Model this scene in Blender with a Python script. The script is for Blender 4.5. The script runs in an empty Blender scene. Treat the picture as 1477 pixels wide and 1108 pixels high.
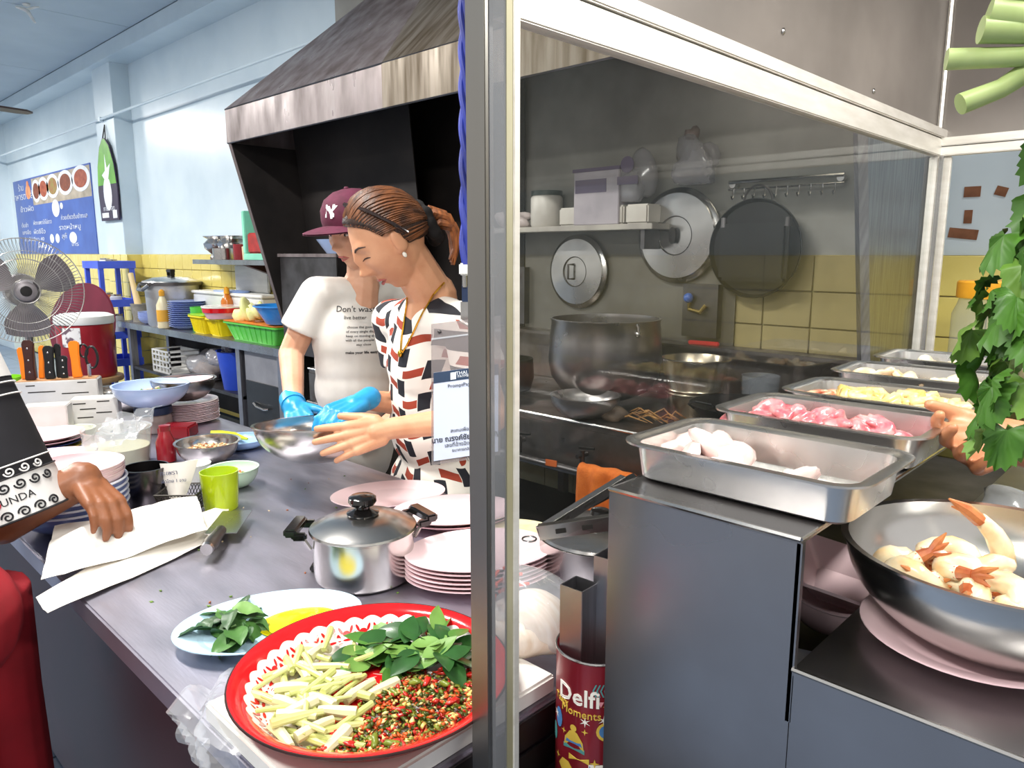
import bpy, bmesh, math, random
from mathutils import Vector, Matrix, Euler
from mathutils.bvhtree import BVHTree
R = random.Random(7)
PI = math.pi
SC = bpy.context.scene
COL = SC.collection

# ------------------------------------------------------------------ camera
cam = bpy.data.cameras.new('camera'); co = bpy.data.objects.new('camera', cam); COL.objects.link(co)
co.location = (0, 0, 1.44); co.rotation_euler = (math.radians(90 - 9.965), 0, math.radians(44.1))
cam.sensor_width = 36; cam.lens = 1070 * 36 / 1477; cam.clip_start = .02
SC.camera = co
# ------------------------------------------------------------------ world, lights, exposure
w = bpy.data.worlds.new('world'); SC.world = w; w.use_nodes = True
w.node_tree.nodes['Background'].inputs[0].default_value = (1, .98, .96, 1)
w.node_tree.nodes['Background'].inputs[1].default_value = .5
def area(name, loc, size, power, rot=(0, 0, 0), col=(1, .97, .92)):
    l = bpy.data.lights.new(name, 'AREA'); l.shape = 'RECTANGLE'; l.size, l.size_y = size
    l.energy = power; l.color = col
    o = bpy.data.objects.new(name, l); COL.objects.link(o); o.location = loc; o.rotation_euler = rot
    return o
area('tube_light_shop', (-2.2, .3, 3.3), (1.25, .12), 72)
area('tube_light_shop', (-5.2, .1, 3.3), (1.25, .12), 88)
area('tube_light_shop', (-8.2, .2, 3.3), (1.25, .12), 110)
area('tube_light_shop', (-11.5, .9, 3.3), (1.25, .12), 110)
area('tube_light_cabinet', (.28, 1.15, 2.27), (.14, 1.2), 24, (0, math.radians(18), 0), (1, .98, .93))
area('tube_light_awning', (-.5, -.75, 2.75), (1.25, .12), 33, (math.radians(30), 0, 0))
area('tube_light_stove', (-1.15, 2.5, 2.3), (.6, .1), .7, col=(1, .9, .72))
area('rear_wall_fill', (.35, 2.3, 3.2), (1.25, .12), 14)  # added fill lamp, brightens the pale wall right of the hood
SC.view_settings.view_transform = 'Standard'; SC.view_settings.look = 'None'
SC.view_settings.exposure = .66; SC.view_settings.gamma = 1; SC.view_settings.use_curve_mapping = False

# ------------------------------------------------------------------ materials
def lin(h):
    if isinstance(h, str):
        h = h.lstrip('#'); r = [int(h[i:i + 2], 16) / 255 for i in (0, 2, 4)]
        return tuple(x / 12.92 if x <= .04045 else ((x + .055) / 1.055) ** 2.4 for x in r) + (1,)
    return tuple(h) + (1,) if len(h) == 3 else tuple(h)
MC = {}
def mat(name, col, rough=.5, metal=0, col2=None, ns=8, st=(1, 1, 1), bump=0, bs=60, bst=(1, 1, 1), trans=0, alpha=1,
        coat=0, sub=0, emit=0, lo=.35, hi=.65, spec=.5, ior=1.45, det=4, rv=0):
    if name in MC: return MC[name]
    m = bpy.data.materials.new(name); m.use_nodes = True; nt = m.node_tree; N = nt.nodes; L = nt.links
    b = N['Principled BSDF']; b.inputs['Base Color'].default_value = lin(col)
    b.inputs['Roughness'].default_value = rough; b.inputs['Metallic'].default_value = metal
    b.inputs['Specular IOR Level'].default_value = spec; b.inputs['IOR'].default_value = ior
    if trans: b.inputs['Transmission Weight'].default_value = trans
    if alpha < 1: b.inputs['Alpha'].default_value = alpha
    if coat: b.inputs['Coat Weight'].default_value = coat; b.inputs['Coat Roughness'].default_value = .08
    if sub:
        b.inputs['Subsurface Weight'].default_value = sub; b.inputs['Subsurface Radius'].default_value = (.012, .005, .003)
        b.inputs['Subsurface Scale'].default_value = 1
    if emit: b.inputs['Emission Color'].default_value = lin(col); b.inputs['Emission Strength'].default_value = emit
    tc = N.new('ShaderNodeTexCoord')
    def noise(sc, stx, d):
        mp = N.new('ShaderNodeMapping'); mp.inputs['Scale'].default_value = stx; L.new(tc.outputs['Object'], mp.inputs[0])
        n = N.new('ShaderNodeTexNoise'); n.inputs['Scale'].default_value = sc; n.inputs['Detail'].default_value = d
        L.new(mp.outputs[0], n.inputs['Vector']); return n
    if col2 is None:
        c = lin(col); col2 = tuple(x * .86 for x in c[:3])
    n = noise(ns, st, det)
    rp = N.new('ShaderNodeValToRGB'); rp.color_ramp.elements[0].position = lo; rp.color_ramp.elements[1].position = hi
    rp.color_ramp.elements[0].color = lin(col); rp.color_ramp.elements[1].color = lin(col2)
    L.new(n.outputs[0], rp.inputs[0]); L.new(rp.outputs[0], b.inputs['Base Color'])
    if rv:
        mr = N.new('ShaderNodeMapRange'); mr.inputs[3].default_value = rough - rv; mr.inputs[4].default_value = rough + rv
        mr.inputs[1].default_value = .3; mr.inputs[2].default_value = .7
        L.new(n.outputs[0], mr.inputs[0]); L.new(mr.outputs[0], b.inputs['Roughness'])
    if bump:
        n2 = noise(bs, bst, 3); bp = N.new('ShaderNodeBump'); bp.inputs['Strength'].default_value = bump
        bp.inputs['Distance'].default_value = .004
        L.new(n2.outputs[0], bp.inputs['Height']); L.new(bp.outputs[0], b.inputs['Normal'])
    MC[name] = m; return m
def film(name, tint, dust, dustcol, gloss=.5, rough=.05, clear=None):
    """clear sheet: transparent body, grey dust film, fresnel reflection"""
    if name in MC: return MC[name]
    m = bpy.data.materials.new(name); m.use_nodes = True; nt = m.node_tree; N = nt.nodes; L = nt.links
    for n in list(N):
        if n.type == 'BSDF_PRINCIPLED': N.remove(n)
    out = [n for n in N if n.type == 'OUTPUT_MATERIAL'][0]
    t = N.new('ShaderNodeBsdfTransparent'); t.inputs[0].default_value = lin(tint)
    d = N.new('ShaderNodeBsdfDiffuse'); d.inputs[0].default_value = lin(dustcol)
    g = N.new('ShaderNodeBsdfGlossy'); g.inputs[0].default_value = (gloss, gloss, gloss, 1); g.inputs[1].default_value = rough
    tc = N.new('ShaderNodeTexCoord'); nz = N.new('ShaderNodeTexNoise'); nz.inputs['Scale'].default_value = 3; nz.inputs['Detail'].default_value = 5
    L.new(tc.outputs['Object'], nz.inputs['Vector'])
    mr = N.new('ShaderNodeMapRange'); mr.inputs[1].default_value = .3; mr.inputs[2].default_value = .7
    mr.inputs[3].default_value = dust * .6; mr.inputs[4].default_value = dust * 1.4; L.new(nz.outputs[0], mr.inputs[0])
    m1 = N.new('ShaderNodeMixShader'); L.new(mr.outputs[0], m1.inputs[0]); L.new(t.outputs[0], m1.inputs[1]); L.new(d.outputs[0], m1.inputs[2])
    fr = N.new('ShaderNodeFresnel'); fr.inputs[0].default_value = 1.45
    ge = N.new('ShaderNodeNewGeometry'); su = N.new('ShaderNodeMath'); su.operation = 'SUBTRACT'; su.inputs[0].default_value = 1; L.new(ge.outputs['Backfacing'], su.inputs[1])
    mu = N.new('ShaderNodeMath'); mu.operation = 'MULTIPLY'; L.new(fr.outputs[0], mu.inputs[0]); L.new(su.outputs[0], mu.inputs[1])
    m2 = N.new('ShaderNodeMixShader'); L.new(mu.outputs[0], m2.inputs[0]); L.new(m1.outputs[0], m2.inputs[1]); L.new(g.outputs[0], m2.inputs[2])
    L.new(m2.outputs[0], out.inputs[0]); MC[name] = m; return m

steel = mat('stainless_steel', '#c9c7c4', .24, 1, '#a9a6a3', ns=5, rv=.07, bump=.03, bs=40)
steel_b = mat('brushed_steel', '#b9b8bb', .36, 1, '#9c9a9e', ns=6, st=(1, 14, 1), rv=.06, bump=.05, bs=90, bst=(1, 20, 1))
steel_top = mat('worn_steel_top', '#bcb9c4', .45, 1, '#a29fab', ns=4, st=(1, 4, 1), rv=.1, bump=.05, bs=30, bst=(1, 8, 1))
steel_d = mat('dark_steel', '#6e6b6c', .42, 1, '#4a4746', ns=5, rv=.1)
alu = mat('aluminium_frame', '#e9e6df', .42, .55, '#d6d2c9', ns=9, st=(1, 1, 5), rv=.08)
fasc = mat('fascia_steel', '#918b86', .36, .7, '#7f7974', ns=3, rv=.08)
hoodm = mat('greasy_hood_metal', '#8d8281', .4, .35, '#5a4e4c', ns=5, st=(2, 2, .6), rv=.14, bump=.15, bs=14, lo=.3, hi=.75)
hoodg = mat('drip_stained_hood_metal', '#7f7568', .42, .4, '#4a3c26', ns=7, st=(3.5, .6, .3), rv=.12, lo=.35, hi=.7)
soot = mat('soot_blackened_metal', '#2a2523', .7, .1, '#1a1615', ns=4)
black_p = mat('black_plastic', '#141414', .35, 0, '#1d1d1d', ns=10)
white_p = mat('white_plastic', '#e9e9e6', .4, 0, '#dad9d4', ns=7)
pinkm = mat('pink_melamine', '#f6dadd', .22, 0, '#f1d0d5', ns=4, coat=.3)
pinkr = mat('pink_melamine_deep', '#ecbfc7', .25, 0, '#e2b0ba', ns=4, coat=.3)
bluem = mat('pale_blue_melamine', '#b9cdef', .25, 0, '#a9bfe6', ns=4, coat=.3)
bluep = mat('sky_blue_melamine', '#c3e1f2', .22, 0, '#b4d6ea', ns=4, coat=.3)
navym = mat('navy_melamine', '#2b3f86', .3, 0, '#22336f', ns=6, coat=.3)
paleg = mat('pale_green_melamine', '#cfead2', .25, 0, '#bfdcc2', ns=5, coat=.3)
skin_w = mat('skin_fair', '#d9a27e', .48, 0, '#cb906c', ns=14, sub=.08, bump=.05, bs=180)
skin_l = mat('skin_light', '#dfae90', .48, 0, '#d19b7c', ns=14, sub=.08, bump=.05, bs=180)
skin_d = mat('skin_tan', '#8a5638', .45, 0, '#7a4a2f', ns=14, sub=.06, bump=.06, bs=180)
skin_r = mat('skin_ruddy', '#b9805c', .42, 0, '#a86d4b', ns=16, sub=.06, bump=.08, bs=160)
darkhair = mat('dark_brown_hair', '#3a2418', .45, 0, '#1c120d', ns=30, st=(1, 5, 1), bump=.3, bs=120, bst=(1, 6, 1))
brownhair = mat('auburn_hair', '#7a4a2a', .45, 0, '#3d2416', ns=22, st=(4, 1, 1), bump=.3, bs=110, bst=(6, 1, 1))

# ------------------------------------------------------------------ mesh helpers
class MB:
    def __init__(s): s.v = []; s.f = []
    def add(s, vs, fs):
        o = len(s.v); s.v += [tuple(p) for p in vs]; s.f += [tuple(i + o for i in q) for q in fs]; return s
    def box(s, c, d, rz=0, rot=None):
        x, y, z = (k / 2 for k in d); m = rot if rot is not None else Matrix.Rotation(rz, 3, 'Z'); c = Vector(c)
        vs = [c + m @ Vector(p) for p in ((-x, -y, -z), (x, -y, -z), (x, y, -z), (-x, y, -z), (-x, -y, z), (x, -y, z), (x, y, z), (-x, y, z))]
        return s.add(vs, [(0, 3, 2, 1), (4, 5, 6, 7), (0, 1, 5, 4), (1, 2, 6, 5), (2, 3, 7, 6), (3, 0, 4, 7)])
    def bb(s, a, b): return s.box([(p + q) / 2 for p, q in zip(a, b)], [abs(q - p) for p, q in zip(a, b)])
    def cyl(s, a, b, r0, r1=None, n=16, cap=True):
        r1 = r0 if r1 is None else r1; return s.tube([a, b], [r0, r1], n, cap)
    def tube(s, pts, r, n=8, cap=True, closed=False):
        P = [Vector(p) for p in pts]; k = len(P); rr = r if isinstance(r, (list, tuple)) else [r] * k
        vs = []; fs = []; prev = None
        for i, p in enumerate(P):
            if closed: t = P[(i + 1) % k] - P[i - 1]
            else: t = P[min(i + 1, k - 1)] - P[max(i - 1, 0)]
            if t.length < 1e-9: t = Vector((0, 0, 1))
            t.normalize()
            if prev is None:
                a = Vector((0, 0, 1)) if abs(t.z) < .9 else Vector((1, 0, 0)); x = t.cross(a).normalized()
            else:
                x = prev - t * prev.dot(t)
                x = x.normalized() if x.length > 1e-6 else t.orthogonal().normalized()
            prev = x; y = t.cross(x)
            for j in range(n):
                an = 2 * PI * j / n; vs.append(p + (x * math.cos(an) + y * math.sin(an)) * rr[i])
        m = k if closed else k - 1
        for i in range(m):
            for j in range(n):
                a = i * n + j; b = i * n + (j + 1) % n; c = ((i + 1) % k) * n + (j + 1) % n; d = ((i + 1) % k) * n + j
                fs.append((a, b, c, d))
        if cap and not closed: fs += [tuple(range(n - 1, -1, -1)), tuple(range((k - 1) * n, k * n))]
        return s.add(vs, fs)
    def lathe(s, prof, n=32, c=(0, 0, 0), sx=1, sy=1, close=False):
        vs = []; fs = []; k = len(prof)
        for r, z in prof:
            for j in range(n):
                an = 2 * PI * j / n; vs.append((c[0] + r * math.cos(an) * sx, c[1] + r * math.sin(an) * sy, c[2] + z))
        for i in range(k if close else k - 1):
            for j in range(n):
                a = i * n + j; b = i * n + (j + 1) % n; i2 = (i + 1) % k
                fs.append((a, b, i2 * n + (j + 1) % n, i2 * n + j))
        if not close:
            fs += [tuple(range(n - 1, -1, -1)), tuple(range((k - 1) * n, k * n))]
        return s.add(vs, fs)
    def ell(s, c, r, rot=None, n=12):
        m = rot if rot is not None else Matrix.Identity(3); c = Vector(c); vs = []; fs = []; h = max(4, n // 2 + 1)
        vs.append(c + m @ Vector((0, 0, -r[2])))
        for i in range(1, h):
            la = -PI / 2 + PI * i / h
            for j in range(n):
                an = 2 * PI * j / n
                vs.append(c + m @ Vector((r[0] * math.cos(la) * math.cos(an), r[1] * math.cos(la) * math.sin(an), r[2] * math.sin(la))))
        vs.append(c + m @ Vector((0, 0, r[2]))); T = len(vs) - 1
        for j in range(n):
            fs.append((0, 1 + (j + 1) % n, 1 + j)); fs.append((T, T - n + j, T - n + (j + 1) % n))
        for i in range(h - 2):
            for j in range(n):
                a = 1 + i * n + j; b = 1 + i * n + (j + 1) % n; fs.append((a, b, b + n, a + n))
        return s.add(vs, fs)
    def prism(s, poly, a, b, ax='y'):
        """poly 2D extruded along an axis from a to b: ax y -> poly is (x,z); x -> (y,z); z -> (x,y)"""
        k = len(poly)
        def P(p, t): return {'y': (p[0], t, p[1]), 'x': (t, p[0], p[1]), 'z': (p[0], p[1], t)}[ax]
        vs = [P(p, a) for p in poly] + [P(p, b) for p in poly]
        fs = [tuple(range(k - 1, -1, -1)), tuple(range(k, 2 * k))] + [(i, (i + 1) % k, k + (i + 1) % k, k + i) for i in range(k)]
        return s.add(vs, fs)
    def cap(s, a, b, r0, r1, n=12):
        """tapered capsule"""
        a = Vector(a); b = Vector(b)
        s.ell(a, (r0,) * 3, n=n); s.ell(b, (r1,) * 3, n=n); return s.tube([a, b], [r0, r1], n)
    def xf(s, m): s.v = [tuple(m @ Vector(p)) for p in s.v]; return s
    def mesh(s, name, m, smooth=True, ang=38, bevel=0, seg=2):
        me = bpy.data.meshes.new(name); bm = bmesh.new()
        vv = [bm.verts.new(p) for p in s.v]
        for q in s.f:
            try: bm.faces.new([vv[i] for i in q])
            except ValueError: pass
        bmesh.ops.recalc_face_normals(bm, faces=bm.faces)
        if bevel:
            ed = [e for e in bm.edges if len(e.link_faces) == 2 and e.calc_face_angle(0) > .5]
            bmesh.ops.bevel(bm, geom=ed, offset=bevel, segments=seg, affect='EDGES', clamp_overlap=True)
        bm.to_mesh(me); bm.free()
        if m: me.materials.append(m)
        if smooth:
            me.shade_smooth(); me.set_sharp_from_angle(angle=math.radians(ang))
        return me
def link(name, me, parent=None, loc=None, rot=None):
    o = bpy.data.objects.new(name, me); COL.objects.link(o)
    if parent: o.parent = parent
    if loc is not None: o.location = loc
    if rot is not None: o.rotation_euler = rot if hasattr(rot, '__len__') else (0, 0, rot)
    return o
def tag(o, label, cat, group=None):
    o['label'] = label; o['category'] = cat
    if group: o['group'] = group
    return o
def thing(name, label, cat, loc=(0, 0, 0), rot=0, group=None): return tag(link(name, None, None, loc, rot), label, cat, group)
def part(name, mb, m, parent, bevel=0, loc=None, rot=None, **k):
    return link(name, mb.mesh(name, m, bevel=bevel, **k) if isinstance(mb, MB) else mb, parent, loc, rot)
def solo(name, mb, m, label, cat, loc=(0, 0, 0), rot=0, group=None, bevel=0, **k):
    return tag(part(name, mb, m, None, bevel, loc, rot, **k), label, cat, group)
def struct(name, mb, m, bevel=0, **k):
    o = part(name, mb, m, None, bevel, **k); o['kind'] = 'structure'; return o
def copy_tree(o, parent=None, loc=None, rot=None, label=None, group=None):
    c = o.copy(); COL.objects.link(c)
    if parent is not None: c.parent = parent
    if loc is not None: c.location = loc
    if rot is not None: c.rotation_euler = rot if hasattr(rot, '__len__') else (0, 0, rot)
    if label: c['label'] = label
    if group: c['group'] = group
    for ch in list(o.children): copy_tree(ch, c)
    return c
def blob(name, mb, m, parent=None, vox=.006, sm=4, loc=None):
    """union of overlapping solids as one continuous skin"""
    me = mb.mesh(name + '_src', None, smooth=False); o = bpy.data.objects.new(name + '_src', me); COL.objects.link(o)
    md = o.modifiers.new('r', 'REMESH'); md.mode = 'VOXEL'; md.voxel_size = vox; md.use_smooth_shade = True
    if sm:
        s2 = o.modifiers.new('s', 'SMOOTH'); s2.iterations = sm; s2.factor = .5
    dg = bpy.context.evaluated_depsgraph_get(); ev = o.evaluated_get(dg)
    nm = bpy.data.meshes.new_from_object(ev); nm.name = name
    bpy.data.objects.remove(o); bpy.data.meshes.remove(me)
    nm.materials.clear(); nm.materials.append(m); nm.shade_smooth()
    return link(name, nm, parent, loc)
def text_mesh(body, size, ext=.0004, align='CENTER', sx=1, bold=0):
    cu = bpy.data.curves.new('t', 'FONT'); cu.body = body; cu.size = size; cu.extrude = ext; cu.align_x = align; cu.align_y = 'CENTER'
    cu.resolution_u = 2; cu.offset = bold
    o = bpy.data.objects.new('t', cu); COL.objects.link(o)
    me = bpy.data.meshes.new_from_object(o.evaluated_get(bpy.context.evaluated_depsgraph_get()))
    bpy.data.objects.remove(o); bpy.data.curves.remove(cu)
    for v in me.vertices: v.co.x *= sx
    return me
def text_part(name, body, size, m, parent, mtx=None, fn=None, ext=.0004, align='CENTER', sx=1, bold=0):
    me = text_mesh(body, size, ext, align, sx, bold); me.name = name
    if fn:
        for v in me.vertices: v.co = fn(v.co.copy())
    if mtx is not None: me.transform(mtx)
    me.materials.clear(); me.materials.append(m)
    return link(name, me, parent)
def frame_m(o, x, y):
    """matrix with given origin, x axis and (roughly) y axis"""
    x = Vector(x).normalized(); y = Vector(y); z = x.cross(y).normalized(); y = z.cross(x)
    m = Matrix((x, y, z)).transposed().to_4x4(); m.translation = Vector(o); return m
def arc(c, r, a0, a1, n, ax=0):
    out = []
    for i in range(n + 1):
        a = a0 + (a1 - a0) * i / n; p = (r * math.cos(a), r * math.sin(a))
        out.append({0: (c[0] + p[0], c[1] + p[1], c[2]), 1: (c[0] + p[0], c[1], c[2] + p[1]), 2: (c[0], c[1] + p[0], c[2] + p[1])}[ax])
    return out
def leaf_mesh(name, L, W, m, bend=.25, fold=.15, n=7, tip=1.0, wave=0, serr=0, tc=.42):
    """leaf along +x with midrib fold and droop"""
    mb = MB(); vs = []; fs = []
    for i in range(n + 1):
        t = i / n; wv = W / 2 * (math.sin(PI * t ** (tc / .5)) ** .8 if 0 < t < 1 else .04) * (1 - .15 * t)
        if serr and 0 < i < n: wv *= (1 + serr * (1 if i % 2 else -1))
        x = L * t; z = -bend * L * t * t + wave * math.sin(t * 9)
        for k in (-1, -.5, 0, .5, 1):
            vs.append((x, k * wv, z + fold * abs(k) * wv + wave * .7 * math.sin(t * 12 + k * 2)))
    for i in range(n):
        for j in range(4):
            a = i * 5 + j; fs.append((a, a + 1, a + 6, a + 5))
    mb.add(vs, fs); me = mb.mesh(name, m, ang=80); return me

# ================================================================== THE ROOM
VW = 2.95
wallm = mat('pale_blue_gloss_paint', '#cfdde4', .28, 0, '#c3d3dc', ns=2.2, bump=.12, bs=9, coat=.15)
wallg = mat('dimmed_stove_wall_paint', '#98968f', .5, 0, '#7d7b74', ns=3, bump=.1, bs=12)  # wall colour darkened to stand for the low light around the stove
tilem = mat('yellow_glazed_tile', '#e3d27a', .22, 0, '#d6c466', ns=5, coat=.25)
tileb = mat('greyed_beige_tile', '#9d9065', .35, 0, '#857a58', ns=4, coat=.15)  # darker, greyer tone of the yellow tile for the stove stretch
grout = mat('tile_grout', '#b7ac77', .8, 0, '#9f9468', ns=20)
ceilm = mat('grey_blue_ceiling_board', '#b9c6cf', .55, 0, '#aebcc6', ns=1.5)
floorm = mat('blue_grey_floor_tile', '#76869d', .35, 0, '#66768d', ns=4)
flg = mat('floor_grout', '#50627c', .8, 0, '#44546b', ns=9)
wb = struct('wall_back', MB().bb((-14.6, VW + .012, 0), (-4.5, VW + .2, 3.45)).bb((-.8, VW + .012, 0), (2.5, VW + .2, 3.45)), wallm)
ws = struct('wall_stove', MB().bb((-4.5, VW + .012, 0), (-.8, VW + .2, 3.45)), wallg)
struct('wall_far', MB().bb((-14.8, -4, 0), (-14.6, VW + .2, 3.45)), wallm)
# tiles: each tile of the seen stretches is a piece; the far and hidden rest is one part
TW, TH = .2, .1435
tm1 = MB().bb((-TW / 2 + .0025, -.012, .0025), (TW / 2 - .0025, 0, TH - .0025)).mesh('tile', tilem, bevel=.002, seg=1)
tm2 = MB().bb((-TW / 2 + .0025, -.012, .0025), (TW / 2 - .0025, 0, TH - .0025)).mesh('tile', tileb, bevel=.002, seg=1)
part('tile_grout', MB().bb((-14.6, VW + .002, 0), (-4.5, VW + .0118, 1.435)).bb((-.8, VW + .002, 0), (2.5, VW + .0118, 1.435)), grout, wb)
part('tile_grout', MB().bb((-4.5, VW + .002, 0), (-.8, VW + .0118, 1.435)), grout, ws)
rest = MB(); restb = MB()
for i in range(86):
    x = -14.5 + i * TW
    for k in range(10):
        z = k * TH; near = x > -4.5 and x < -.8
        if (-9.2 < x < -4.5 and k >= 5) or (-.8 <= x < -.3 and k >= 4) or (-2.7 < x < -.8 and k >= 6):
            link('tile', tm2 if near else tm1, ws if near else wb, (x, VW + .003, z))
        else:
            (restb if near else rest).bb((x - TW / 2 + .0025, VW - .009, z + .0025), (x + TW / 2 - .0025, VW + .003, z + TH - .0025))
o = part('tile_field', rest, tilem, wb, smooth=False); o['kind'] = 'stuff'
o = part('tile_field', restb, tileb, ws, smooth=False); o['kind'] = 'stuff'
# pilasters, beam, cable pipe
tr1_ = struct('trim_1', MB().bb((-8.75, VW - .16, 0), (-8.22, VW + .02, 3.32)).bb((-14.5, VW - .16, 0), (-13.25, VW + .02, 3.32)), wallm, bevel=.004)
for k in range(10):
    for j in range(3): link('tile', tm1, tr1_, (-8.65 + j * TW - .002, VW - .160, k * TH)).scale = (.9, 1, 1)
    link('tile', tm1, tr1_, (-8.208 - .012, VW - .075, k * TH), (0, 0, PI / 2)).scale = (.72, 1, 1)
struct('trim_2', MB().bb((-14.6, VW - .23, 3.3), (2.5, VW + .1, 3.44)), wallm, bevel=.004)
struct('trim_3', MB().tube([(-14.4, VW - .185, 2.79), (-4.2, VW - .185, 2.79)], .014, 8).bb((-8.56, VW - .2, 2.77), (-8.5, VW - .16, 2.81)), wallm)
# ceiling boards
cl = struct('ceiling', MB().bb((-14.8, -4, 3.45), (1.2, VW + .2, 3.6)), ceilm)
bx = MB().bb((-1.195, -.795, -.012), (1.195, .795, 0)).mesh('ceiling_board', ceilm, bevel=.003, seg=1)
for i in range(6):
    for j in range(4): link('ceiling_board', bx, cl, (-13.4 + i * 2.4, 1.92 - j * 1.6, 3.45))
# floor
fl = struct('floor', MB().bb((-14.8, -4, -.1), (3, VW + .2, -.012)), flg)
ft = MB().bb((-.198, -.198, -.012), (.198, .198, 0)).mesh('floor_tile', floorm, bevel=.003, seg=1)
frest = MB()
for i in range(44):
    for j in range(17):
        x = -14.5 + i * .4; y = -3.7 + j * .4
        if -3.4 < x < -.2 and -.9 < y < 1: link('floor_tile', ft, fl, (x, y, 0))
        else: frest.bb((x - .198, y - .198, -.012), (x + .198, y + .198, 0))
o = part('floor_tile_field', frest, floorm, fl, smooth=False); o['kind'] = 'stuff'

# ------------------------------------------------------------------ hood
HU0, HU1, HV = -4.53, -.82, 2.18
h = thing('range_hood', 'big greasy brown metal range hood over the stove with slanted side panels', 'range hood', (0, 0, 0))
def sheet(pts, t=.006):
    """thin solid plate from a planar polygon"""
    P = [Vector(p) for p in pts]; n = (P[1] - P[0]).cross(P[2] - P[0]).normalized() * t; k = len(P); mb = MB()
    mb.add(P + [p + n for p in P], [tuple(range(k - 1, -1, -1)), tuple(range(k, 2 * k))] + [(i, (i + 1) % k, k + (i + 1) % k, k + i) for i in range(k)])
    return mb
UB = -2.94
part('front_lip', sheet([(HU0, HV, 2.105), (UB, HV, 2.105), (UB, HV, 2.3), (HU0, HV, 2.3)]), hoodm, h)
part('front_lip', sheet([(UB, HV - .002, 2.105), (HU1, HV - .002, 2.105), (HU1, HV - .002, 2.3), (UB, HV - .002, 2.3)]), hoodg, h, )
part('lip_edge', MB().tube([(HU0, HV - .004, 2.3), (HU1, HV - .004, 2.3)], .005, 6).tube([(HU0, HV, 2.105), (HU1, HV, 2.105)], .006, 6), steel_d, h)
part('side_lip', sheet([(HU0, HV, 2.105), (HU0, HV, 2.3), (HU0, VW, 2.3), (HU0, VW, 2.105)]), hoodm, h)
part('side_lip', sheet([(HU1, HV, 2.105), (HU1, HV, 2.3), (HU1, VW, 2.3), (HU1, VW, 2.105)]), hoodm, h)
part('slope_panel', sheet([(HU0, HV, 2.3), (UB, HV, 2.3), (-3.34, 2.9, 3.0), (-3.96, 2.9, 3.0)]), hoodm, h)
part('slope_panel', sheet([(UB, HV - .001, 2.3), (HU1, HV - .001, 2.3), (-1.5, 2.899, 3.0), (-3.34, 2.899, 3.0)]), hoodg, h)
part('end_slope', sheet([(HU0, HV, 2.3), (-3.96, 2.9, 3.0), (-3.96, VW, 3.0), (HU0, VW, 2.3)]), hoodm, h)
part('end_slope', sheet([(HU1, HV, 2.3), (HU1, VW, 2.3), (-1.5, VW, 3.0), (-1.5, 2.9, 3.0)]), hoodm, h)
for u, s in ((HU0 + .02, 1), (HU1, -1)):
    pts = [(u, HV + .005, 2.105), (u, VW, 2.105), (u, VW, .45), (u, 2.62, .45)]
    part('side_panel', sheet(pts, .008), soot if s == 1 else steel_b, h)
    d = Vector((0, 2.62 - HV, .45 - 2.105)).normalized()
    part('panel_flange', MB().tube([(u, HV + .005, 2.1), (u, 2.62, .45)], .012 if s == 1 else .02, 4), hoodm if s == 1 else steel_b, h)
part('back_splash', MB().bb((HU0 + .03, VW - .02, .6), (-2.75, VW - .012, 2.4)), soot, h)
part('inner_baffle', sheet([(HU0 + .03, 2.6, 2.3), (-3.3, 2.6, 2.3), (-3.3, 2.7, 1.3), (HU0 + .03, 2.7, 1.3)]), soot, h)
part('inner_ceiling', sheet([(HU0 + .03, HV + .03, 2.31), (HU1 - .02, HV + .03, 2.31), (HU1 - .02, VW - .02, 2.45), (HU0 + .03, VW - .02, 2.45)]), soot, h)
part('steel_splash', MB().bb((-2.74, VW - .02, .8), (-1.52, VW - .012, 1.62)), mat('greasy_splash_sheet', '#76736c', .45, .5, '#5e5a52', ns=3, rv=.1), h)
# dark shelf box under the hood on its left
sb = thing('steel_shelf_box', 'dark grey metal box shelf standing under the range hood', 'shelf', (-4.12, 2.62, 0))
part('body', MB().bb((-.33, -.18, .8), (.33, .28, 1.42)).bb((-.3, -.15, 0), (-.25, .25, .8)).bb((.25, -.15, 0), (.3, .25, .8)), steel_d, sb, bevel=.004)
part('top_edge', MB().bb((-.34, -.19, 1.42), (.34, .29, 1.44)), hoodm, sb)
solo('plastic_basin', MB().lathe([(.1, 0), (.16, .08), (.165, .08), (.105, -.004)][::-1], 24, close=False), bluem, 'pale blue basin on the metal shelf under the hood', 'basin', (-3.95, 2.6, 1.445))

# ================================================================== GLASS FOOD CABINET
GU = -.592
glassm = film('dusty_glass', (.92, .93, .92), .02, '#8f938e', .55, .03)
hazy = film('glare_hazed_pane', (.8, .8, .82), .38, '#8d8f92', .9, .12)  # grey film paints in the glare on this narrow dusty pane
yellow_seal = mat('yellowed_sealant', '#a9a48a', .5, .3, '#8b866a', ns=12, st=(1, 1, .3))
cb = thing('glass_cabinet', 'steel framed glass food cabinet with polished fascia around the tray stand', 'cabinet', (0, 0, 0))
part('front_post', MB().bb((-.613, .561, .1), (-.583, .567, 2.3)).bb((-.613, .567, .1), (-.609, .6, 2.3)), mat('dull_post_steel', '#98958f', .36, 1, '#85827c', ns=5, st=(1, 1, .2), rv=.06), cb, bevel=.001)
part('post_pane', MB().bb((-.585, .568, .62), (-.583, .594, 2.3)), hazy, cb)
part('post_seal', MB().bb((-.586, .5925, .1), (-.582, .602, 2.3)), yellow_seal, cb)
part('post_edge', MB().bb((-.592, .602, .1), (-.58, .612, 2.3)), alu, cb, bevel=.001)
part('lower_rail', MB().bb((-.61, .562, .66), (1.0, .6, .705)), steel_d, cb, bevel=.003)
part('end_beam', MB().bb((-.616, .6, 1.69), (GU, 2.24, 1.733)), alu, cb, bevel=.002)
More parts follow.
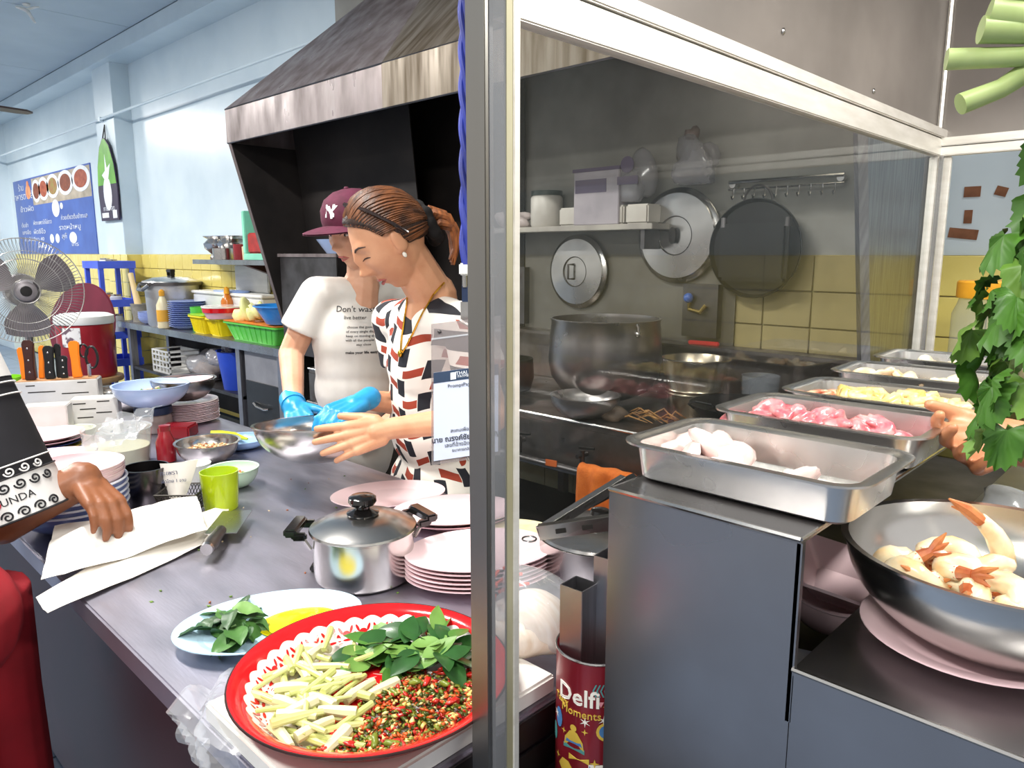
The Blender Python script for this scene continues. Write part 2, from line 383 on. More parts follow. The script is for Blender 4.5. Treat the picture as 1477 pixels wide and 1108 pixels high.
part('beam_ledge', MB().bb((-.62, .6, 1.735), (GU + .004, 2.24, 1.757)), alu, cb, bevel=.002)
part('end_fascia', MB().bb((-.622, .55, 1.757), (-.612, 2.26, 2.32)), fasc, cb)
part('back_beam', MB().bb((-.6, 2.21, 1.69), (1.0, 2.235, 1.712)), alu, cb, bevel=.002)
part('beam_ledge', MB().bb((-.6, 2.205, 1.714), (1.0, 2.24, 1.735)), alu, cb, bevel=.002)
part('back_fascia', MB().bb((-.61, 2.236, 1.735), (1.0, 2.246, 2.32)), fasc, cb)
part('corner_trim', MB().tube([(-.606, 2.23, 1.75), (-.606, 2.23, 2.3)], .006, 6), alu, cb)
part('corner_post', MB().bb((-.616, 2.2, .7), (-.592, 2.224, 1.69)).bb((-.6, 2.225, .7), (-.57, 2.24, 1.69)), alu, cb, bevel=.003)
part('corner_post_edge', MB().bb((-.59, 2.19, .7), (-.58, 2.2, 1.69)), steel, cb, bevel=.002)
part('roof_sheet', MB().bb((-.62, .55, 2.32), (1.0, 2.26, 2.335)), fasc, cb)
part('far_post', MB().bb((.97, 2.2, .1), (1.0, 2.24, 2.32)).bb((.97, .561, .1), (1.0, .6, 2.32)), alu, cb)
part('glass_pane', MB().bb((-.606, .612, 1.07), (-.602, 2.2, 1.692)), glassm, cb)
for v in (.9, 1.3, 1.75): part('rivet', MB().ell((-.611, v, 1.80 + .05 * math.sin(v * 7)), (.003, .006, .006), n=8), steel, cb)
# --- stepped tray stand
st = thing('tray_stand', 'dark polished steel stepped stand carrying the food trays', 'stand', (0, 0, 0))
dsteel = mat('dull_polished_steel', '#a3a1a2', .33, 1, '#8b898b', ns=3, st=(1, 1, 1), rv=.06)
part('front_panel', MB().bb((-.527, .717, .1), (-.286, .722, 1.15)), dsteel, st)
part('front_panel', MB().bb((-.285, .717, .1), (.26, .722, 1.004)), dsteel, st)
part('top_shelf', MB().bb((-.527, .717, 1.149), (-.286, 2.09, 1.155)), dsteel, st)
part('side_panel', MB().bb((-.527, .723, .1), (-.522, 2.09, 1.148)), dsteel, st)
part('low_shelf', MB().bb((-.286, .717, 1.004), (.26, 2.09, 1.011)), dsteel, st)
part('inner_shelf', MB().bb((-.52, .723, .93), (-.287, 2.05, .936)), steel_d, st)
part('rim_bead', MB().tube([(-.527, .717, 1.154), (-.286, .717, 1.154)], .0032, 6).tube([(-.286, .717, 1.011), (.26, .717, 1.011)], .0028, 6)
     .tube([(-.527, .717, 1.154), (-.527, 2.05, 1.154)], .002, 6).tube([(-.286, .717, 1.154), (-.286, 2.05, 1.154)], .002, 6), steel, st)
part('end_panel', MB().bb((.255, .723, .1), (.26, 2.09, 1.003)), dsteel, st)
part('step_post', MB().bb((-.29, .717, .95), (-.284, .724, 1.15)), dsteel, st)

def rrect(w, d, r, z, n=5):
    out = []
    for cx, cy, a0 in ((w / 2 - r, d / 2 - r, 0), (-w / 2 + r, d / 2 - r, PI / 2), (-w / 2 + r, -d / 2 + r, PI), (w / 2 - r, -d / 2 + r, 1.5 * PI)):
        for i in range(n + 1):
            a = a0 + PI / 2 * i / n; out.append((cx + r * math.cos(a), cy + r * math.sin(a), z))
    return out
def loft(loops):
    mb = MB(); k = len(loops[0]); vs = [p for l in loops for p in l]; fs = []
    for i in range(len(loops) - 1):
        for j in range(k): fs.append((i * k + j, i * k + (j + 1) % k, (i + 1) * k + (j + 1) % k, (i + 1) * k + j))
    fs += [tuple(range(k - 1, -1, -1)), tuple(range((len(loops) - 1) * k, len(loops) * k))]
    return mb.add(vs, fs)
def pan(w, d, h, fl=.012):
    def L(ins, z, r): return rrect(w - 2 * ins, d - 2 * ins, max(r - ins, .006), z)
    return loft([L(fl + .014, 0, .045), L(fl + .008, .004, .045), L(fl + .001, h - .002, .045), L(0, h - .0025, .04), L(0, h, .04),
                 L(fl, h, .04), L(fl + .006, h - .004, .042), L(fl + .012, .006, .046), L(fl + .018, .0025, .048)])
traym = mat('tray_steel', '#dddbd8', .27, 1, '#c6c4c1', ns=7, rv=.05, bump=.05, bs=50)
pan_me = pan(.305, .205, .05).mesh('food_tray', traym)
TR = [(-.395, .853, 0, 'of pale squid, first on the stand'), (-.413, 1.115, .02, 'of raw pink pork strips'),
      (-.41, 1.345, .0, 'of cured meat and yellow tripe rolls'), (-.435, 1.63, .05, 'of cream coloured offal pieces'), (-.445, 1.91, .03, 'of pale shredded meat furthest back on the stand')]
for x, y, rz, d in TR:
    tag(link('food_tray', pan_me, None, (x, y, 1.156), (0, 0, rz)), 'steel food tray ' + d, 'tray', 'steel food trays on the stand')
def lump(name, m, sx, sy, sz, seed, n=18, amp=.25):
    r = random.Random(seed); ph = [(r.uniform(1.5, 4), r.uniform(1.5, 4), r.uniform(1.5, 4), r.uniform(0, 6)) for _ in range(5)]
    mb = MB().ell((0, 0, 0), (1, 1, 1), n=n); vs = []
    for p in mb.v:
        k = 1 + amp * sum(math.sin(a * p[0] + b * p[1] + c * p[2] + d) for a, b, c, d in ph) / 2.2
        vs.append((p[0] * k * sx, p[1] * k * sy, max(p[2] * k * sz, -sz * .75)))
    mb.v = vs; return mb.mesh(name, m, ang=180)
squid = mat('pale_squid', '#e3d0ca', .25, 0, '#cdb0aa', ns=25, sub=.15, coat=.3, bump=.1, bs=70)
pork = mat('raw_pork', '#c2525f', .28, 0, '#dc9a98', ns=40, sub=.1, coat=.3, bump=.15, bs=80)
cured = mat('cured_meat', '#b0583f', .3, 0, '#e0b090', ns=50, sub=.1, coat=.3, bump=.2, bs=80)
tripe = mat('yellow_tripe', '#e8d59a', .35, 0, '#c9a95c', ns=35, sub=.1, coat=.2, bump=.25, bs=110)
offal = mat('cream_offal', '#eee0c4', .35, 0, '#cfae84', ns=30, sub=.1, bump=.2, bs=90)
shred = mat('pale_shreds', '#f1e8d2', .4, 0, '#dcc79f', ns=40, sub=.1, bump=.25, bs=120)
def scatter(name, meshes, spots, z, label, cat, group, rr):
    for i, (x, y) in enumerate(spots):
        tag(link(name, meshes[i % len(meshes)], None, (x, y, z + rr.uniform(-.002, .004)), (rr.uniform(-.3, .3), rr.uniform(-.3, .3), rr.uniform(0, 6.3))), label, cat, group)
rr = random.Random(3)
sq = [lump('squid_piece', squid, .032, .024, .02, i, amp=.3) for i in range(4)]
scatter('squid_piece', sq, [(-.505, .84), (-.462, .855), (-.475, .815), (-.425, .825), (-.448, .87), (-.50, .88)], 1.178, 'glossy pale squid piece in the front steel tray', 'squid', 'squid pieces', rr)
tag(link('squid_piece', sq[1], None, (-.455, .845, 1.196), (.3, .5, 1)), 'glossy pale squid piece in the front steel tray', 'squid', 'squid pieces')
tag(link('squid_piece', sq[2], None, (-.34, .83, 1.175), (0, 0, 2)), 'white squid piece lying alone at the middle of the front tray', 'squid')
pk = [lump('pork_strip', pork, .026, .016, .014, 20 + i, amp=.4) for i in range(5)]
scatter('pork_strip', pk, [(-.54 + .0148 * i + rr.uniform(-.005, .005), 1.095 + rr.uniform(-.045, .035)) for i in range(16)], 1.176, 'raw pink pork strip heaped in the second tray', 'meat', 'raw pork strips', rr)
scatter('pork_strip', pk, [(-.50 + .019 * i, 1.10 + rr.uniform(-.03, .03)) for i in range(9)], 1.194, 'raw pink pork strip heaped in the second tray', 'meat', 'raw pork strips', rr)
cu = [lump('cured_meat_slice', cured, .022, .02, .009, 40 + i, amp=.45) for i in range(3)]
scatter('cured_meat_slice', cu, [(-.53, 1.32), (-.51, 1.35), (-.49, 1.32), (-.515, 1.29), (-.475, 1.35), (-.5, 1.31), (-.52, 1.34)], 1.185, 'reddish cured meat slice in the third tray', 'meat', 'cured meat slices', rr)
tr = []
for i in range(3):
    mb = MB(); r0 = random.Random(i)
    pts = [((.009 + .0022 * t) * math.cos(t * 1.1), (.009 + .0022 * t) * math.sin(t * 1.1), .004 * math.sin(t * 3 + i)) for t in range(9)]
    for dz in (0, .007, .014): mb.tube([(x, y, z + dz - .006) for x, y, z in pts], [.0075 + .002 * r0.random() for _ in pts], 6)
    tr.append(mb.mesh('tripe_roll', tripe, ang=180))
scatter('tripe_roll', tr, [(-.455, 1.33), (-.425, 1.35), (-.40, 1.31), (-.375, 1.345), (-.345, 1.32), (-.32, 1.35), (-.44, 1.3), (-.36, 1.37), (-.295, 1.33)], 1.19, 'curled yellow tripe roll in the third tray', 'tripe', 'tripe rolls', rr)
of = [lump('offal_piece', offal, .024, .018, .014, 60 + i, amp=.4) for i in range(3)]
scatter('offal_piece', of, [(-.53 + .027 * i, 1.62 + rr.uniform(-.05, .03)) for i in range(9)], 1.185, 'cream offal piece in the fourth tray', 'offal', 'offal pieces', rr)
sh = [lump('shredded_meat', shred, .028, .02, .014, 80 + i, amp=.4) for i in range(3)]
scatter('shredded_meat', sh, [(-.53 + .028 * i, 1.90 + rr.uniform(-.04, .03)) for i in range(8)], 1.182, 'pale shredded meat heap in the furthest tray', 'meat', 'shredded meat heaps', rr)

# --- prawn bowl on a pink plate
def bowl_prof(Rr, h, rb, t=.002, lip=.006, p=.55):
    out = []; inn = []
    for i in range(11):
        a = i / 10; r = rb + (Rr - rb) * math.sin(a * PI / 2) ** p if False else rb + (Rr - rb) * (1 - (1 - a) ** 2) ** .75
        out.append((r, h * a)); inn.append((r - t if a > 0 else r - t, h * a + t))
    out.append((Rr + lip, h + .002)); out.append((Rr + lip, h + .005)); inn = inn[1:]; inn[-1] = (Rr - t, h + .004)
    return [(rb * .3, 0)] + out + inn[::-1] + [(rb * .8, t * 1.3), (rb * .3, t * 1.3)]
def plate_prof(Rr, h=.02, rb=None, t=.003, well=.66):
    rb = rb or Rr * .6
    return [(rb * .2, .002), (rb * .92, .002), (rb * .94, 0), (rb, 0), (rb * 1.03, .003), (Rr * .96, h - t), (Rr, h - t * .6), (Rr, h), (Rr * .97, h), (Rr * well * 1.08, .0075), (Rr * well, t + .003), (rb * .2, t + .002)]
solo('round_plate', MB().lathe(plate_prof(.112, .018), 48), pinkm, 'pink round plate under the steel prawn bowl', 'plate', (-.165, .90, 1.012))
bowlsteel = mat('bowl_steel', '#d3d1ce', .22, 1, '#c0bdb8', ns=4, rv=.05)
solo('mixing_bowl', MB().lathe(bowl_prof(.158, .098, .075), 64), bowlsteel, 'wide steel mixing bowl full of peeled prawns', 'bowl', (-.147, .925, 1.021))
prawn_m = mat('peeled_prawn', '#efe2c0', .22, 0, '#dfb676', ns=30, lo=.4, hi=.75, sub=.2, coat=.4, bump=.15, bs=60)
prawn_t = mat('prawn_tail_shell', '#a8502c', .3, 0, '#d98f56', ns=40, coat=.3)
def prawn(loc, rot, label=None, s=1, tail=True):
    t = thing('prawn', label or 'peeled curled prawn heaped in the steel bowl', 'prawn', loc, rot, None if label else 'peeled prawns')
    t.scale = (s, s, s); pts = []; rad = []
    for i in range(12):
        a = -.4 + 3.7 * i / 11; pts.append((.021 * math.cos(a), .021 * math.sin(a), .004 * math.sin(a * 2))); rad.append(.0125 * (1 - .045 * i) * (1 + .09 * (i % 2)) * (.75 if i == 0 else 1))
    part('body', MB().tube(pts, rad, 12), prawn_m, t, ang=180)
    if tail:
        e = Vector(pts[-1]); d = (e - Vector(pts[-2])).normalized(); n = Vector((0, 0, 1))
        mb = MB().tube([e - d * .002, e + d * .012], [.007, .0045], 8)
        for k in (-1, 0, 1): mb.tube([e + d * .01, e + d * .02 + n * .005 * k, e + d * .03 + n * .009 * k], [.003, .004, .0008], 6)
        part('tail', mb, prawn_t, t)
    return t
for i, (px, py, dz, rx, ry, rz, s) in enumerate(((-.205, .945, .065, .3, .2, .5, 1), (-.235, .905, .068, -.2, .4, 2.1, 1), (-.215, .875, .06, .5, -.2, 3.4, .95), (-.172, .895, .072, .1, .3, 1.2, 1), (-.165, .945, .06, .9, .1, 4.4, .9), (-.125, .905, .06, .3, -.4, 5.2, 1), (-.14, .86, .068, .4, .2, .2, 1), (-.105, .87, .066, -.3, .4, 2.6, 1), (-.18, .855, .062, .2, .2, 5.5, 1), (-.09, .91, .06, .6, .2, 3.8, 1), (-.2, .91, .05, 0, 0, 1, 1), (-.14, .9, .045, 0, 0, 3, 1))):
    prawn((px, py, 1.022 + dz), (rx, ry, rz), s=s * 1.22)
pt = thing('prawn', 'prawn with its shelled tail pointing straight up from the bowl', 'prawn', (-.178, .925, 1.105), (0, 0, 0))
uq = Vector((.696, -.718, 0)); 
part('body', MB().tube([(.028, .03, -.012), (.024, .026, .008), (.016, .018, .026), (.004, .004, .044)], [.012, .0125, .0105, .0075], 12), prawn_m, pt, ang=180)
part('tail', MB().tube([(.004, .004, .042), (-.008, -.009, .056), (-.022, -.024, .068)], [.0078, .007, .001], 8).tube([(-.004, -.005, .052), (-.02, -.018, .058)], [.005, .001], 6), prawn_t, pt)
# pink bowls under the stand, paper behind
pb = MB().lathe(bowl_prof(.062, .05, .03, .003, .002), 40).mesh('small_bowl', pinkm)
tag(link('small_bowl', pb, None, (-.345, .975, .945), (.08, .12, 0)), 'pink bowl inside the open steel stand, lower of two', 'bowl')
sqb = loft([rrect(.07, .07, .012, 0), rrect(.12, .12, .014, .032), rrect(.125, .125, .014, .033), rrect(.12, .12, .013, .036), rrect(.068, .068, .012, .004)])
solo('square_dish', sqb, pinkm, 'pink square dish tilted upon the pink bowl inside the stand', 'dish', (-.335, .985, .99), (.22, .2, .35))
pt_m = mat('printed_paper', '#e6e4df', .7, 0, '#c3c9d0', ns=30)
solo('paper_packet', MB().bb((-.04, -.03, 0), (.04, .03, .012)), pt_m, 'small white paper packet lying on the inner shelf', 'packet', (-.325, .85, .937), .3, bevel=.003)
solo('plastic_bag', lump('plastic_bag', film('clear_bag', (.97, .97, 1), .3, '#e9eef5', 1, .1), .08, .06, .04, 5), None, 'crumpled clear plastic bag lying behind the prawn bowl', 'bag', (-.2, 1.27, 1.045)) if False else None
bagf = film('clear_bag', (.95, .96, .98), .22, '#eef2f6', 1, .12)
tag(link('plastic_bag', lump('plastic_bag', bagf, .075, .075, .04, 5), None, (-.19, 1.33, 1.043)), 'crumpled clear plastic bag behind the prawn bowl', 'bag')
solo('blue_bottle_cap', MB().cyl((0, 0, 0), (0, 0, .02), .02, .018, 20), mat('violet_blue_plastic', '#3b3aa5', .35), 'violet blue bottle cap beside the plastic bag', 'cap', (-.255, 1.215, 1.012), bevel=.002)
# --- biscuit tin with steel tubes
TX, TY, TR_, TZ0, TZ1 = -.58, .768, .056, .70, .905
tinm = mat('maroon_tin_print', '#8a1f2b', .35, .2, '#761823', ns=8, coat=.3)
tn = thing('biscuit_tin', 'tall maroon biscuit tin with white lettering and festive drawings', 'tin', (TX, TY, TZ0))
TH_ = TZ1 - TZ0
part('body', MB().lathe([(TR_ - .004, 0), (TR_, .004), (TR_, TH_ - .003), (TR_ + .001, TH_), (TR_ - .002, TH_), (TR_ - .003, TH_ - .004), (TR_ - .003, .01)], 48), tinm, tn)
part('lip', MB().tube(arc((0, 0, TH_), TR_, 0, 2 * PI, 47)[:-1], .0018, 6, closed=True), steel, tn)
A0 = math.atan2(-TY, -TX) - .34       # direction on the tin that faces the customers' side
def onTin(zc, a_off=0, sc=1):
    return lambda p: Vector(((TR_ + .0006 + p.z) * math.cos(A0 + a_off + p.x / TR_), (TR_ + .0006 + p.z) * math.sin(A0 + a_off + p.x / TR_), zc + p.y))
tw = mat('tin_white_print', '#f0ece2', .45); ty = mat('tin_yellow_print', '#d9b84a', .45); tg = mat('tin_teal_print', '#4f8f8f', .45); tb = mat('tin_blue_print', '#4d7fb5', .45)
text_part('lettering', 'Delfi', .034, tw, tn, fn=onTin(TH_ - .052, -.12), bold=.0005)
text_part('lettering', 'Moments', .016, ty, tn, fn=onTin(TH_ - .075, -.05))
text_part('lettering', 'Tasty', .013, ty, tn, fn=onTin(TH_ - .066, -.62))
def tin_shape(name, poly, zc, a, m):
    k = len(poly); mb = MB(); f = onTin(zc, a)
    c = (sum(p[0] for p in poly) / k, sum(p[1] for p in poly) / k)
    mb.add([f(Vector((c[0], c[1], .0002)))] + [f(Vector((p[0], p[1], .0002))) for p in poly], [(0, 1 + i, 1 + (i + 1) % k) for i in range(k)])
    return part(name, mb, m, tn)
def star(r, n=4, q=.3): return [((r if i % 2 == 0 else r * q) * math.sin(PI * i / n), (r if i % 2 == 0 else r * q) * math.cos(PI * i / n)) for i in range(2 * n)]
def circ(r, n=16, sx=1): return [(r * sx * math.cos(2 * PI * i / n), r * math.sin(2 * PI * i / n)) for i in range(n)]
for a, z, rr_ in ((-.75, .05, .006), (-.2, .03, .005), (.35, .06, .007), (.75, .02, .006), (.1, .105, .005), (.62, .145, .006), (-.5, .095, .005), (.85, .09, .005)): tin_shape('star', star(rr_), z, a, ty)
for a, z in ((.1, .12), (.55, .125), (-.85, .11)): tin_shape('snowflake', star(.008, 6, .25), z, a, tw)
tin_shape('bauble', circ(.014), .108, .62, ty); tin_shape('bauble_band', circ(.010), .108, .62, tb); tin_shape('bauble_core', circ(.004), .108, .62, ty)
tin_shape('leaf_ornament', circ(.015, 14, .55), .108, -.72, tb); tin_shape('leaf_ornament', circ(.014, 14, .5), .08, -.95, tg)
tin_shape('hat', [(-.016, -.012), (.016, -.012), (.014, .0), (.006, .012), (0, .015), (-.006, .012), (-.014, 0)], .088, -.2, ty)
tin_shape('hat_band', [(-.0155, -.008), (.0155, -.008), (.0145, -.001), (-.0145, -.001)], .0882, -.2, tb); tin_shape('hat_brim', [(-.017, -.004), (.017, -.004), (.017, .003), (-.017, .003)], .075, -.2, tg)
tin_shape('pompom', circ(.005), .106, -.2, ty); tin_shape('sweet', [(-.015, .004), (-.007, .0), (.007, 0), (.015, .004), (.015, -.005), (.007, -.001), (-.007, -.001), (-.015, -.005)], .062, -.05, ty)
tin_shape('bell', [(-.016, .0), (-.008, .012), (.004, .012), (.012, .002), (.014, -.010), (-.004, -.014)], .04, -.4, ty); tin_shape('bell_base', circ(.011, 14, 1.2), .026, -.35, tg)
tin_shape('stocking', [(-.011, .018), (.009, .018), (.009, 0), (.018, -.008), (.016, -.016), (0, -.016), (-.011, -.006)], .038, .42, tb); tin_shape('stocking_cuff', [(-.012, .012), (.01, .012), (.01, .018), (-.012, .018)], .040, .42, tw)
for k in range(9):
    x = -.02 + k * .005; tin_shape('fir_twig', [(x, 0), (x + .0022, .0), (x + .006, .009), (x + .004, .009)], .168, .62, tg); tin_shape('fir_twig', [(x, 0), (x + .0022, .0), (x + .006, -.009), (x + .004, -.009)], .168, .62, tg)
for k in range(5): tin_shape('bunting', [(-.018 + k * .009, .004), (-.010 + k * .009, .004), (-.014 + k * .009, -.004)], .148, .72, mat('tin_pink_print', '#d98f98', .5))
def sq_tube(x, y, z0, z1, a, s, label):
    mb = MB(); t = .0015
    for k in range(4):
        an = a + k * PI / 2; mb.box((x + (s / 2) * math.cos(an), y + (s / 2) * math.sin(an), (z0 + z1) / 2), (t, s, z1 - z0), an)
    solo('square_steel_tube', mb, steel_b, label, 'tube', group=None)
sq_tube(-.597, .748, .715, .995, .05, .036, 'shorter square steel tube standing in the biscuit tin')
sq_tube(-.567, .785, .715, 1.035, .1, .038, 'taller square steel tube standing in the biscuit tin')
sl = solo('low_shelf_board', MB().bb((-.64, .62, .66), (-.53, 1.2, .70)), steel_d, 'low dark steel ledge below the biscuit tin', 'shelf')

# --- hanging greens
leafg = mat('celery_leaf', '#4d7d28', .45, 0, '#33591a', ns=18, sub=.05)
leafg2 = mat('celery_leaf_light', '#73983e', .45, 0, '#5c842f', ns=18, sub=.05)
stemg = mat('celery_stem', '#a6b67a', .4, 0, '#8a9f5c', ns=20, st=(1, 1, .2), sub=.1)
strg = mat('plastic_string', '#d9d9c0', .5)
def lobed(name, s, m, seed):
    """celery leaflet: a fan of three toothed lobes along +x"""
    r = random.Random(seed); mb = MB(); out = []
    for k in range(31):
        t = -1 + 2 * k / 30; a = t * 2.0; rad = s * (.62 + .38 * math.cos(a * .75)) * (1 - .17 * abs(math.sin(a * 1.55)) ** 3) * (1 + (.07 if k % 2 else -.07))
        out.append((rad * math.cos(a) * .9, rad * math.sin(a) * .62))
    vs = [(0, 0, 0)]; fs = []; n = len(out)
    for f_ in (.5, 1):
        for (x, y) in out:
            d = math.hypot(x, y) * f_; vs.append((x * f_, y * f_, -.25 * d * d / s + .006 * math.sin(y * f_ * 180 + seed) + .003 * math.sin(x * f_ * 240)))
    for i in range(n - 1):
        fs += [(0, 1 + i, 2 + i), (1 + i, 1 + n + i, 2 + n + i, 2 + i)]
    return mb.add(vs, fs).mesh(name, m, ang=80)
LM = [lobed('leaf', .034 + .004 * (i % 3), (leafg, leafg2, leafg)[i % 3], i) for i in range(6)]
gb = thing('celery_bunch', 'hanging bunch of leafy Chinese celery with broad green leaves', 'celery', (-.125, .83, 1.52))
rr = random.Random(11)
for i in range(9):
    a = rr.uniform(0, 6.3); r1 = rr.uniform(.01, .035)
    part('stem', MB().tube([(0.003 * math.cos(a), .003 * math.sin(a), .03), (.4 * r1 * math.cos(a), .4 * r1 * math.sin(a), -.06), (r1 * math.cos(a), r1 * math.sin(a), -.17 - .07 * rr.random())], [.004, .0035, .0018], 6), stemg, gb)
for i in range(84):
    a = rr.uniform(0, 6.3); z = .03 - .285 * (i / 83); r1 = (.012 + .04 * min(1, (.03 - z) / .14)) * rr.uniform(.55, 1.05)
    q = Matrix.Rotation(a, 3, 'Z') @ Matrix.Rotation(1.15 + rr.uniform(-.35, .3), 3, 'Y') @ Matrix.Rotation(rr.uniform(-.6, .6), 3, 'X')
    link('leaf', LM[rr.randrange(6)], gb, (r1 * math.cos(a), r1 * math.sin(a), z), q.to_euler())
part('string', MB().tube([(0, 0, .03), (.0, 0, .78)], .0012, 5), strg, gb)
g2 = thing('cabbage_stalks', 'bunch of pale green cut leaf stalks hanging under the cabinet roof', 'greens', (-.12, .76, 1.62))
for pts, r0 in (([(-.077, -.035, -.02), (-.03, -.012, -.022), (.03, .01, -.02)], .0065), ([(-.064, -.032, -.057), (-.04, -.012, -.045), (-.012, .006, -.022), (.03, .01, -.012)], .0065), ([(-.052, -.025, .012), (-.02, -.01, .005), (.03, .01, -.005)], .010), ([(-.055, -.03, 0), (-.02, -.01, -.004), (.03, .01, -.008)], .008), ([(-.04, -.02, .03), (-.01, 0, .02), (.03, .01, 0)], .010), ([(-.03, -.015, .04), (0, 0, .03), (.03, .01, .01)], .010)):
    r0 *= 1.35; part('stalk', MB().tube(pts, [r0, r0 * .9] + [r0 * 1.1] * (len(pts) - 2), 16), stemg, g2)
for i in range(12):
    q = Matrix.Rotation(rr.uniform(-1.2, 1.6), 3, 'Z') @ Matrix.Rotation(rr.uniform(-.9, .3), 3, 'Y') @ Matrix.Rotation(rr.uniform(-.6, .6), 3, 'X')
    link('leaf', LM[rr.choice((1, 4, 0))], g2, (.0 + rr.uniform(-.01, .04), .0 + rr.uniform(-.01, .03), .02 + rr.uniform(-.01, .05)), q.to_euler())
part('string', MB().tube([(.03, .01, 0), (.03, .01, .7)], .0012, 5), strg, g2)

# ================================================================== MAIN COUNTER
CZ = .80
maroon = mat('maroon_laminate', '#35121a', .5, 0, '#260c12', ns=3)
ct = thing('prep_counter', 'long stainless steel preparation counter with dark maroon side panel', 'counter', (0, 0, 0))
part('top', MB().bb((-3.9, .372, CZ - .045), (-.646, 1.262, CZ)), steel_top, ct, bevel=.004)
part('edge_band', MB().bb((-.6455, .373, CZ - .05), (-.6425, 1.26, CZ - .006)).bb((-.644, .373, CZ - .10), (-.641, 1.26, CZ - .056)), steel_d, ct)
part('side_panel', MB().bb((-3.85, .43, .12), (-.72, .45, CZ - .045)), maroon, ct)
part('end_panel', MB().bb((-.72, .43, .12), (-.70, 1.22, CZ - .045)), maroon, ct)
part('back_panel', MB().bb((-3.85, 1.2, .12), (-.72, 1.22, CZ - .045)), steel_b, ct)
part('plinth', MB().bb((-3.8, .48, 0), (-.75, 1.18, .12)), soot, ct)
red_e = mat('red_enamel', '#d81b1f', .15, 0, '#c31519', ns=6, coat=.5)
white_e = mat('white_enamel', '#f3efe8', .18, 0, '#e8e2d8', ns=6, coat=.5)
board_m = mat('white_board_plastic', '#eceae5', .4, 0, '#d8d5cd', ns=6)
# white board wrapped in film
solo('cutting_board', MB().bb((-.955, .374, CZ + .001), (-.652, .765, CZ + .03)), board_m, 'white plastic cutting board under the red enamel tray', 'cutting board', bevel=.004)
wrapm = film('crumpled_wrap', (.95, .96, .98), .18, '#f2f5f8', 1, .15)
def crumple(w, d, h, n, seed, curl=None):
    r = random.Random(seed); mb = MB(); vs = []; fs = []
    ph = [(r.uniform(20, 70), r.uniform(20, 70), r.uniform(0, 6)) for _ in range(7)]
    for i in range(n + 1):
        for j in range(n + 1):
            x = -w / 2 + w * i / n; y = -d / 2 + d * j / n
            z = h * abs(sum(math.sin(a * x + b * y + c) for a, b, c in ph)) / 3 + r.uniform(0, h * .25)
            p = (x, y, z); vs.append(curl(p) if curl else p)
    for i in range(n):
        for j in range(n): a = i * (n + 1) + j; fs.append((a, a + 1, a + n + 2, a + n + 1))
    return mb.add(vs, fs)
def hang(p):
    x, y, z = p
    if y < -.03: return (x, -.03 - z * .9 - .01 * math.sin(x * 40), (y + .03) * .95 + z * .2)
    return (x, y, z)
solo('plastic_wrap', crumple(.16, .17, .018, 22, 4, hang), wrapm, 'crumpled clear plastic wrap hanging off the corner of the white board', 'plastic wrap', (-.93, .40, CZ + .004), .1, ang=15)
# red tray
et = thing('enamel_tray', 'round red enamel tray with white floral border holding herbs and chillies', 'tray', (-.803, .548, CZ + .031))
part('dish', MB().lathe([(.05, 0), (.138, 0), (.150, .004), (.174, .030), (.188, .036), (.192, .038), (.191, .041), (.186, .0405), (.172, .034), (.150, .009), (.14, .005), (.05, .005)], 72), red_e, et)
part('rim', MB().tube(arc((0, 0, .0395), .1915, 0, 2 * PI, 71)[:-1], .0018, 6, closed=True), mat('chipped_dark_rim', '#3a1512', .5, .3, '#1f0d0c', ns=30), et)
def zt_(r):      # height of the tray surface
    P = [(.05, .005), (.14, .005), (.15, .009), (.172, .034), (.186, .0405)]
    for (a, b), (c, d) in zip(P, P[1:]):
        if a <= r <= c: return b + (d - b) * (r - a) / (c - a)
    return .005
def band(r0, r1, n, fn, off=.0006, m_=6):
    """ring strip on the tray whose borders can be scalloped"""
    mb = MB(); vs = []; fs = []
    for i in range(n):
        a = 2 * PI * i / n
        for k in range(m_ + 1):
            a0, a1 = fn(a); r = a0 + (a1 - a0) * k / m_; vs.append((r * math.cos(a), r * math.sin(a), zt_(r) + off))
    for i in range(n):
        for k in range(m_):
            p = i * (m_ + 1) + k; q = ((i + 1) % n) * (m_ + 1) + k; fs.append((p, p + 1, q + 1, q))
    return mb.add(vs, fs)
part('white_border', band(0, 0, 360, lambda a: (.118 + .004 * math.sin(a * 24), .166 + .004 * abs(math.sin(a * 18)))), white_e, et)
sc = MB()
def patch(mb, cx_, cy_, rx, ry, rot, off=.0013, n=14):
    ps = []
    for i in range(n):
        a = 2 * PI * i / n; x = rx * math.cos(a); y = ry * math.sin(a)
        X = cx_ + x * math.cos(rot) - y * math.sin(rot); Y = cy_ + x * math.sin(rot) + y * math.cos(rot); ps.append((X, Y, zt_(math.hypot(X, Y)) + off))
    mb.add([(cx_, cy_, zt_(math.hypot(cx_, cy_)) + off)] + ps, [(0, 1 + i, 1 + (i + 1) % n) for i in range(n)])
for i in range(36):
    a = 2 * PI * i / 36
    for da, r, rx, ry, ro in ((0, .154, .006, .0032, PI / 2), (.055, .158, .0045, .002, .6), (-.055, .158, .0045, .002, -.6), (.0, .146, .0075, .0022, PI / 2), (.087, .150, .005, .0035, 0), (.087, .140, .004, .0022, PI / 2)):
        patch(sc, r * math.cos(a + da), r * math.sin(a + da), rx, ry, a + da + ro)
part('border_scrolls', sc, red_e, et)
part('white_centre', band(0, 0, 90, lambda a: (.058, .1185)), white_e, et)
cr = MB()
for i in range(5):
    a = 2 * PI * i / 5 + .3; patch(cr, .045 * math.cos(a) - .005, .045 * math.sin(a) + .02, .034, .026, a, .0016)
patch(cr, -.005, .02, .04, .04, 0, .0018); part('rose_print', cr, red_e, et)
pe = MB()
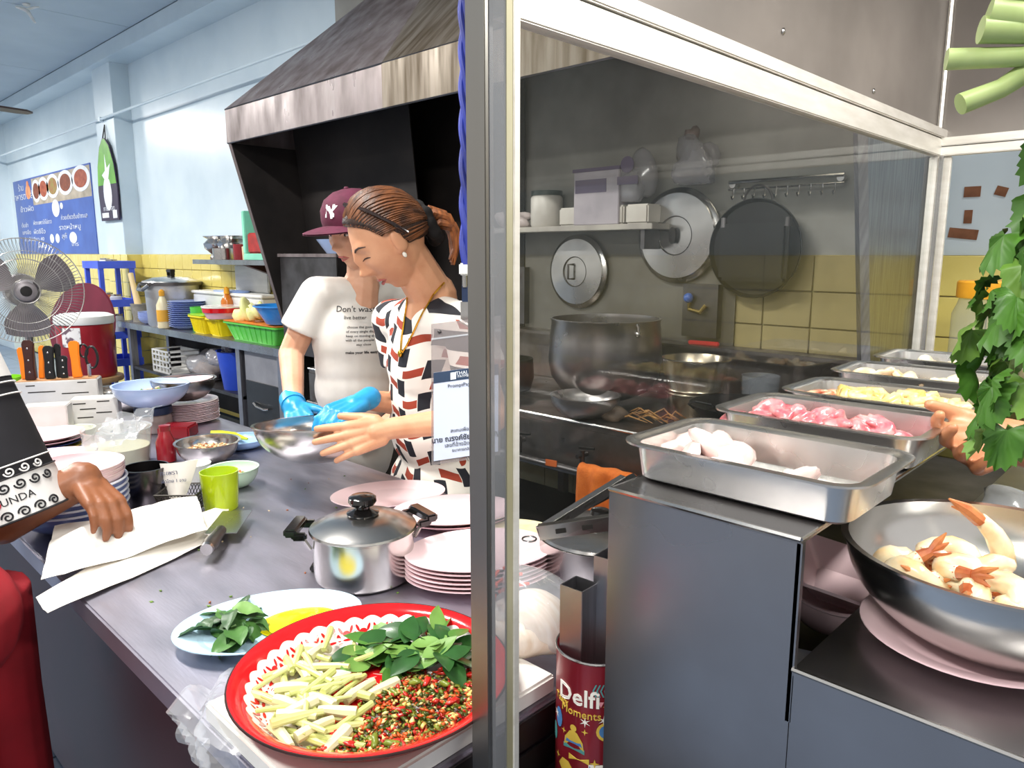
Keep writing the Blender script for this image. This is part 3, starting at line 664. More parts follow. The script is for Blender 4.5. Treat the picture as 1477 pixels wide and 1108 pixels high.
for i in range(9):
    a = 2 * PI * i / 9; patch(pe, .02 * math.cos(a) - .005, .02 * math.sin(a) + .02, .009, .0015, a + .9, .0024)
part('rose_petal_lines', pe, mat('rose_pink_print', '#f09a8f', .3), et)
# tray herbs (view basis on the counter: right = .718,.696 ; away = -.696,.718)
TC = Vector((-.803, .548)); RT = Vector((.718, .696)); AW = Vector((-.696, .718))
def tpos(a, b): p = TC + RT * a + AW * b; return p.x, p.y
lg_a = mat('lemongrass_green', '#b4bb62', .4, 0, '#d3d19a', ns=25, st=(.3, 1, 1)); lg_b = mat('lemongrass_cream', '#d9d3b2', .4, 0, '#c2bd80', ns=20, st=(.3, 1, 1))
lgm = []
for i in range(7):
    L_ = (.06, .075, .05, .085, .065, .045, .07)[i]; r0 = (.0055, .004, .0075, .0035, .006, .0085, .0045)[i]
    mb = MB().tube([(-L_ / 2, 0, 0), (-L_ / 4, .001, .0005), (L_ / 4, 0, .001), (L_ / 2, -.001, 0)], [r0, r0 * 1.05, r0 * .85, r0 * .7], 8)
    lgm.append(mb.mesh('lemongrass_stalk', lg_b if i in (2, 5) else lg_a))
rr = random.Random(21)
for i in range(58):
    while True:
        a = rr.uniform(-.165, .03); b = rr.uniform(-.13, .095)
        if math.hypot(a, b) < .158 and not (a > -.03 and b > .02) and not (a > -.005 and b < -.045) and math.hypot(a + .002, b - .028) > .036: break
    x, y = tpos(a, b); r = math.hypot(a, b); up = max(0, .02 - abs(a + .075) * .25) * rr.random() * 1.1
    tag(link('lemongrass_stalk', lgm[i % 7], None, (x, y, CZ + .031 + zt_(min(r, .18)) + .008 + up), (0, rr.uniform(-.16, .16), rr.uniform(0, 6.3))), 'cut lemongrass stalk piled on the red tray', 'lemongrass', 'lemongrass pieces on the tray')
kl = [leaf_mesh('lime_leaf', .056, .034, mat('lime_leaf_dark', '#2f5a2a', .28, 0, '#23461f', ns=20, coat=.3), .2, .12), leaf_mesh('lime_leaf', .05, .03, mat('lime_leaf_mid', '#4d7a33', .35, 0, '#3f6b29', ns=20), .1, .2), leaf_mesh('lime_leaf', .06, .032, mat('lime_leaf_pale', '#6f9448', .4, 0, '#5f8539', ns=20), -.15, .15)]
for i in range(62):
    while True:
        a = rr.uniform(-.04, .165); b = rr.uniform(.01, .13)
        if math.hypot(a, b) < .15 and b > .02 and not (a < 0 and b < .055): break
    x, y = tpos(a, b); h_ = .012 + .035 * rr.random() * max(0, 1 - math.hypot(a - .085, b - .07) / .09)
    tag(link('lime_leaf', kl[i % 3 if rr.random() < .75 else 0], None, (x, y, CZ + .031 + zt_(min(math.hypot(a, b), .18)) + h_), (rr.uniform(-.5, .5), rr.uniform(-.5, .35), rr.uniform(0, 6.3))), 'kaffir lime leaf heaped on the red tray', 'leaf', 'kaffir lime leaves on the tray')
def bits(name, n, fpos, cols, s, parent=None, seed=1, lab=None, el=(1.7, 1, .6)):
    """one uncountable heap of chopped bits, a material slot per colour"""
    r = random.Random(seed); me = bpy.data.meshes.new(name); V_ = []; F_ = []; mi = []
    for i in range(n):
        x, y, z = fpos(r); k = s * r.uniform(.55, 1.3); q = Euler((r.uniform(-.7, .7), r.uniform(-.7, .7), r.uniform(0, 6.3))).to_matrix(); o_ = len(V_)
        c = r.randrange(len(cols))
        for p in ((1, 0, 0), (-1, 0, 0), (0, 1, 0), (0, -1, 0), (0, 0, 1), (0, 0, -1)):
            v = q @ Vector((p[0] * k * el[0], p[1] * k * el[1], p[2] * k * el[2])); V_.append((x + v.x, y + v.y, z + v.z))
        for f_ in ((0, 2, 4), (2, 1, 4), (1, 3, 4), (3, 0, 4), (2, 0, 5), (1, 2, 5), (3, 1, 5), (0, 3, 5)): F_.append(tuple(o_ + t for t in f_)); mi.append(c)
    me.from_pydata(V_, [], F_)
    for m_ in cols: me.materials.append(m_)
    me.polygons.foreach_set('material_index', mi); me.shade_smooth()
    o = link(name, me, parent); o['kind'] = 'stuff'
    if lab: o['label'] = lab[0]; o['category'] = lab[1]
    return o
ch = [mat('chilli_red', '#c8281c', .25, 0, '#a01a12', ns=30, coat=.3), mat('chilli_green', '#5d6b1c', .3, 0, '#7d8427', ns=30, coat=.3), mat('chilli_seed', '#ecd491', .4, 0, '#d9b860', ns=30), mat('chilli_orange', '#d8622a', .3, 0, '#b5461a', ns=30), mat('chilli_dark_green', '#44501a', .3)]
def chp(r):
    while True:
        a = r.uniform(-.05, .17); b = r.uniform(-.16, .045)
        if math.hypot(a, b) < .166 and (a > -.012 or b < -.06) and b < .04 - max(0, .06 - a) * .6: break
    x, y = tpos(a, b); d = math.hypot(a - .075, b + .065); return x, y, CZ + .031 + zt_(min(math.hypot(a, b), .18)) + .003 + r.random() * max(.002, .024 - d * .22)
bits('chopped_chillies', 2300, chp, ch, .0034, None, 5, ('finely chopped red and green chillies with seeds on the red tray', 'chillies'))
rr = random.Random(8); cm = [lump('chilli_piece', ch[i], .011, .005, .004, i, 10) for i in (0, 1, 0)]
for i in range(26):
    x, y, z = chp(rr); tag(link('chilli_piece', cm[i % 3], None, (x, y, z + .006), (0, rr.uniform(-.4, .4), rr.uniform(0, 6))), 'larger cut chilli pod piece lying in the chopped chillies', 'chilli', 'cut chilli pieces')
# blue oval platter with basil
def oval(name, rx, ry, m, h=.02, rim=None):
    mb = MB().lathe([(r / 1.0, z) for r, z in plate_prof(1, h, .62)], 56, sx=rx, sy=ry); return mb.mesh(name, m)
solo('oval_platter', MB().lathe(plate_prof(1, .024, .6), 64, sx=.155, sy=.107), bluep, 'pale blue oval platter with basil leaves and yellow oil', 'platter', (-1.118, .560, CZ + .001), 1.17)
oil = mat('yellow_oil', '#e8d81e', .08, 0, '#d9c70f', ns=9, coat=.6)
solo('oil_puddle', MB().lathe([(.01, 0), (.058, 0), (.062, .0012), (.055, .0022), (.01, .0026)], 40, sx=1.15, sy=.85), oil, 'yellow oil puddle on the pale blue platter', 'oil', (-1.098, .606, CZ + .0085), 1.1)
bas = [leaf_mesh('leaf', .058, .04, mat('basil_leaf', '#4f7a3a', .4, 0, '#3a6230', ns=20), .3, .3, wave=.0015), leaf_mesh('leaf', .048, .032, mat('basil_leaf_dark', '#33572c', .4, 0, '#274723', ns=20), .2, .35, wave=.001), leaf_mesh('leaf', .05, .034, mat('basil_leaf_light', '#7ca05c', .45, 0, '#648c47', ns=20), .35, .25, wave=.002)]
def basil(name, label, loc, n, rad, seed, sc=1):
    t = thing(name, label, 'basil', loc); r = random.Random(seed)
    part('stem', MB().tube([(-rad, 0, .006), (0, .004, .01), (rad * .8, -.004, .008)], .0015, 6), stemg, t)
    for i in range(n):
        a = r.uniform(0, 6.3); d = rad * r.random() ** .7; o = link('leaf', bas[r.randrange(3)], t, (d * math.cos(a), d * math.sin(a), .014 + .028 * (1 - d / rad) * r.random()), (r.uniform(-.5, .5), r.uniform(-.3, .5), r.uniform(0, 6.3)))
        o.scale = (sc,) * 3
    return t
basil('basil_heap', 'heap of green basil leaves on the pale blue platter', (-1.158, .512, CZ + .006), 30, .05, 2)
# lidded pot
PX, PY = -1.19, .803
pot = thing('lidded_pot', 'shiny steel pot with domed lid and black bakelite handles', 'pot', (PX, PY, CZ))
part('body', MB().lathe([(.06, 0), (.088, .001), (.097, .009), (.099, .02), (.099, .098), (.103, .1), (.103, .103), (.097, .103), (.096, .09), (.096, .015), (.06, .006)], 64), bowlsteel, pot)
lid = part('lid', MB().lathe([(.104, .103), (.106, .105), (.104, .109), (.097, .112), (.075, .123), (.04, .13), (.01, .132), (.002, .132)], 64), bowlsteel, pot)
part('knob', MB().lathe([(.008, .130), (.030, .131), (.032, .135), (.022, .139), (.014, .144), (.014, .148), (.024, .152), (.028, .158), (.027, .166), (.022, .170), (.004, .171)], 40), mat('black_bakelite', '#0d0c0c', .15, 0, '#161414', ns=6, coat=.5), lid)
for s in (-1, 1):
    d = Vector((RT.x, RT.y, 0)) * s if s == -1 else Vector((RT.x * .75 + AW.x * .55, RT.y * .75 + AW.y * .55, 0)); d.normalize(); n = Vector((-d.y, d.x, 0))
    hd = MB()
    hd.box(d * .135 + Vector((0, 0, .105)), (.026, .085, .017), math.atan2(d.y, d.x)); hd.box(d * .118 + n * .036 + Vector((0, 0, .098)), (.03, .014, .016), math.atan2(d.y, d.x)); hd.box(d * .118 - n * .036 + Vector((0, 0, .098)), (.03, .014, .016), math.atan2(d.y, d.x))
    hp = part('handle', hd, MC['black_bakelite'], pot, bevel=.004)
    part('bracket', MB().tube([d * .098 + n * .03 + Vector((0, 0, .07)), d * .11 + n * .034 + Vector((0, 0, .092))], .004, 6).tube([d * .098 - n * .03 + Vector((0, 0, .07)), d * .11 - n * .034 + Vector((0, 0, .092))], .004, 6), steel, hp)
# knife lying behind the pot
kn = thing('paring_knife', 'small knife with dark blade lying beside the lidded pot', 'knife', (-1.33, .79, CZ + .004), 2.35)
part('blade', MB().prism([(0, -.009), (.07, -.006), (.085, .004), (0, .009)], -.0008, .0008, 'z'), steel, kn); part('handle', MB().bb((-.07, -.008, -.004), (0, .008, .008)), black_p, kn, bevel=.003)
# pink oval platters
pov = oval('oval_plate', .15, .108, pinkm, .02)
for i in range(6):
    tag(link('oval_plate', pov, None, (-1.018 + .001 * (i % 2), .958, CZ + .001 + .0085 * i), (0, 0, 1.0 + .02 * (i % 3))), ('topmost' if i == 5 else 'lowest' if i == 0 else 'inner') + ' pink oval plate of the stack beside the steel post', 'plate', 'stack of pink oval plates beside the post')
tag(link('oval_plate', pov, None, (-1.535, 1.118, CZ + .001), (0, 0, 1.1)), 'pink oval plate lying flat behind the lidded pot', 'plate')
pov2 = oval('oval_plate', .14, .105, pinkr, .022)
tag(link('oval_plate', pov2, None, (-1.29, 1.135, CZ + .001), (0, 0, 1.0)), 'deep pink plate under the oval plate at the counter edge', 'plate')
tag(link('oval_plate', pov, None, (-1.288, 1.132, CZ + .015), (0, 0, .95)), 'pink oval plate topping a deep pink one at the counter edge', 'plate')
# bag of noodles, dough board, second pot with tongs, right of the post
ng = thing('noodle_bag', 'clear plastic bag of white rice noodles with red print', 'bag', (-.735, .80, CZ + .031))
ncol = mat('rice_noodle', '#f2e8dc', .4, 0, '#e2cdb8', ns=18, st=(1, 8, 1), sub=.1)
part('noodles', lump('noodles', ncol, .075, .055, .05, 31, 22, .15), None, ng, loc=(0, 0, .036)); part('bag', lump('bag', bagf, .082, .064, .07, 33, 24, .25), None, ng, loc=(0, .01, .05))
prt = MB(); rr = random.Random(4)
for i in range(9):
    a = -1.3 + .2 * i; prt.box((.055 * math.cos(a + 3.9), .06 * math.sin(a + 3.9), .075 + .018 * (i % 3)), (.004, .024, .004), a + 3.9)
part('red_print', prt, mat('red_print', '#d4533f', .5), ng)
solo('dough_board', MB().lathe([(.02, 0), (.11, 0), (.115, .006), (.11, .014), (.02, .015)], 40), mat('floury_board', '#ece3c2', .75, 0, '#d6caa0', ns=20), 'round cream floury board behind the pink plates', 'board', (-1.12, 1.185, CZ + .001) if False else (-1.10, 1.14, CZ + .0005))
p2 = thing('steel_pan', 'wide steel pan with black knobbed lid beside the counter end', 'pan', (-.86, 1.14, CZ))
part('body', MB().lathe([(.07, 0), (.115, .004), (.12, .02), (.12, .085), (.124, .087), (.117, .087), (.116, .02), (.07, .008)], 56), steel, p2)
l2 = part('lid', MB().lathe([(.121, .088), (.118, .093), (.08, .104), (.03, .11), (.004, .111)], 56), steel, p2); part('knob', MB().lathe([(.006, .11), (.016, .112), (.012, .12), (.02, .128), (.018, .136), (.003, .138)], 24), MC['black_bakelite'], l2)
tg_ = thing('steel_tongs', 'folded steel grill tongs with slotted arms and hanging ring', 'tongs', (0, 0, 0))
hub = Vector((-0.8,0.892,0.974))
def arm(e, w, name='arm'):
    e = Vector(e); d = (e - hub).normalized(); up = Vector((0, 0, 1)); s_ = d.cross(up).normalized(); u2 = s_.cross(d); q = Matrix((d, s_, u2)).transposed(); L_ = (e - hub).length
    mb = MB(); c = (hub + e) / 2
    mb.box(c + u2 * w / 2, (L_, .014, .0015), rot=q); mb.box(c + s_ * .007, (L_, .0015, w), rot=q); mb.box(c - s_ * .007, (L_, .0015, w), rot=q); o = part(name, mb, steel, tg_)
    for k in (.25, .55, .85): part('slot', MB().box(hub + d * L_ * k - s_ * .0079, (L_ * .12, .0006, w * .35), rot=q).box(hub + d * L_ * k + s_ * .0079, (L_ * .12, .0006, w * .35), rot=q), soot, o)
arm((-0.684,0.983,1.002), .024); arm((-0.752,1.067,1.038), .016)
part('ring', MB().tube(arc((hub.x - .012, hub.y - .012, hub.z - .012), .012, 0, 2 * PI, 18)[:-1], .0016, 6, closed=True), steel, tg_)
part('grip', MB().tube([(-0.781,1.003,1.004), (-0.75,1.097,1.034)], .011, 8), black_p, tg_)
# paper sheets and cleaver
pap = mat('greaseproof_paper', '#efeae2', .5, 0, '#e4ddd2', ns=3, coat=.1)
def paper(name, corners, n, label, seed, amp=.006, lift=None):
    A, B_, C_, D_ = (Vector(c) for c in corners); mb = MB(); vs = []; fs = []; r = random.Random(seed); ph = [(r.uniform(3, 9), r.uniform(3, 9), r.uniform(0, 6)) for _ in range(4)]
    for i in range(n + 1):
        for j in range(n + 1):
            s_, t = i / n, j / n; p = (A * (1 - s_) + B_ * s_) * (1 - t) + (D_ * (1 - s_) + C_ * s_) * t
            z = amp * (1 + sum(math.sin(a * s_ + b * t + c) for a, b, c in ph) / 3) + amp * .35 * abs(math.sin(9 * s_ + 14 * t + seed)) ** .6; z += lift(s_, t) if lift else 0; vs.append((p.x, p.y, p.z + z))
    k = len(vs); vs += [(x, y, z - .0006) for x, y, z in vs]
    for i in range(n):
        for j in range(n):
            a = i * (n + 1) + j; q = (a, a + 1, a + n + 2, a + n + 1); fs += [q, tuple(k + t for t in q[::-1])]
    return solo(name, mb.add(vs, fs), pap, label, 'paper', ang=60)
paper('paper_sheet', ((-1.538,0.311,0.803), (-1.448,0.308,0.803), (-1.594,0.71,0.803), (-1.787,0.801,0.803)), 20, 'long white greaseproof sheet weighted by the cleaver on the counter', 1, .004, lambda s_, t: .035 * math.exp(-((s_ - .1) / .3) ** 2) * (1 - t) if False else .02 * math.sin(PI * t) * (1 - s_))
paper('paper_sheet', ((-1.571,0.329,0.815), (-1.572,0.653,0.82), (-1.75,0.705,0.85), (-1.75,0.403,0.85)), 24, 'folded white greaseproof sheet lifted by the hand, over a longer sheet', 2, .010, lambda s_, t: .035 * math.exp(-((t - .55) / .16) ** 2 - ((s_ - .45) / .45) ** 2))
cv = thing('cleaver', 'steel cleaver whose rounded handle lies on the paper sheets', 'cleaver', (-1.49,0.617,0.83), 0)
hv = Vector((-1.618,0.71,0.83)) - Vector((-1.497,0.61,0.83)); hv.normalize()
part('handle', MB().tube([hv * -.005, hv * .02, hv * .06, hv * .1], [.014, .0165, .0135, .012], 14), mat('worn_steel_handle', '#8d8780', .3, 1, '#6e675f', ns=14), cv)
part('blade', MB().box(hv * .17 + Vector((0, 0, -.006)), (.15, .07, .002), math.atan2(hv.y, hv.x)), steel, cv)
part('end_cap', MB().cyl(hv * -.012, hv * -.004, .013, .0145, 14), steel, cv)

# ------------------------------------------------------------------ crockery cluster on the far half of the counter
def cup(r, h, rb, t=.0025): return [(rb * .3, 0), (rb, 0), (rb + .002, .003), (r, h), (r - t, h), (rb - t, .006), (rb * .3, .006)]
solo('steel_mug', MB().lathe([(.02, 0), (.05, 0), (.053, .004), (.054, .1), (.056, .1), (.056, .103), (.052, .103), (.051, .006), (.02, .004)], 48), mat('dark_mug_steel', '#7d787a', .25, 1, '#5e595c', ns=5), 'dark steel cylinder mug beside the wire basket', 'mug', (-1.954, .665, CZ))
wk = thing('wire_basket', 'small square dark wire mesh basket holding a paper note', 'basket', (-1.845, .712, CZ), .8)
wm = mat('dark_wire', '#4a4744', .4, 1)
fr = MB()
for z, s_ in ((.055, .05), (.004, .04)):
    fr.tube([(s_, s_, z), (-s_, s_, z), (-s_, -s_, z), (s_, -s_, z)], .0022, 6, closed=True)
part('frame', fr, wm, wk)
for sx, sy in ((1, 0), (-1, 0), (0, 1), (0, -1)):
    mb = MB()
    for k in range(-6, 7):
        t = k / 6
        for s2 in (-1, 1):
            t2 = max(-1, min(1, t + .5 * s2)); a = (.04, .04 * t); b = (.05, .05 * t2)
            P = lambda q, z: (q[0] * sx - q[1] * sy, q[0] * sy + q[1] * sx, z)
            mb.tube([P(a, .004), P(b, .055)], .0009, 4)
    part('mesh_side', mb, wm, wk)
nt = thing('paper_note', 'curled handwritten paper note standing in the wire basket', 'note', (-1.862, .70, CZ + .03))
mb = MB(); vs = []; fs = []
for i in range(9):
    for j in range(9):
        s_, t = i / 8 - .5, j / 8; wd = .095 * (.45 + .75 * t - .15 * t * t)
        p = RT * (s_ * wd) + AW * (.02 * t + .05 * s_ * s_); vs.append((p.x, p.y, .088 * t + .012 * s_))
for i in range(8):
    for j in range(8): a = i * 9 + j; fs.append((a, a + 1, a + 10, a + 9))
mb.add(vs, fs); mb.add([(x + .0004, y - .0004, z) for x, y, z in vs], [q[::-1] for q in fs]); part('sheet', mb, pap, nt)
ink = mat('ballpoint_ink', '#5a5f78', .6)
mtx = frame_m(Vector((AW.x * -.002 + .0, AW.y * -.002, 0)), (RT.x, RT.y, .1), (AW.x * .2, AW.y * .2, 1))
text_part('handwriting', 'กะเพรา', .016, ink, nt, mtx @ Matrix.Translation((-.012, .066, .0)))
text_part('handwriting', 'ผัดไทย 1 จาน', .012, ink, nt, mtx @ Matrix.Translation((0, .045, .002)))
limeg = mat('lime_translucent_plastic', '#c2d81a', .15, 0, '#aec60f', ns=6, alpha=.82, coat=.4)
solo('plastic_cup', MB().lathe(cup(.047, .098, .04), 40), limeg, 'tall lime green translucent plastic cup with bright liquid', 'cup', (-1.795, .785, CZ))
solo('green_drink', MB().lathe([(.01, .007), (.0365, .007), (.041, .05), (.01, .05)], 32), mat('lime_drink', '#dcee2a', .1, coat=.5), 'bright lime liquid inside the green plastic cup', 'liquid', (-1.795, .785, CZ))
solo('soup_bowl', MB().lathe(bowl_prof(.068, .05, .032, .003, .002), 44), paleg, 'pale mint green soup bowl beside the lime cup', 'bowl', (-1.945, .89, CZ))
bits('soup_scraps', 60, lambda r: (-1.945 + r.uniform(-.03, .03), .89 + r.uniform(-.03, .03), CZ + .03 + r.uniform(0, .006)), [ch[2], ch[3], mat('herb_bits', '#6f8f3a', .5)], .005, None, 9, ('leftover food scraps in the mint green bowl', 'food'))
pv = film('clear_plastic_tub', (.93, .94, .93), .2, '#eceeed', .9, .08)
tb_ = thing('plastic_tub', 'clear round plastic tub half full of cloudy liquid in a bag', 'tub', (-2.423, .75, CZ))
part('wall', MB().lathe([(.03, 0), (.088, 0), (.098, .11), (.101, .113), (.097, .113), (.085, .004), (.03, .004)], 48), pv, tb_)
part('cloudy_liquid', MB().lathe([(.02, .005), (.084, .005), (.090, .055), (.02, .056)], 40), mat('cloudy_liquid', '#ddd8ba', .2, 0, '#cfc9a4', ns=5), tb_)
part('bag', MB(), bagf, tb_) if False else part('bag', crumple(.2, .16, .02, 18, 9), wrapm, tb_, loc=(.03, .02, .105), rot=(.5, -.3, .6), ang=20)
solo('pale_bowl', MB().lathe(bowl_prof(.062, .045, .03, .004, .004), 40), mat('cream_melamine', '#e9ecd9', .3, 0, '#dde2c9', ns=5), 'cream bowl with scraps behind the clear tub', 'bowl', (-2.81, .738, CZ))
rb_ = thing('sauce_bottle', 'dark red sauce bottle lying against the clear tub', 'bottle', (-2.335, .86, CZ))
redp = mat('dark_red_plastic', '#8e1420', .25, 0, '#7a0f19', ns=6, coat=.4)
part('body', MB().lathe([(.02, 0), (.028, .003), (.029, .065), (.02, .085), (.015, .1)], 28), redp, rb_); part('cap', MB().lathe([(.016, .099), (.017, .116), (.004, .118)], 20), redp, rb_)
solo('peanut_bowl', MB().lathe(bowl_prof(.092, .062, .045), 52), bowlsteel, 'steel bowl of chopped peanuts beside the red sauce bottle', 'bowl', (-2.24, .95, CZ))
nut = [mat('peanut', '#d9b98a', .5, 0, '#c49a62', ns=30), mat('peanut_pale', '#ead9ba', .5, 0, '#d8c096', ns=30), mat('peanut_skin', '#a9603a', .5)]
bits('chopped_peanuts', 420, lambda r: (lambda a, d: (-2.24 + d * math.cos(a), .95 + d * math.sin(a), CZ + .034 + r.random() * (.016 - d * .1)))(r.uniform(0, 6.3), .072 * math.sqrt(r.random())), nut, .005, None, 12, ('chopped peanuts heaped in the steel bowl', 'peanuts'), (1.3, 1, .9))
solo('white_cup', MB().lathe(cup(.042, .055, .03), 36), white_p, 'white plastic cup behind the paper note', 'cup', (-2.06, .835, CZ))
# blender jar carrying a blue bowl
jr = thing('storage_jar', 'glass jar with navy lid carrying the pale blue bowl', 'jar', (-2.78, .99, CZ))
part('body', MB().lathe([(.03, 0), (.058, .002), (.062, .01), (.062, .06), (.055, .07)], 32), mat('brown_jar_glass', '#9a8a86', .15, 0, '#7e6c66', ns=8, coat=.5), jr); part('lid', MB().lathe([(.03, .068), (.064, .068), (.064, .092), (.058, .096), (.03, .096)], 32), mat('navy_plastic', '#24324f', .35), jr)
solo('salad_bowl', MB().lathe(bowl_prof(.128, .075, .055, .003, .004), 56), bluem, 'pale blue bowl with food scraps resting upon the navy lidded jar', 'bowl', (-2.78, .99, CZ + .0965))
bits('bowl_leftovers', 90, lambda r: (-2.77 + r.uniform(-.03, .05), .99 + r.uniform(-.03, .05), CZ + .0965 + .04 + r.random() * .02), nut + [mat('herb_bits', '#6f8f3a', .5)], .008, None, 3, ('nut and herb leftovers in the pale blue bowl', 'food'))
pps = MB().lathe(plate_prof(.122, .016), 44).mesh('dinner_plate', pinkm)
for i in range(13): tag(link('dinner_plate', pps, None, (-2.86 + .002 * math.sin(i * 2), 1.137 + .002 * math.cos(i * 3), CZ + .001 + .0058 * i)), ('topmost' if i == 12 else 'lowest' if i == 0 else 'inner') + ' pink dinner plate of the stack below the dark steel bowl', 'plate', 'pink plates stacked beside the jar')
solo('prep_bowl', MB().lathe(bowl_prof(.112, .075, .055), 52), mat('grey_bowl_steel', '#9d9896', .28, 1, '#84807d', ns=5), 'dark grey steel bowl on top of the pink plate stack', 'bowl', (-2.86, 1.14, CZ + .0885))
solo('scrap_plate', MB().lathe(plate_prof(.098, .014), 40), pinkm, 'pink plate lying in the mouth of the grey steel bowl', 'plate', (-2.85, 1.145, CZ + .150), (.05, -.05, 0))
solo('maroon_box', MB().bb((-.055, -.045, 0), (.055, .045, .045)), redp, 'small dark red plastic box in front of the pink plate stack', 'box', (-2.63, 1.015, CZ), .8, bevel=.006)
solo('blue_dish', MB().lathe(bowl_prof(.082, .028, .04, .003, .003), 44), mat('cornflower_melamine', '#9fc0ec', .25, 0, '#8fb2e2', ns=5, coat=.3), 'shallow blue dish near the edge with a yellow peel', 'dish', (-2.33, 1.105, CZ))
solo('yellow_peel', MB().tube([(-.06, 0, .03), (-.03, .012, .022), (.02, .008, .016), (.07, -.01, .01)], [.006, .012, .013, .004], 8), mat('lime_yellow_peel', '#c9d12c', .4), 'yellow green peel lying across the shallow blue dish', 'peel', (-2.40, 1.09, CZ + .012), .75)
# knife holders
wkb = mat('white_knife_box', '#d2d0cd', .4, 0, '#c4c1bc', ns=7); slotm = mat('dark_slot', '#2a2520', .8)
def kbox(name, loc, rz, d, h, label, slots, top=True):
    t = thing(name, label, 'knife holder', loc, rz); w_, dp = d
    part('case', MB().bb((-w_ / 2, -dp / 2, 0), (w_ / 2, dp / 2, h)), wkb, t, bevel=.003)
    for x, z, l in slots: part('slot', MB().bb((x - l / 2, -dp / 2 - .0006, z - .002), (x + l / 2, -dp / 2 + .001, z + .002)), slotm, t)
    if top: part('top_plate', MB().bb((-w_ / 2 + .006, -dp / 2 + .006, h - .001), (w_ / 2 - .006, dp / 2 - .006, h + .002)), mat('wood_top', '#b5875a', .6, 0, '#8f6238', ns=9, st=(1, 8, 1)), t)
    return t
ka = math.atan2(.259, -.106) - PI
KA = math.atan2(RT.y, RT.x) + .33
kbox('knife_block', (-3.18, .80, CZ), KA, (.275, .09), .17, 'large white slotted knife block full of knives', [(-.085, .155, .03), (.085, .16, .03), (-.05, .13, .09), (.06, .12, .09)])
kbox('knife_box', (-2.86, .675, CZ), KA, (.135, .08), .135, 'plain white plastic knife box in front of the knife block', [(-.03, .05, .01), (-.015, .05, .008)], False)
kbox('knife_box', (-2.885, .835, CZ), KA, (.15, .08), .135, 'white slotted plastic knife box beside the clear tub', [(-.045, .12, .04), (.03, .125, .04), (-.02, .1, .05), (.03, .085, .05), (-.03, .07, .05)], False)
orh = mat('orange_knife_grip', '#f08418', .4, 0, '#dd7410', ns=6); brh = mat('brown_knife_grip', '#3f2018', .45, 0, '#33170f', ns=12, st=(1, 1, 4))
def knife(off, m, label, w_=.022, L_=.125, riv=True, tilt=0):
    x = Vector((math.cos(KA), math.sin(KA), 0)); p = Vector((-3.18, .80, CZ + .173)) + x * off[0] + Vector((-x.y, x.x, 0)) * off[1]
    t = thing('kitchen_knife', label, 'knife', p, (0, tilt, KA))
    part('handle', MB().prism([(-w_ / 2, 0), (w_ / 2, 0), (w_ * .42, L_ * .3), (w_ * .5, L_ * .7), (w_ * .62, L_ * .93), (w_ * .3, L_), (-w_ * .35, L_), (-w_ * .5, L_ * .9), (-w_ * .42, L_ * .5)], -.009, .009, 'y'), m, t, bevel=.003)
    if riv:
        for k in (.2, .5, .8): part('rivet', MB().ell((0, -.0095, L_ * k), (.0035, .0012, .0035), n=8), steel, t)
    part('blade', MB().bb((-w_ * .45, -.001, -.16), (w_ * .45, .001, .002)), steel, t)
knife((-.115, .02), orh, 'orange handled knife behind the broad brown handled one in the block', .022, .12, False, -.05)
knife((-.088, -.012), brh, 'broad brown riveted knife handle in the white block', .036, .15)
knife((-.06, .02), orh, 'orange handled knife right of the broad brown handle', .02, .125, False, .08)
knife((-.025, -.005), black_p, 'black handled riveted knife in the middle of the block', .034, .125)
knife((.0, .02), black_p, 'slim black knife handle at the back of the block', .02, .13, False)
knife((.02, .0), black_p, 'black riveted knife with short handle beside the orange one', .026, .085)
knife((.065, .0), orh, 'thick orange handled knife beside the black scissors', .034, .14, False, -.04)
sx_ = thing('scissors', 'black looped scissors standing in the knife block', 'scissors', Vector((-3.18, .80, CZ + .173)) + Vector((math.cos(KA), math.sin(KA), 0)) * .102, (0, 0, KA))
part('loop', MB().tube([(.016 + .02 * math.cos(a), 0, .075 + .042 * math.sin(a)) for a in [i * PI / 9 for i in range(18)]], .005, 6, closed=True), black_p, sx_); part('loop', MB().tube([(-.012 + .014 * math.cos(a), .01, .10 + .025 * math.sin(a)) for a in [i * PI / 9 for i in range(18)]], .004, 6, closed=True), black_p, sx_)
part('blade', MB().tube([(0, 0, -.15), (.004, 0, .05)], [.005, .007], 6), steel, sx_)
solo('green_tumbler', MB().lathe(cup(.062, .155, .045), 36), mat('bright_green_plastic', '#8fd62a', .35, 0, '#7cc41e', ns=5), 'tall bright green plastic tumbler behind the knife block', 'tumbler', (-3.50, .69, CZ))
solo('blue_basin_bowl', MB().lathe(bowl_prof(.085, .07, .035, .003, .004), 40), mat('bright_blue_plastic', '#2f8fe0', .2, 0, '#2580d0', ns=5, coat=.4), 'bright blue plastic bowl in front of the green tumbler', 'bowl', (-3.06, .60, CZ))
solo('wok_pan', MB().lathe(bowl_prof(.14, .085, .06, .002, .006), 48), steel, 'wide steel wok behind the white knife boxes', 'wok', (-3.24, 1.03, CZ))
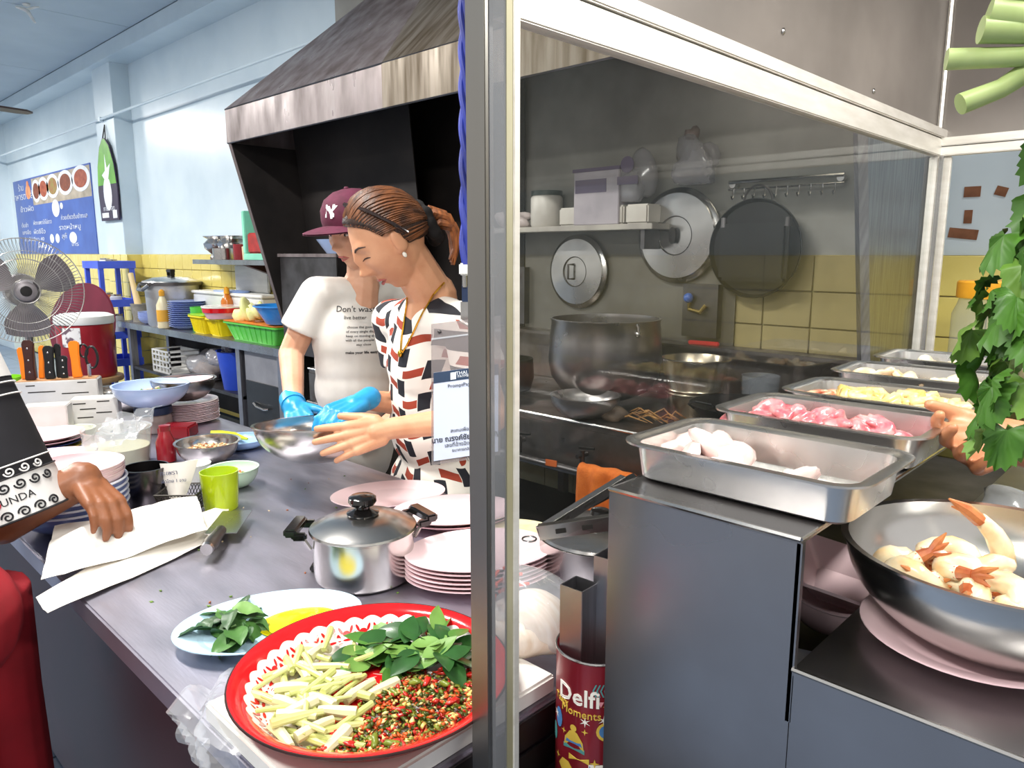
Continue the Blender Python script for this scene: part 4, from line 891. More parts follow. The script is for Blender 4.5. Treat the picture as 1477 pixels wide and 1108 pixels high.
# plates left
def stack(name, x, y, r, mats, labels, dz, hgt=.016, z0=CZ + .001, grp=None, bowl=False):
    cache = {}
    for i, (m_, l_) in enumerate(zip(mats, labels)):
        if m_.name not in cache: cache[m_.name] = MB().lathe(bowl_prof(r, hgt, r * .5, .003, .003) if bowl else plate_prof(r, hgt), 48).mesh(name, m_)
        tag(link(name, cache[m_.name], None, (x + .003 * math.sin(i * 2.3), y + .003 * math.cos(i * 1.7), z0 + dz * i)), l_, 'bowl' if bowl else 'plate', grp)
yel = mat('mustard_melamine', '#b9a23c', .3)
stack('used_plate', -2.72, .62, .12, [navym, yel, navym, pinkr, pinkm], ['navy plate in the plate pile beside the plain knife box'] * 3 + ['deep pink plate in the pile beside the plain knife box', 'pink plate on top of the pile beside the plain knife box'], .012, .018, grp='plate pile beside the knife box')
stack('used_plate', -2.42, .575, .125, [navym, navym, pinkr, pinkm], ['navy plate in the pile beneath a sprig of herb'] * 2 + ['deep pink plate in the pile beneath a sprig of herb', 'pink plate with a sprig of herb on top of its pile'], .012, .018, grp='plate pile with the herb sprig')
solo('herb_sprig', MB().ell((0, 0, .004), (.012, .006, .004), n=8).ell((.008, .006, .006), (.008, .005, .004), n=8).ell((-.008, .005, .005), (.007, .005, .003), n=8), leafg, 'tiny green herb sprig on the pink plate', 'herb', (-2.39, .555, CZ + .052))
bwl = mat('white_rim_melamine', '#e9ecf5', .25, 0, '#dde2f0', ns=5)
lb = ['navy bowl with white rim in the nested bowl stack'] * 8
cache = MB().lathe(bowl_prof(.118, .05, .06, .004, .0), 48).mesh('nested_bowl', mat('blue_grey_melamine', '#6575ad', .3, 0, '#566699', ns=5, coat=.3)); rimme = MB().tube(arc((0, 0, .054), .118, 0, 2 * PI, 47)[:-1], .003, 6, closed=True).mesh('rim', bwl)
for i in range(5):
    o = tag(link('nested_bowl', cache, None, (-1.925, .487, CZ + .001 + .0145 * i)), ('uppermost' if i == 4 else 'lowest' if i == 0 else 'inner') + ' blue bowl with white rim in the nested stack', 'bowl', 'nested blue bowls under the pink ones'); link('rim', rimme, o)
pkb = MB().lathe(bowl_prof(.108, .045, .055, .004, .002), 48).mesh('nested_pink_bowl', pinkm)
for i in range(3): tag(link('nested_pink_bowl', pkb, None, (-1.92, .492, CZ + .083 + .010 * i)), ('topmost' if i == 2 else 'lower') + ' pink bowl nested on the blue bowls', 'bowl', 'nested pink bowls on the blue stack')
solo('basil_plate', MB().lathe(plate_prof(.095, .018), 44), pinkm, 'pink plate with basil behind the paper sheets', 'plate', (-1.765, .60, CZ + .001))
basil('basil_sprig', 'loose basil leaves on the pink plate behind the paper', (-1.775, .595, CZ + .008), 16, .045, 6)
# crumbs
rr = random.Random(5)
bits('counter_crumbs', 70, lambda r: (r.uniform(-1.9, -1.0), r.uniform(.45, 1.2), CZ + .001), [nut[1], nut[2], mat('herb_bits', '#6f8f3a', .5)], .0028, None, 3, ('scattered food crumbs on the steel counter', 'crumbs'))

# ================================================================== STOVE AREA BEHIND THE CABINET GLASS
SZ = .8
stm = mat('greasy_stove_steel', '#8a847f', .38, .95, '#5c534c', ns=5, rv=.12, bump=.1, bs=30)
sv = thing('stove_bench', 'long greasy steel stove bench with gas taps under the hood', 'stove', (0, 0, 0))
part('top', MB().bb((-3.75, 2.2, SZ - .03), (-.86, 2.9, SZ)), stm, sv, bevel=.004)
part('front_apron', MB().bb((-3.75, 2.2, SZ - .2), (-.86, 2.215, SZ - .03)), stm, sv)
part('gas_pipe', MB().tube([(-3.7, 2.16, SZ - .19), (-.9, 2.16, SZ - .19)], .016, 10), steel_d, sv)
part('front_edge', MB().tube([(-3.75, 2.198, SZ - .004), (-.86, 2.198, SZ - .004)], .006, 6), steel, sv)
for x in (-3.7, -2.4, -.92): part('leg', MB().bb((x - .02, 2.25, 0), (x + .02, 2.29, SZ - .2)).bb((x - .02, 2.84, 0), (x + .02, 2.88, SZ - .03)), steel_d, sv)
part('under_shelf', MB().bb((-3.7, 2.3, .2), (-.9, 2.86, .22)), soot, sv)
part('splash_back', MB().bb((-3.0, 2.905, SZ), (-.85, 2.93, SZ + .24)), stm, sv)
part('splash_ledge', MB().bb((-3.0, 2.82, SZ + .235), (-.85, 2.93, SZ + .25)), stm, sv)
for x in (-2.35, -1.72, -2.05):
    tp = part('gas_tap', MB().cyl((x, 2.16, SZ - .17), (x, 2.16, SZ - .1), .011, .011, 10).cyl((x, 2.13, SZ - .12), (x, 2.19, SZ - .12), .009, .009, 8), steel_d, sv)
    part('tap_lever', MB().box((x + .03, 2.15, SZ - .085), (.06, .012, .008), .4), black_p, tp)
rs = mat('rust_orange', '#c8622a', .6)
part('orange_tag', MB().box((-1.86, 2.142, SZ - .175), (.05, .004, .025), .2), rs, sv)
# big stock pot
bp = thing('stock_pot', 'huge dull aluminium stock pot on the stove', 'pot', (-1.93, 2.57, SZ + .02))
potm = mat('dull_aluminium', '#a9a5a3', .34, 1, '#8b8583', ns=4, rv=.1, bump=.06, bs=12)
part('body', MB().lathe([(.03, 0), (.12, .006), (.19, .04), (.232, .1), (.245, .17), (.24, .26), (.232, .335), (.236, .342), (.236, .348), (.228, .348), (.226, .33), (.236, .2), (.2, .06), (.03, .02)], 64), potm, bp)
for a in (-.35, 2.8):
    hx, hy = .236 * math.cos(a), .236 * math.sin(a)
    part('lug', MB().tube([(hx * .99, hy * .99, .34), (hx * 1.03, hy * 1.03, .325), (hx * 1.03, hy * 1.03, .30), (hx, hy, .295)], .006, 6).ell((hx * 1.01, hy * 1.01, .30), (.014, .014, .014), n=8), steel, bp)
solo('ladle_bowl', MB().lathe(bowl_prof(.137, .085, .06, .002, .004), 48), potm, 'small steel bowl at the stove edge before the stock pot', 'bowl', (-1.80, 2.275, SZ + .001))
pl = thing('steel_pail', 'ribbed steel pail standing behind the trays on the stove', 'pail', (-1.475, 2.55, SZ + .001))
part('body', MB().lathe([(.03, 0), (.10, .002), (.108, .1), (.113, .105), (.109, .11), (.115, .12), (.111, .128), (.13, .235), (.134, .238), (.13, .242), (.127, .238), (.108, .12), (.098, .008), (.03, .006)], 48), mat('pail_steel', '#b5ab98', .26, 1, '#948a78', ns=5, st=(1, 1, .3)), pl)
wk2 = thing('black_wok', 'black iron wok with wire handle beside the pail', 'wok', (-1.17, 2.36, SZ + .045))
iron = mat('black_iron', '#0c0b0b', .45, .3, '#151414', ns=8, bump=.05)
part('dish', MB().lathe([(.02, 0), (.08, .008), (.14, .035), (.185, .085), (.188, .085), (.14, .028), (.08, 0.002), (.02, -.004)][::-1], 48), iron, wk2)
part('handle', MB().tube([(.02, -.2, .08), (.0, -.23, .115), (-.05, -.24, .12), (-.1, -.2, .10), (-.1, -.165, .08)], .004, 6), iron, wk2); part('ring_stand', MB().lathe([(.1, -.045), (.12, -.045), (.11, .02), (.1, .02)], 32), iron, wk2)
jg = film('grey_clear_plastic', (.75, .76, .78), .25, '#a9adb3', .9, .1)
solo('plastic_jug', MB().lathe([(.02, 0), (.06, 0), (.07, .19), (.066, .19), (.056, .006), (.02, .006)], 32), jg, 'cloudy clear plastic jug behind the black wok', 'jug', (-1.24, 2.62, SZ + .001))
solo('fire_lighter', MB().bb((-.07, -.008, 0), (.07, .008, .018)), mat('red_plastic', '#c0302e', .35), 'red plastic gas lighter on the stove ledge', 'lighter', (-1.62, 2.86, SZ + .251), .1, bevel=.004)
solo('grease_pot', MB().lathe([(.03, 0), (.11, .004), (.125, .06), (.12, .15), (.115, .15), (.12, .06), (.03, .01)], 36), iron, 'blackened pot beside the stock pot on the stove', 'pot', (-2.45, 2.5, SZ + .001))
for i in range(14):
    r = random.Random(i); x = -1.55 + r.uniform(-.1, .1); y = 2.36 + r.uniform(-.06, .06)
    tag(link('scorched_strip', MB().tube([(x - .05, y, SZ + .006 + .02 * r.random()), (x, y + r.uniform(-.03, .03), SZ + .03 + .03 * r.random()), (x + .06, y + .02, SZ + .008)], [.002, .004, .0015], 5).mesh('scorched_strip', mat('dried_husk', '#a97b3f', .6, 0, '#6b4420', ns=20))), 'dried tan husk strip lying on the stove beside the bowl', 'husk', 'dried husk strips on the stove')
solo('charcoal_lump', lump('charcoal_lump', iron, .06, .045, .035, 77), None, 'dark burnt lump on the stove top between bowl and pail', 'lump', (-1.62, 2.33, SZ + .026)) if False else tag(link('charcoal_lump', lump('charcoal_lump', mat('burnt_crust', '#5a4a3c', .7, 0, '#3a2d22', ns=20), .055, .04, .03, 77), None, (-1.68, 2.3, SZ + .023)), 'burnt brown lump on the stove top beside the small bowl', 'lump')
# orange towel on pipe
tw_m = mat('orange_towel', '#d9742a', .85, 0, '#bd5c1a', ns=20, bump=.5, bs=160)
mb = MB(); vs = []; fs = []; NX, NZ = 26, 20
for i in range(NX + 1):
    for j in range(NZ + 1):
        s_ = i / NX; t = j / NZ; x = -.125 + .25 * s_; fold = .018 * math.sin(s_ * 19 + 1.2 * t) * (.4 + t) + .012 * math.sin(s_ * 7)
        a = t * 2.6
        if t < .35: y = .03 * math.cos(PI * (1 - t / .35)); z = .028 * math.sin(PI * (1 - t / .35)) + .01
        else: y = .03 + .012 * (t - .35); z = .01 - (.20 + .05 * math.sin(s_ * 4)) * (t - .35) / .65
        vs.append((x * (1 - .12 * t), -y - fold * .8 - .004, z))
for i in range(NX):
    for j in range(NZ): a = i * (NZ + 1) + j; fs.append((a, a + 1, a + NZ + 2, a + NZ + 1))
mb.add(vs, fs)
solo('towel', mb, tw_m, 'orange towel hung over the gas pipe of the stove', 'towel', (-1.59, 2.155, SZ - .18), ang=180)
# ------------------------------------------------------------------ wall behind: lids, wok, hook rail, shelf, taps
def wall_lid(x, z, r, label, grip):
    t = thing('pot_lid', label, 'lid', (x, VW - .035, z), (PI / 2, 0, 0))
    part('disc', MB().lathe([(r, 0), (r + .004, .004), (r, .009), (r * .94, .012), (r * .9, .02), (r * .5, .028), (r * .42, .03), (r * .4, .026), (r * .1, .03), (.004, .03), (.004, .024), (r * .9, .012)], 64), steel, t)
    if grip == 'oval': part('grip', MB().lathe([(.004, .03), (.02, .031), (.016, .045), (.022, .052), (.004, .054)], 24, sx=.8, sy=1.7), soot, t)
    else: part('grip', MB().tube([(-.004, .035, .03), (-.02, .035, .055), (-.02, -.035, .055), (-.004, -.035, .03)], .006, 8), steel_d, t)
    part('ring', MB().tube(arc((0, 0, .03), r * .41, 0, 2 * PI, 40)[:-1], .0022, 6, closed=True), steel_d, t)
    return t
wall_lid(-1.80, 1.518, .205, 'large round steel pot lid hung on the stove wall', 'oval'); wall_lid(-2.365, 1.352, .178, 'smaller round steel pot lid hung on the stove wall', 'bar')
bw = thing('hanging_pan', 'black flat iron pan hung from a wall hook with a folded black sheet', 'pan', (-1.42, VW - .06, 1.46))
part('disc', MB().lathe([(.01, 0), (.19, 0), (.2, .02), (.196, .022), (.185, .006), (.01, .006)], 56).xf(Matrix.Rotation(PI / 2, 4, 'X')), iron, bw)
part('hook_loop', MB().tube(arc((0, -.005, .19), .06, 0, PI, 14, 1), .005, 6), steel_d, bw)
part('folded_sheet', MB().bb((-.13, -.075, -.13), (.16, -.035, .1)), mat('black_rubber', '#0b0b0b', .3, 0, '#131313', ns=6), bw, bevel=.015)
part('clip', MB().cyl((-.12, -.05, .085), (-.12, -.05, .125), .014, .012, 10).cyl((.15, -.05, .085), (.15, -.05, .12), .014, .012, 10), steel_d, bw)
hr = thing('hook_rail', 'chrome wall rail with a row of small hanging hooks', 'rail', (-1.335, VW - .03, 1.722))
part('bar', MB().tube([(-.235, 0, .01), (.235, 0, .01)], .008, 8).tube([(-.235, 0, -.02), (.235, 0, -.02)], .0045, 8), steel, hr); part('bracket', MB().cyl((-.22, 0, 0), (-.22, .035, 0), .014, .014, 12).cyl((.22, 0, 0), (.22, .035, 0), .014, .014, 12), steel, hr)
for k in range(10): part('hook', MB().tube([(-.21 + .046 * k, -.003, -.018), (-.21 + .046 * k, -.005, -.05), (-.21 + .046 * k, -.015, -.06), (-.21 + .046 * k, -.024, -.048)], .0028, 6), steel, hr)
sh_ = thing('wall_shelf', 'pale wall shelf above the stove loaded with tubs and bags', 'shelf', (-2.38, VW - .1, 1.56))
part('board', MB().bb((-.55, -.1, -.015), (.55, .09, .01)), mat('dirty_white_board', '#b3ada2', .5, 0, '#98928a', ns=6), sh_, bevel=.002); part('bracket', MB().bb((-.5, -.08, -.1), (-.48, .09, -.016)).bb((.48, -.08, -.1), (.5, .09, -.016)), steel_d, sh_)
SZ2 = 1.571
jar = thing('plastic_tub', 'white plastic tub with dark lid on the wall shelf', 'tub', (-2.52, VW - .1, SZ2))
part('body', MB().lathe([(.03, 0), (.075, 0), (.08, .01), (.08, .14), (.07, .155)], 32), mat('dull_white_plastic', '#c9c4bb', .4, 0, '#b5afa6', ns=6), jar); part('lid', MB().lathe([(.03, .153), (.078, .153), (.078, .175), (.03, .178)], 32), mat('dark_green_lid', '#2d3a33', .4), jar)
bx_ = thing('carton', 'pale printed carton box standing on the wall shelf', 'box', (-2.16, VW - .1, SZ2 + .085))
part('body', MB().bb((-.13, -.07, -.085), (.13, .07, .165)), mat('grey_card', '#a7a0a5', .6, 0, '#958e94', ns=8), bx_, bevel=.003); part('print_band', MB().bb((-.12, -.0715, .06), (.06, -.07, .12)), mat('purple_print', '#5c5068', .6), bx_); part('lid_edge', MB().bb((-.135, -.075, .155), (.135, .075, .17)), mat('purple_print', '#5c5068', .6), bx_)
for i, x in enumerate((-2.33, -2.2, -2.07, -1.94)): tag(link('white_basket', MB().bb((-.06, -.06, 0), (.06, .06, .085)).mesh('white_basket', mat('dull_white_plastic', '#c9c4bb', .4), bevel=.008) , None, (x, VW - .1, SZ2)), 'small white plastic basket in the row along the wall shelf', 'basket', 'white baskets on the wall shelf')
bgm = film('grey_plastic_bag', (.8, .8, .82), .35, '#b4b2b6', .9, .15)
b1 = thing('snack_bag', 'clear bag with violet round label on the wall shelf', 'bag', (-1.98, VW - .11, SZ2 + .086))
part('bag', lump('bag', bgm, .085, .05, .12, 12), None, b1, loc=(0, 0, .1)); part('label_disc', MB().lathe([(.002, 0), (.035, 0), (.035, .003), (.002, .003)], 24).xf(Matrix.Translation((-.01, -.056, .17)) @ Matrix.Rotation(PI / 2, 4, 'X')), mat('purple_print', '#5c5068', .6), b1); part('label_band', MB().bb((-.06, -.062, .085), (.05, -.056, .12)), mat('purple_print', '#5c5068', .6), b1)
b2 = thing('tied_bag', 'clear tied plastic bag hung above the large pot lid', 'bag', (-1.70, VW - .085, 1.72))
part('bag', lump('bag', bgm, .11, .06, .11, 15), None, b2, loc=(0, 0, .09)); part('knot', lump('knot', mat('brown_tie', '#6b5a55', .6), .03, .025, .03, 3, 10), None, b2, loc=(-.02, 0, .215))
tag(link('plastic_bag', lump('plastic_bag', mat('pinkish_bag', '#c9bdb9', .35, 0, '#b3a5a2', ns=9), .13, .05, .05, 19, 20, .3), None, (-2.72, VW - .12, SZ2 + .04)), 'pinkish crumpled bag at the end of the wall shelf', 'bag')
tag(link('plastic_bag', lump('plastic_bag', mat('pinkish_bag', '#c9bdb9', .35), .12, .05, .045, 23, 20, .3), None, (-2.42, VW - .155, SZ2 + .17)), 'pinkish flat bag lying over the white tub shoulder', 'bag') if False else None
gv = thing('gas_regulator', 'steel gas valve panel with a blue knob below the large lid', 'valve', (-1.68, VW - .06, 1.2))
part('panel', MB().bb((-.07, 0, -.12), (.1, .05, .11)), steel_d, gv); part('knob', MB().ell((-.03, -.02, .05), (.022, .022, .022), n=10), mat('blue_knob', '#3a5fa8', .3), gv); part('pipe', MB().tube([(-.03, -.01, .03), (-.03, -.01, -.0), (.03, -.02, -.01), (.05, -.01, .02)], .01, 8), mat('brass', '#8f7a45', .35, 1), gv)
gv2 = thing('gas_regulator', 'steel gas valve panel with a red knob at the stove wall', 'valve', (-2.78, VW - .06, 1.27))
part('panel', MB().bb((-.07, 0, -.2), (.07, .05, .1)), steel_d, gv2); part('knob', MB().ell((.0, -.02, .05), (.022, .022, .022), n=10), mat('red_plastic', '#c0302e', .35), gv2)
# jar with yellow lid and brown tape marks right of the hood
jy = thing('yellow_lid_jar', 'large clear jar with orange yellow lid behind the trays', 'jar', (-.535, 2.62, 1.06))
part('body', MB().lathe([(.03, 0), (.085, .003), (.092, .02), (.092, .2), (.08, .23), (.075, .25)], 40), film('jar_glass', (.9, .92, .88), .22, '#c9cdbf', 1, .05), jy); part('lid', MB().lathe([(.03, .248), (.082, .248), (.085, .253), (.085, .295), (.08, .3), (.03, .3)], 40), mat('amber_yellow_plastic', '#e0a12a', .35, 0, '#cf8f1c', ns=6), jy)
bt = thing('side_table', 'steel side table against the wall behind the cabinet', 'table', (-.3, 2.62, 0))
part('top', MB().bb((-.5, -.3, 1.03), (1.2, .31, 1.06)), steel_b, bt, bevel=.003)
for x in (-.47, 1.17):
    for y in (-.27, .28): part('leg', MB().bb((x - .015, y - .015, 0), (x + .015, y + .015, 1.03)), steel_d, bt)
brm = mat('brown_tape', '#8a5a3c', .6, 0, '#6e4428', ns=20)
for x, z, w_, h_, r_ in ((-.685, 1.648, .05, .035, 0), (-.60, 1.645, .035, .03, .3), (-.69, 1.565, .025, .045, 0), (-.70, 1.508, .09, .034, .12), (-.46, 1.70, .04, .05, .2)):
    solo('tape_scrap', MB().box((0, 0, 0), (w_, .002, h_), rot=Matrix.Rotation(r_, 3, 'Y')), brm, 'scrap of brown tape stuck on the pale wall', 'tape', (x, VW + .0105, z), group='brown tape scraps on the wall')

# ================================================================== BACK OF THE SHOP
bc = thing('back_counter', 'stainless steel back counter along the yellow tiled wall with open shelf', 'counter', (0, 0, 0))
part('top', MB().bb((-7.75, 2.5, .77), (-4.62, 2.93, .8)), steel_b, bc, bevel=.004)
part('front_edge', MB().bb((-7.75, 2.494, .745), (-4.62, 2.5, .8)), steel, bc, bevel=.002)
for x in (-7.5, -5.28, -4.66): part('leg', MB().bb((x - .03, 2.51, 0), (x + .03, 2.57, .77)).bb((x - .03, 2.86, 0), (x + .03, 2.92, .77)), steel_b, bc)
part('low_shelf', MB().bb((-7.48, 2.52, .36), (-5.25, 2.92, .385)), steel_d, bc)
part('dark_backing', MB().bb((-7.5, 2.915, .05), (-4.64, 2.925, .76)), soot, bc)
cab = thing('steel_cabinet', 'grey steel drawer cabinet with black front below the back counter', 'cabinet', (-4.95, 2.7, 0))
part('body', MB().bb((-.26, -.17, .05), (.27, .2, .74)), mat('grey_painted_metal', '#8f8f94', .45, .3, '#7c7c82', ns=5), cab, bevel=.004)
dw = part('drawer', MB().bb((-.24, -.18, .1), (.25, -.17, .52)), black_p, cab); part('handle', MB().tube([(-.12, -.19, .36), (-.05, -.205, .345), (.06, -.205, .34), (.1, -.19, .345)], .008, 6), steel, dw)
BZ = .801
pc = thing('pressure_cooker', 'very large steel pressure cooker with dark rimmed lid', 'cooker', (-6.88, 2.70, BZ))
part('body', MB().lathe([(.05, 0), (.2, 0), (.215, .02), (.225, .36), (.232, .365)], 48), mat('whitened_aluminium', '#d3d3d2', .4, .7, '#c0c0bf', ns=4), pc)
ld = part('lid', MB().lathe([(.05, .36), (.245, .362), (.25, .38), (.24, .4), (.15, .43), (.03, .44)], 48), steel, pc); part('rim', MB().lathe([(.2, .362), (.256, .362), (.256, .39), (.2, .392)], 48), steel_d, pc)
part('knob', MB().bb((-.045, -.02, .43), (.045, .02, .445)).bb((-.045, -.02, .445), (-.028, .02, .48)).bb((.028, -.02, .445), (.045, .02, .48)).bb((-.05, -.022, .475), (.05, .022, .5)), black_p, ld, bevel=.004)
part('clamp', MB().tube([(-.1, -.235, .37), (-.05, -.27, .33), (.05, -.27, .33), (.1, -.235, .37)], .018, 8), steel, ld)
bpl = MB().lathe(plate_prof(.165, .03), 44).mesh('blue_plate', mat('periwinkle_melamine', '#a4b4e2', .3, 0, '#93a4d6', ns=5))
for i in range(13): tag(link('blue_plate', bpl, None, (-6.48 + .004 * math.sin(i * 2), 2.67, BZ + .0175 * i)), ('topmost' if i == 12 else 'lowest' if i == 0 else 'inner') + ' periwinkle plate of the tall stack on the back counter', 'plate', 'tall stack of blue plates')
bbl = MB().lathe(bowl_prof(.12, .06, .06, .004, .004), 36).mesh('small_blue_bowl', mat('periwinkle_melamine', '#a4b4e2', .3))
for i in range(4): tag(link('small_blue_bowl', bbl, None, (-7.17, 2.62, BZ + .016 * i)), 'low periwinkle bowl stacked beside the tall blue plates', 'bowl', 'low stack of periwinkle bowls')
solo('pestle', MB().tube([(0, 0, 0), (-.06, 0, .11), (-.16, .0, .33), (-.19, 0, .40)], [.045, .032, .024, .026], 12), mat('pale_wood', '#d9c193', .6, 0, '#c4a873', ns=6, st=(1, 1, .2)), 'long pale wooden pestle leaning out of the grey mortar', 'pestle', (-7.48, 2.63, BZ + .05))
solo('mortar', MB().lathe([(.03, 0), (.075, 0), (.07, .03), (.09, .17), (.08, .172), (.05, .03), (.03, .03)], 28), mat('grey_stone', '#8d8a83', .7, 0, '#737069', ns=14), 'grey stone mortar with wooden pestle on the back counter', 'mortar', (-7.48, 2.63, BZ))
solo('dark_cup', MB().lathe(cup(.045, .13, .04), 24), mat('brown_glaze', '#4a3a33', .3), 'dark brown cup beside the mortar', 'cup', (-7.22, 2.76, BZ))
def basket(name, w_, d_, h_, m, loc, rz, label, cat='basket', rim=None):
    t = thing(name, label, cat, loc, rz)
    part('body', loft([rrect(w_ * .8, d_ * .8, .02, 0), rrect(w_, d_, .025, h_), rrect(w_ + .03, d_ + .03, .03, h_ + .002), rrect(w_ + .03, d_ + .03, .03, h_ + .014), rrect(w_ - .005, d_ - .005, .025, h_ + .012), rrect(w_ * .78, d_ * .78, .02, .008)]), m, t)
    rb = MB()
    for k in range(9):
        x = -w_ * .42 + w_ * .84 * k / 8; rb.tube([(x * .85, -d_ * .41, .01), (x, -d_ * .505, h_)], .004, 4)
    part('ribs', rb, m, t)
    if rim: part('rim_insert', loft([rrect(w_ + .02, d_ + .02, .03, h_ + .0145), rrect(w_ + .03, d_ + .03, .03, h_ + .022), rrect(w_ + .02, d_ + .02, .03, h_ + .024), rrect(w_ - .02, d_ - .02, .03, h_ + .016)]), rim, t)
    return t
gP = mat('grass_green_plastic', '#5cc24a', .4, 0, '#4caf3c', ns=5); yP = mat('yellow_plastic', '#f0dc1e', .4, 0, '#e2cc10', ns=5); oP = mat('orange_plastic', '#ee8a3a', .4, 0, '#df7a2a', ns=5); lgP = mat('lime_plastic', '#a7dd3a', .4)
basket('plastic_basket', .24, .26, .13, yP, (-6.02, 2.66, BZ), 0, 'yellow ribbed basket with lime green tray on top', rim=lgP)
basket('plastic_basket', .2, .26, .125, yP, (-5.72, 2.66, BZ), 0, 'plain yellow basket beside the large green basket')
basket('plastic_basket', .78, .28, .12, gP, (-5.11, 2.67, BZ), 0, 'long grass green basket with orange tray rim', rim=oP)
rbw = thing('red_bowl', 'red and white enamel bowl nested on the yellow basket', 'bowl', (-5.68, 2.605, BZ + .142)); part('body', MB().lathe([(.05, 0), (.12, .0), (.145, .05)], 32), pinkr, rbw); part('red_wall', MB().lathe([(.08, .048), (.15, .048), (.155, .085), (.08, .086)], 32), red_e, rbw); part('white_rim', MB().lathe([(.08, .084), (.158, .084), (.16, .096), (.08, .097)], 32), white_e, rbw)
cbm = mat('cut_cabbage', '#ecebb0', .5, 0, '#d5d98a', ns=12, bump=.2, bs=40)
for i, (x, y, s_) in enumerate(((-5.38, 2.64, 1), (-5.28, 2.69, .8), (-5.2, 2.62, .7))): tag(link('cabbage_wedge', lump('cabbage_wedge', cbm, .075 * s_, .06 * s_, .09 * s_, 90 + i, 16, .35), None, (x, y, BZ + .2)), 'pale yellow cut cabbage wedge on the orange rimmed basket', 'cabbage', 'cut cabbage wedges')
basn = thing('blue_colander', 'bright blue plastic basin on the back counter beside the hood', 'basin', (-4.86, 2.68, BZ + .146)); part('dish', MB().lathe([(.05, 0), (.13, .003), (.2, .12), (.215, .125), (.215, .135), (.2, .133), (.12, .012), (.05, .01)], 44), mat('bright_blue_plastic', '#2f8fe0', .2), basn)
ctm = film('frosted_box', (.9, .9, .9), .45, '#e6e8ea', .9, .15)
cx_ = thing('storage_box', 'frosted white plastic storage box behind the baskets', 'box', (-5.97, 2.84, BZ)); part('body', MB().bb((-.62, -.075, 0), (.62, .075, .3)), mat('frosted_white', '#dcdddc', .35, 0, '#cfd1d0', ns=4), cx_, bevel=.01); part('lid', MB().bb((-.64, -.085, .3), (.64, .085, .325)), white_p, cx_, bevel=.006)
for i, (x, m_, l_) in enumerate(((-6.12, bluem, 'pale blue lid lying on the frosted storage box'), (-5.9, mat('slate_blue_plastic', '#7a95c9', .4), 'slate blue flat lid lying on the frosted storage box'))): solo('flat_lid', MB().lathe([(.02, 0), (.16, 0), (.165, .012), (.02, .02)], 32, sy=.45), m_, l_, 'lid', (x, 2.84, BZ + .326 + .0))
solo('rack_tray', MB().bb((-.28, -.012, 0), (.28, .012, .22)), mat('ribbed_grey_plastic', '#dfe0dc', .4, 0, '#cfd1cd', ns=4, st=(1, 1, 6)), 'grey ribbed plastic rack standing against the yellow tiles', 'rack', (-5.78, 2.915, BZ + .325), bevel=.008)
def sauce(x, y, label, m1, m2):
    t = thing('sauce_bottle', label, 'bottle', (x, y, BZ)); part('body', MB().lathe([(.02, 0), (.05, .003), (.052, .2), (.03, .25), (.016, .28)], 20), m1, t); part('cap', MB().lathe([(.018, .278), (.024, .28), (.024, .32), (.01, .335)], 16), m2, t); part('label_band', MB().lathe([(.0525, .06), (.0535, .06), (.0535, .16), (.0525, .16)], 20, close=True), mat('orange_label', '#e0a63a', .5), t)
sauce(-6.66, 2.87, 'clear sauce bottle with yellow cap before the pressure cooker', mat('pale_sauce', '#e3d6b0', .3), mat('amber_yellow_plastic', '#e0a12a', .35)) if False else sauce(-6.665, 2.525, 'clear sauce bottle with yellow cap before the pressure cooker', mat('pale_sauce', '#e3d6b0', .3), MC['amber_yellow_plastic'])
sauce(-5.92, 2.735 - .0, 'orange sauce bottle with yellow cap behind the yellow baskets', mat('orange_sauce', '#c9711f', .25, coat=.4), MC['amber_yellow_plastic']) if False else None
sb2 = thing('sauce_bottle', 'orange sauce bottle with yellow cap behind the yellow baskets', 'bottle', (-5.87, 2.735, BZ + .02)); part('body', MB().lathe([(.02, 0), (.048, .003), (.05, .24), (.03, .28), (.016, .3)], 20), mat('orange_sauce', '#c9711f', .25, coat=.4), sb2); part('cap', MB().lathe([(.018, .298), (.024, .3), (.02, .345), (.006, .355)], 16), MC['amber_yellow_plastic'], sb2)
solo('green_cup', MB().lathe(cup(.075, .2, .06), 28), gP, 'green plastic cup between blue plates and yellow baskets', 'cup', (-6.236, 2.66, BZ))
# wall shelf with pots
ws_ = thing('wall_shelf', 'dark brown wall shelf with steel edge carrying steel pots', 'shelf', (-5.75, 2.78, 1.38)); wood = mat('dark_brown_wood', '#4a2520', .5, 0, '#3a1b17', ns=6, st=(.3, 3, 3))
part('board', MB().prism([(-.75, .17), (1.1, .17), (1.1, -.18), (-.4, -.18)], -.02, .01, 'z'), wood, ws_); part('steel_edge', MB().bb((-.4, -.185, -.022), (1.1, -.178, .014)), steel, ws_)
part('bracket', MB().prism([(.16, -.02), (-.12, -.02), (.16, -.12)], .3, .36, 'x'), wood, ws_)
for i, (x, y) in enumerate(((-6.05, 2.78), (-5.85, 2.8))):
    t = thing('steel_pot', 'shiny waisted steel pot on the dark wall shelf', 'pot', (x, y, 1.391), group='waisted steel pots on the wall shelf'); part('body', MB().lathe([(.03, 0), (.07, .0), (.075, .02), (.06, .045), (.11, .09), (.12, .13), (.085, .165), (.12, .185), (.122, .19), (.08, .17), (.03, .17)], 36), bowlsteel, t)
solo('steel_canister', MB().lathe([(.03, 0), (.085, 0), (.087, .09), (.03, .092)], 32), steel, 'short steel canister at the front of the wall shelf', 'canister', (-5.75, 2.68, 1.391))
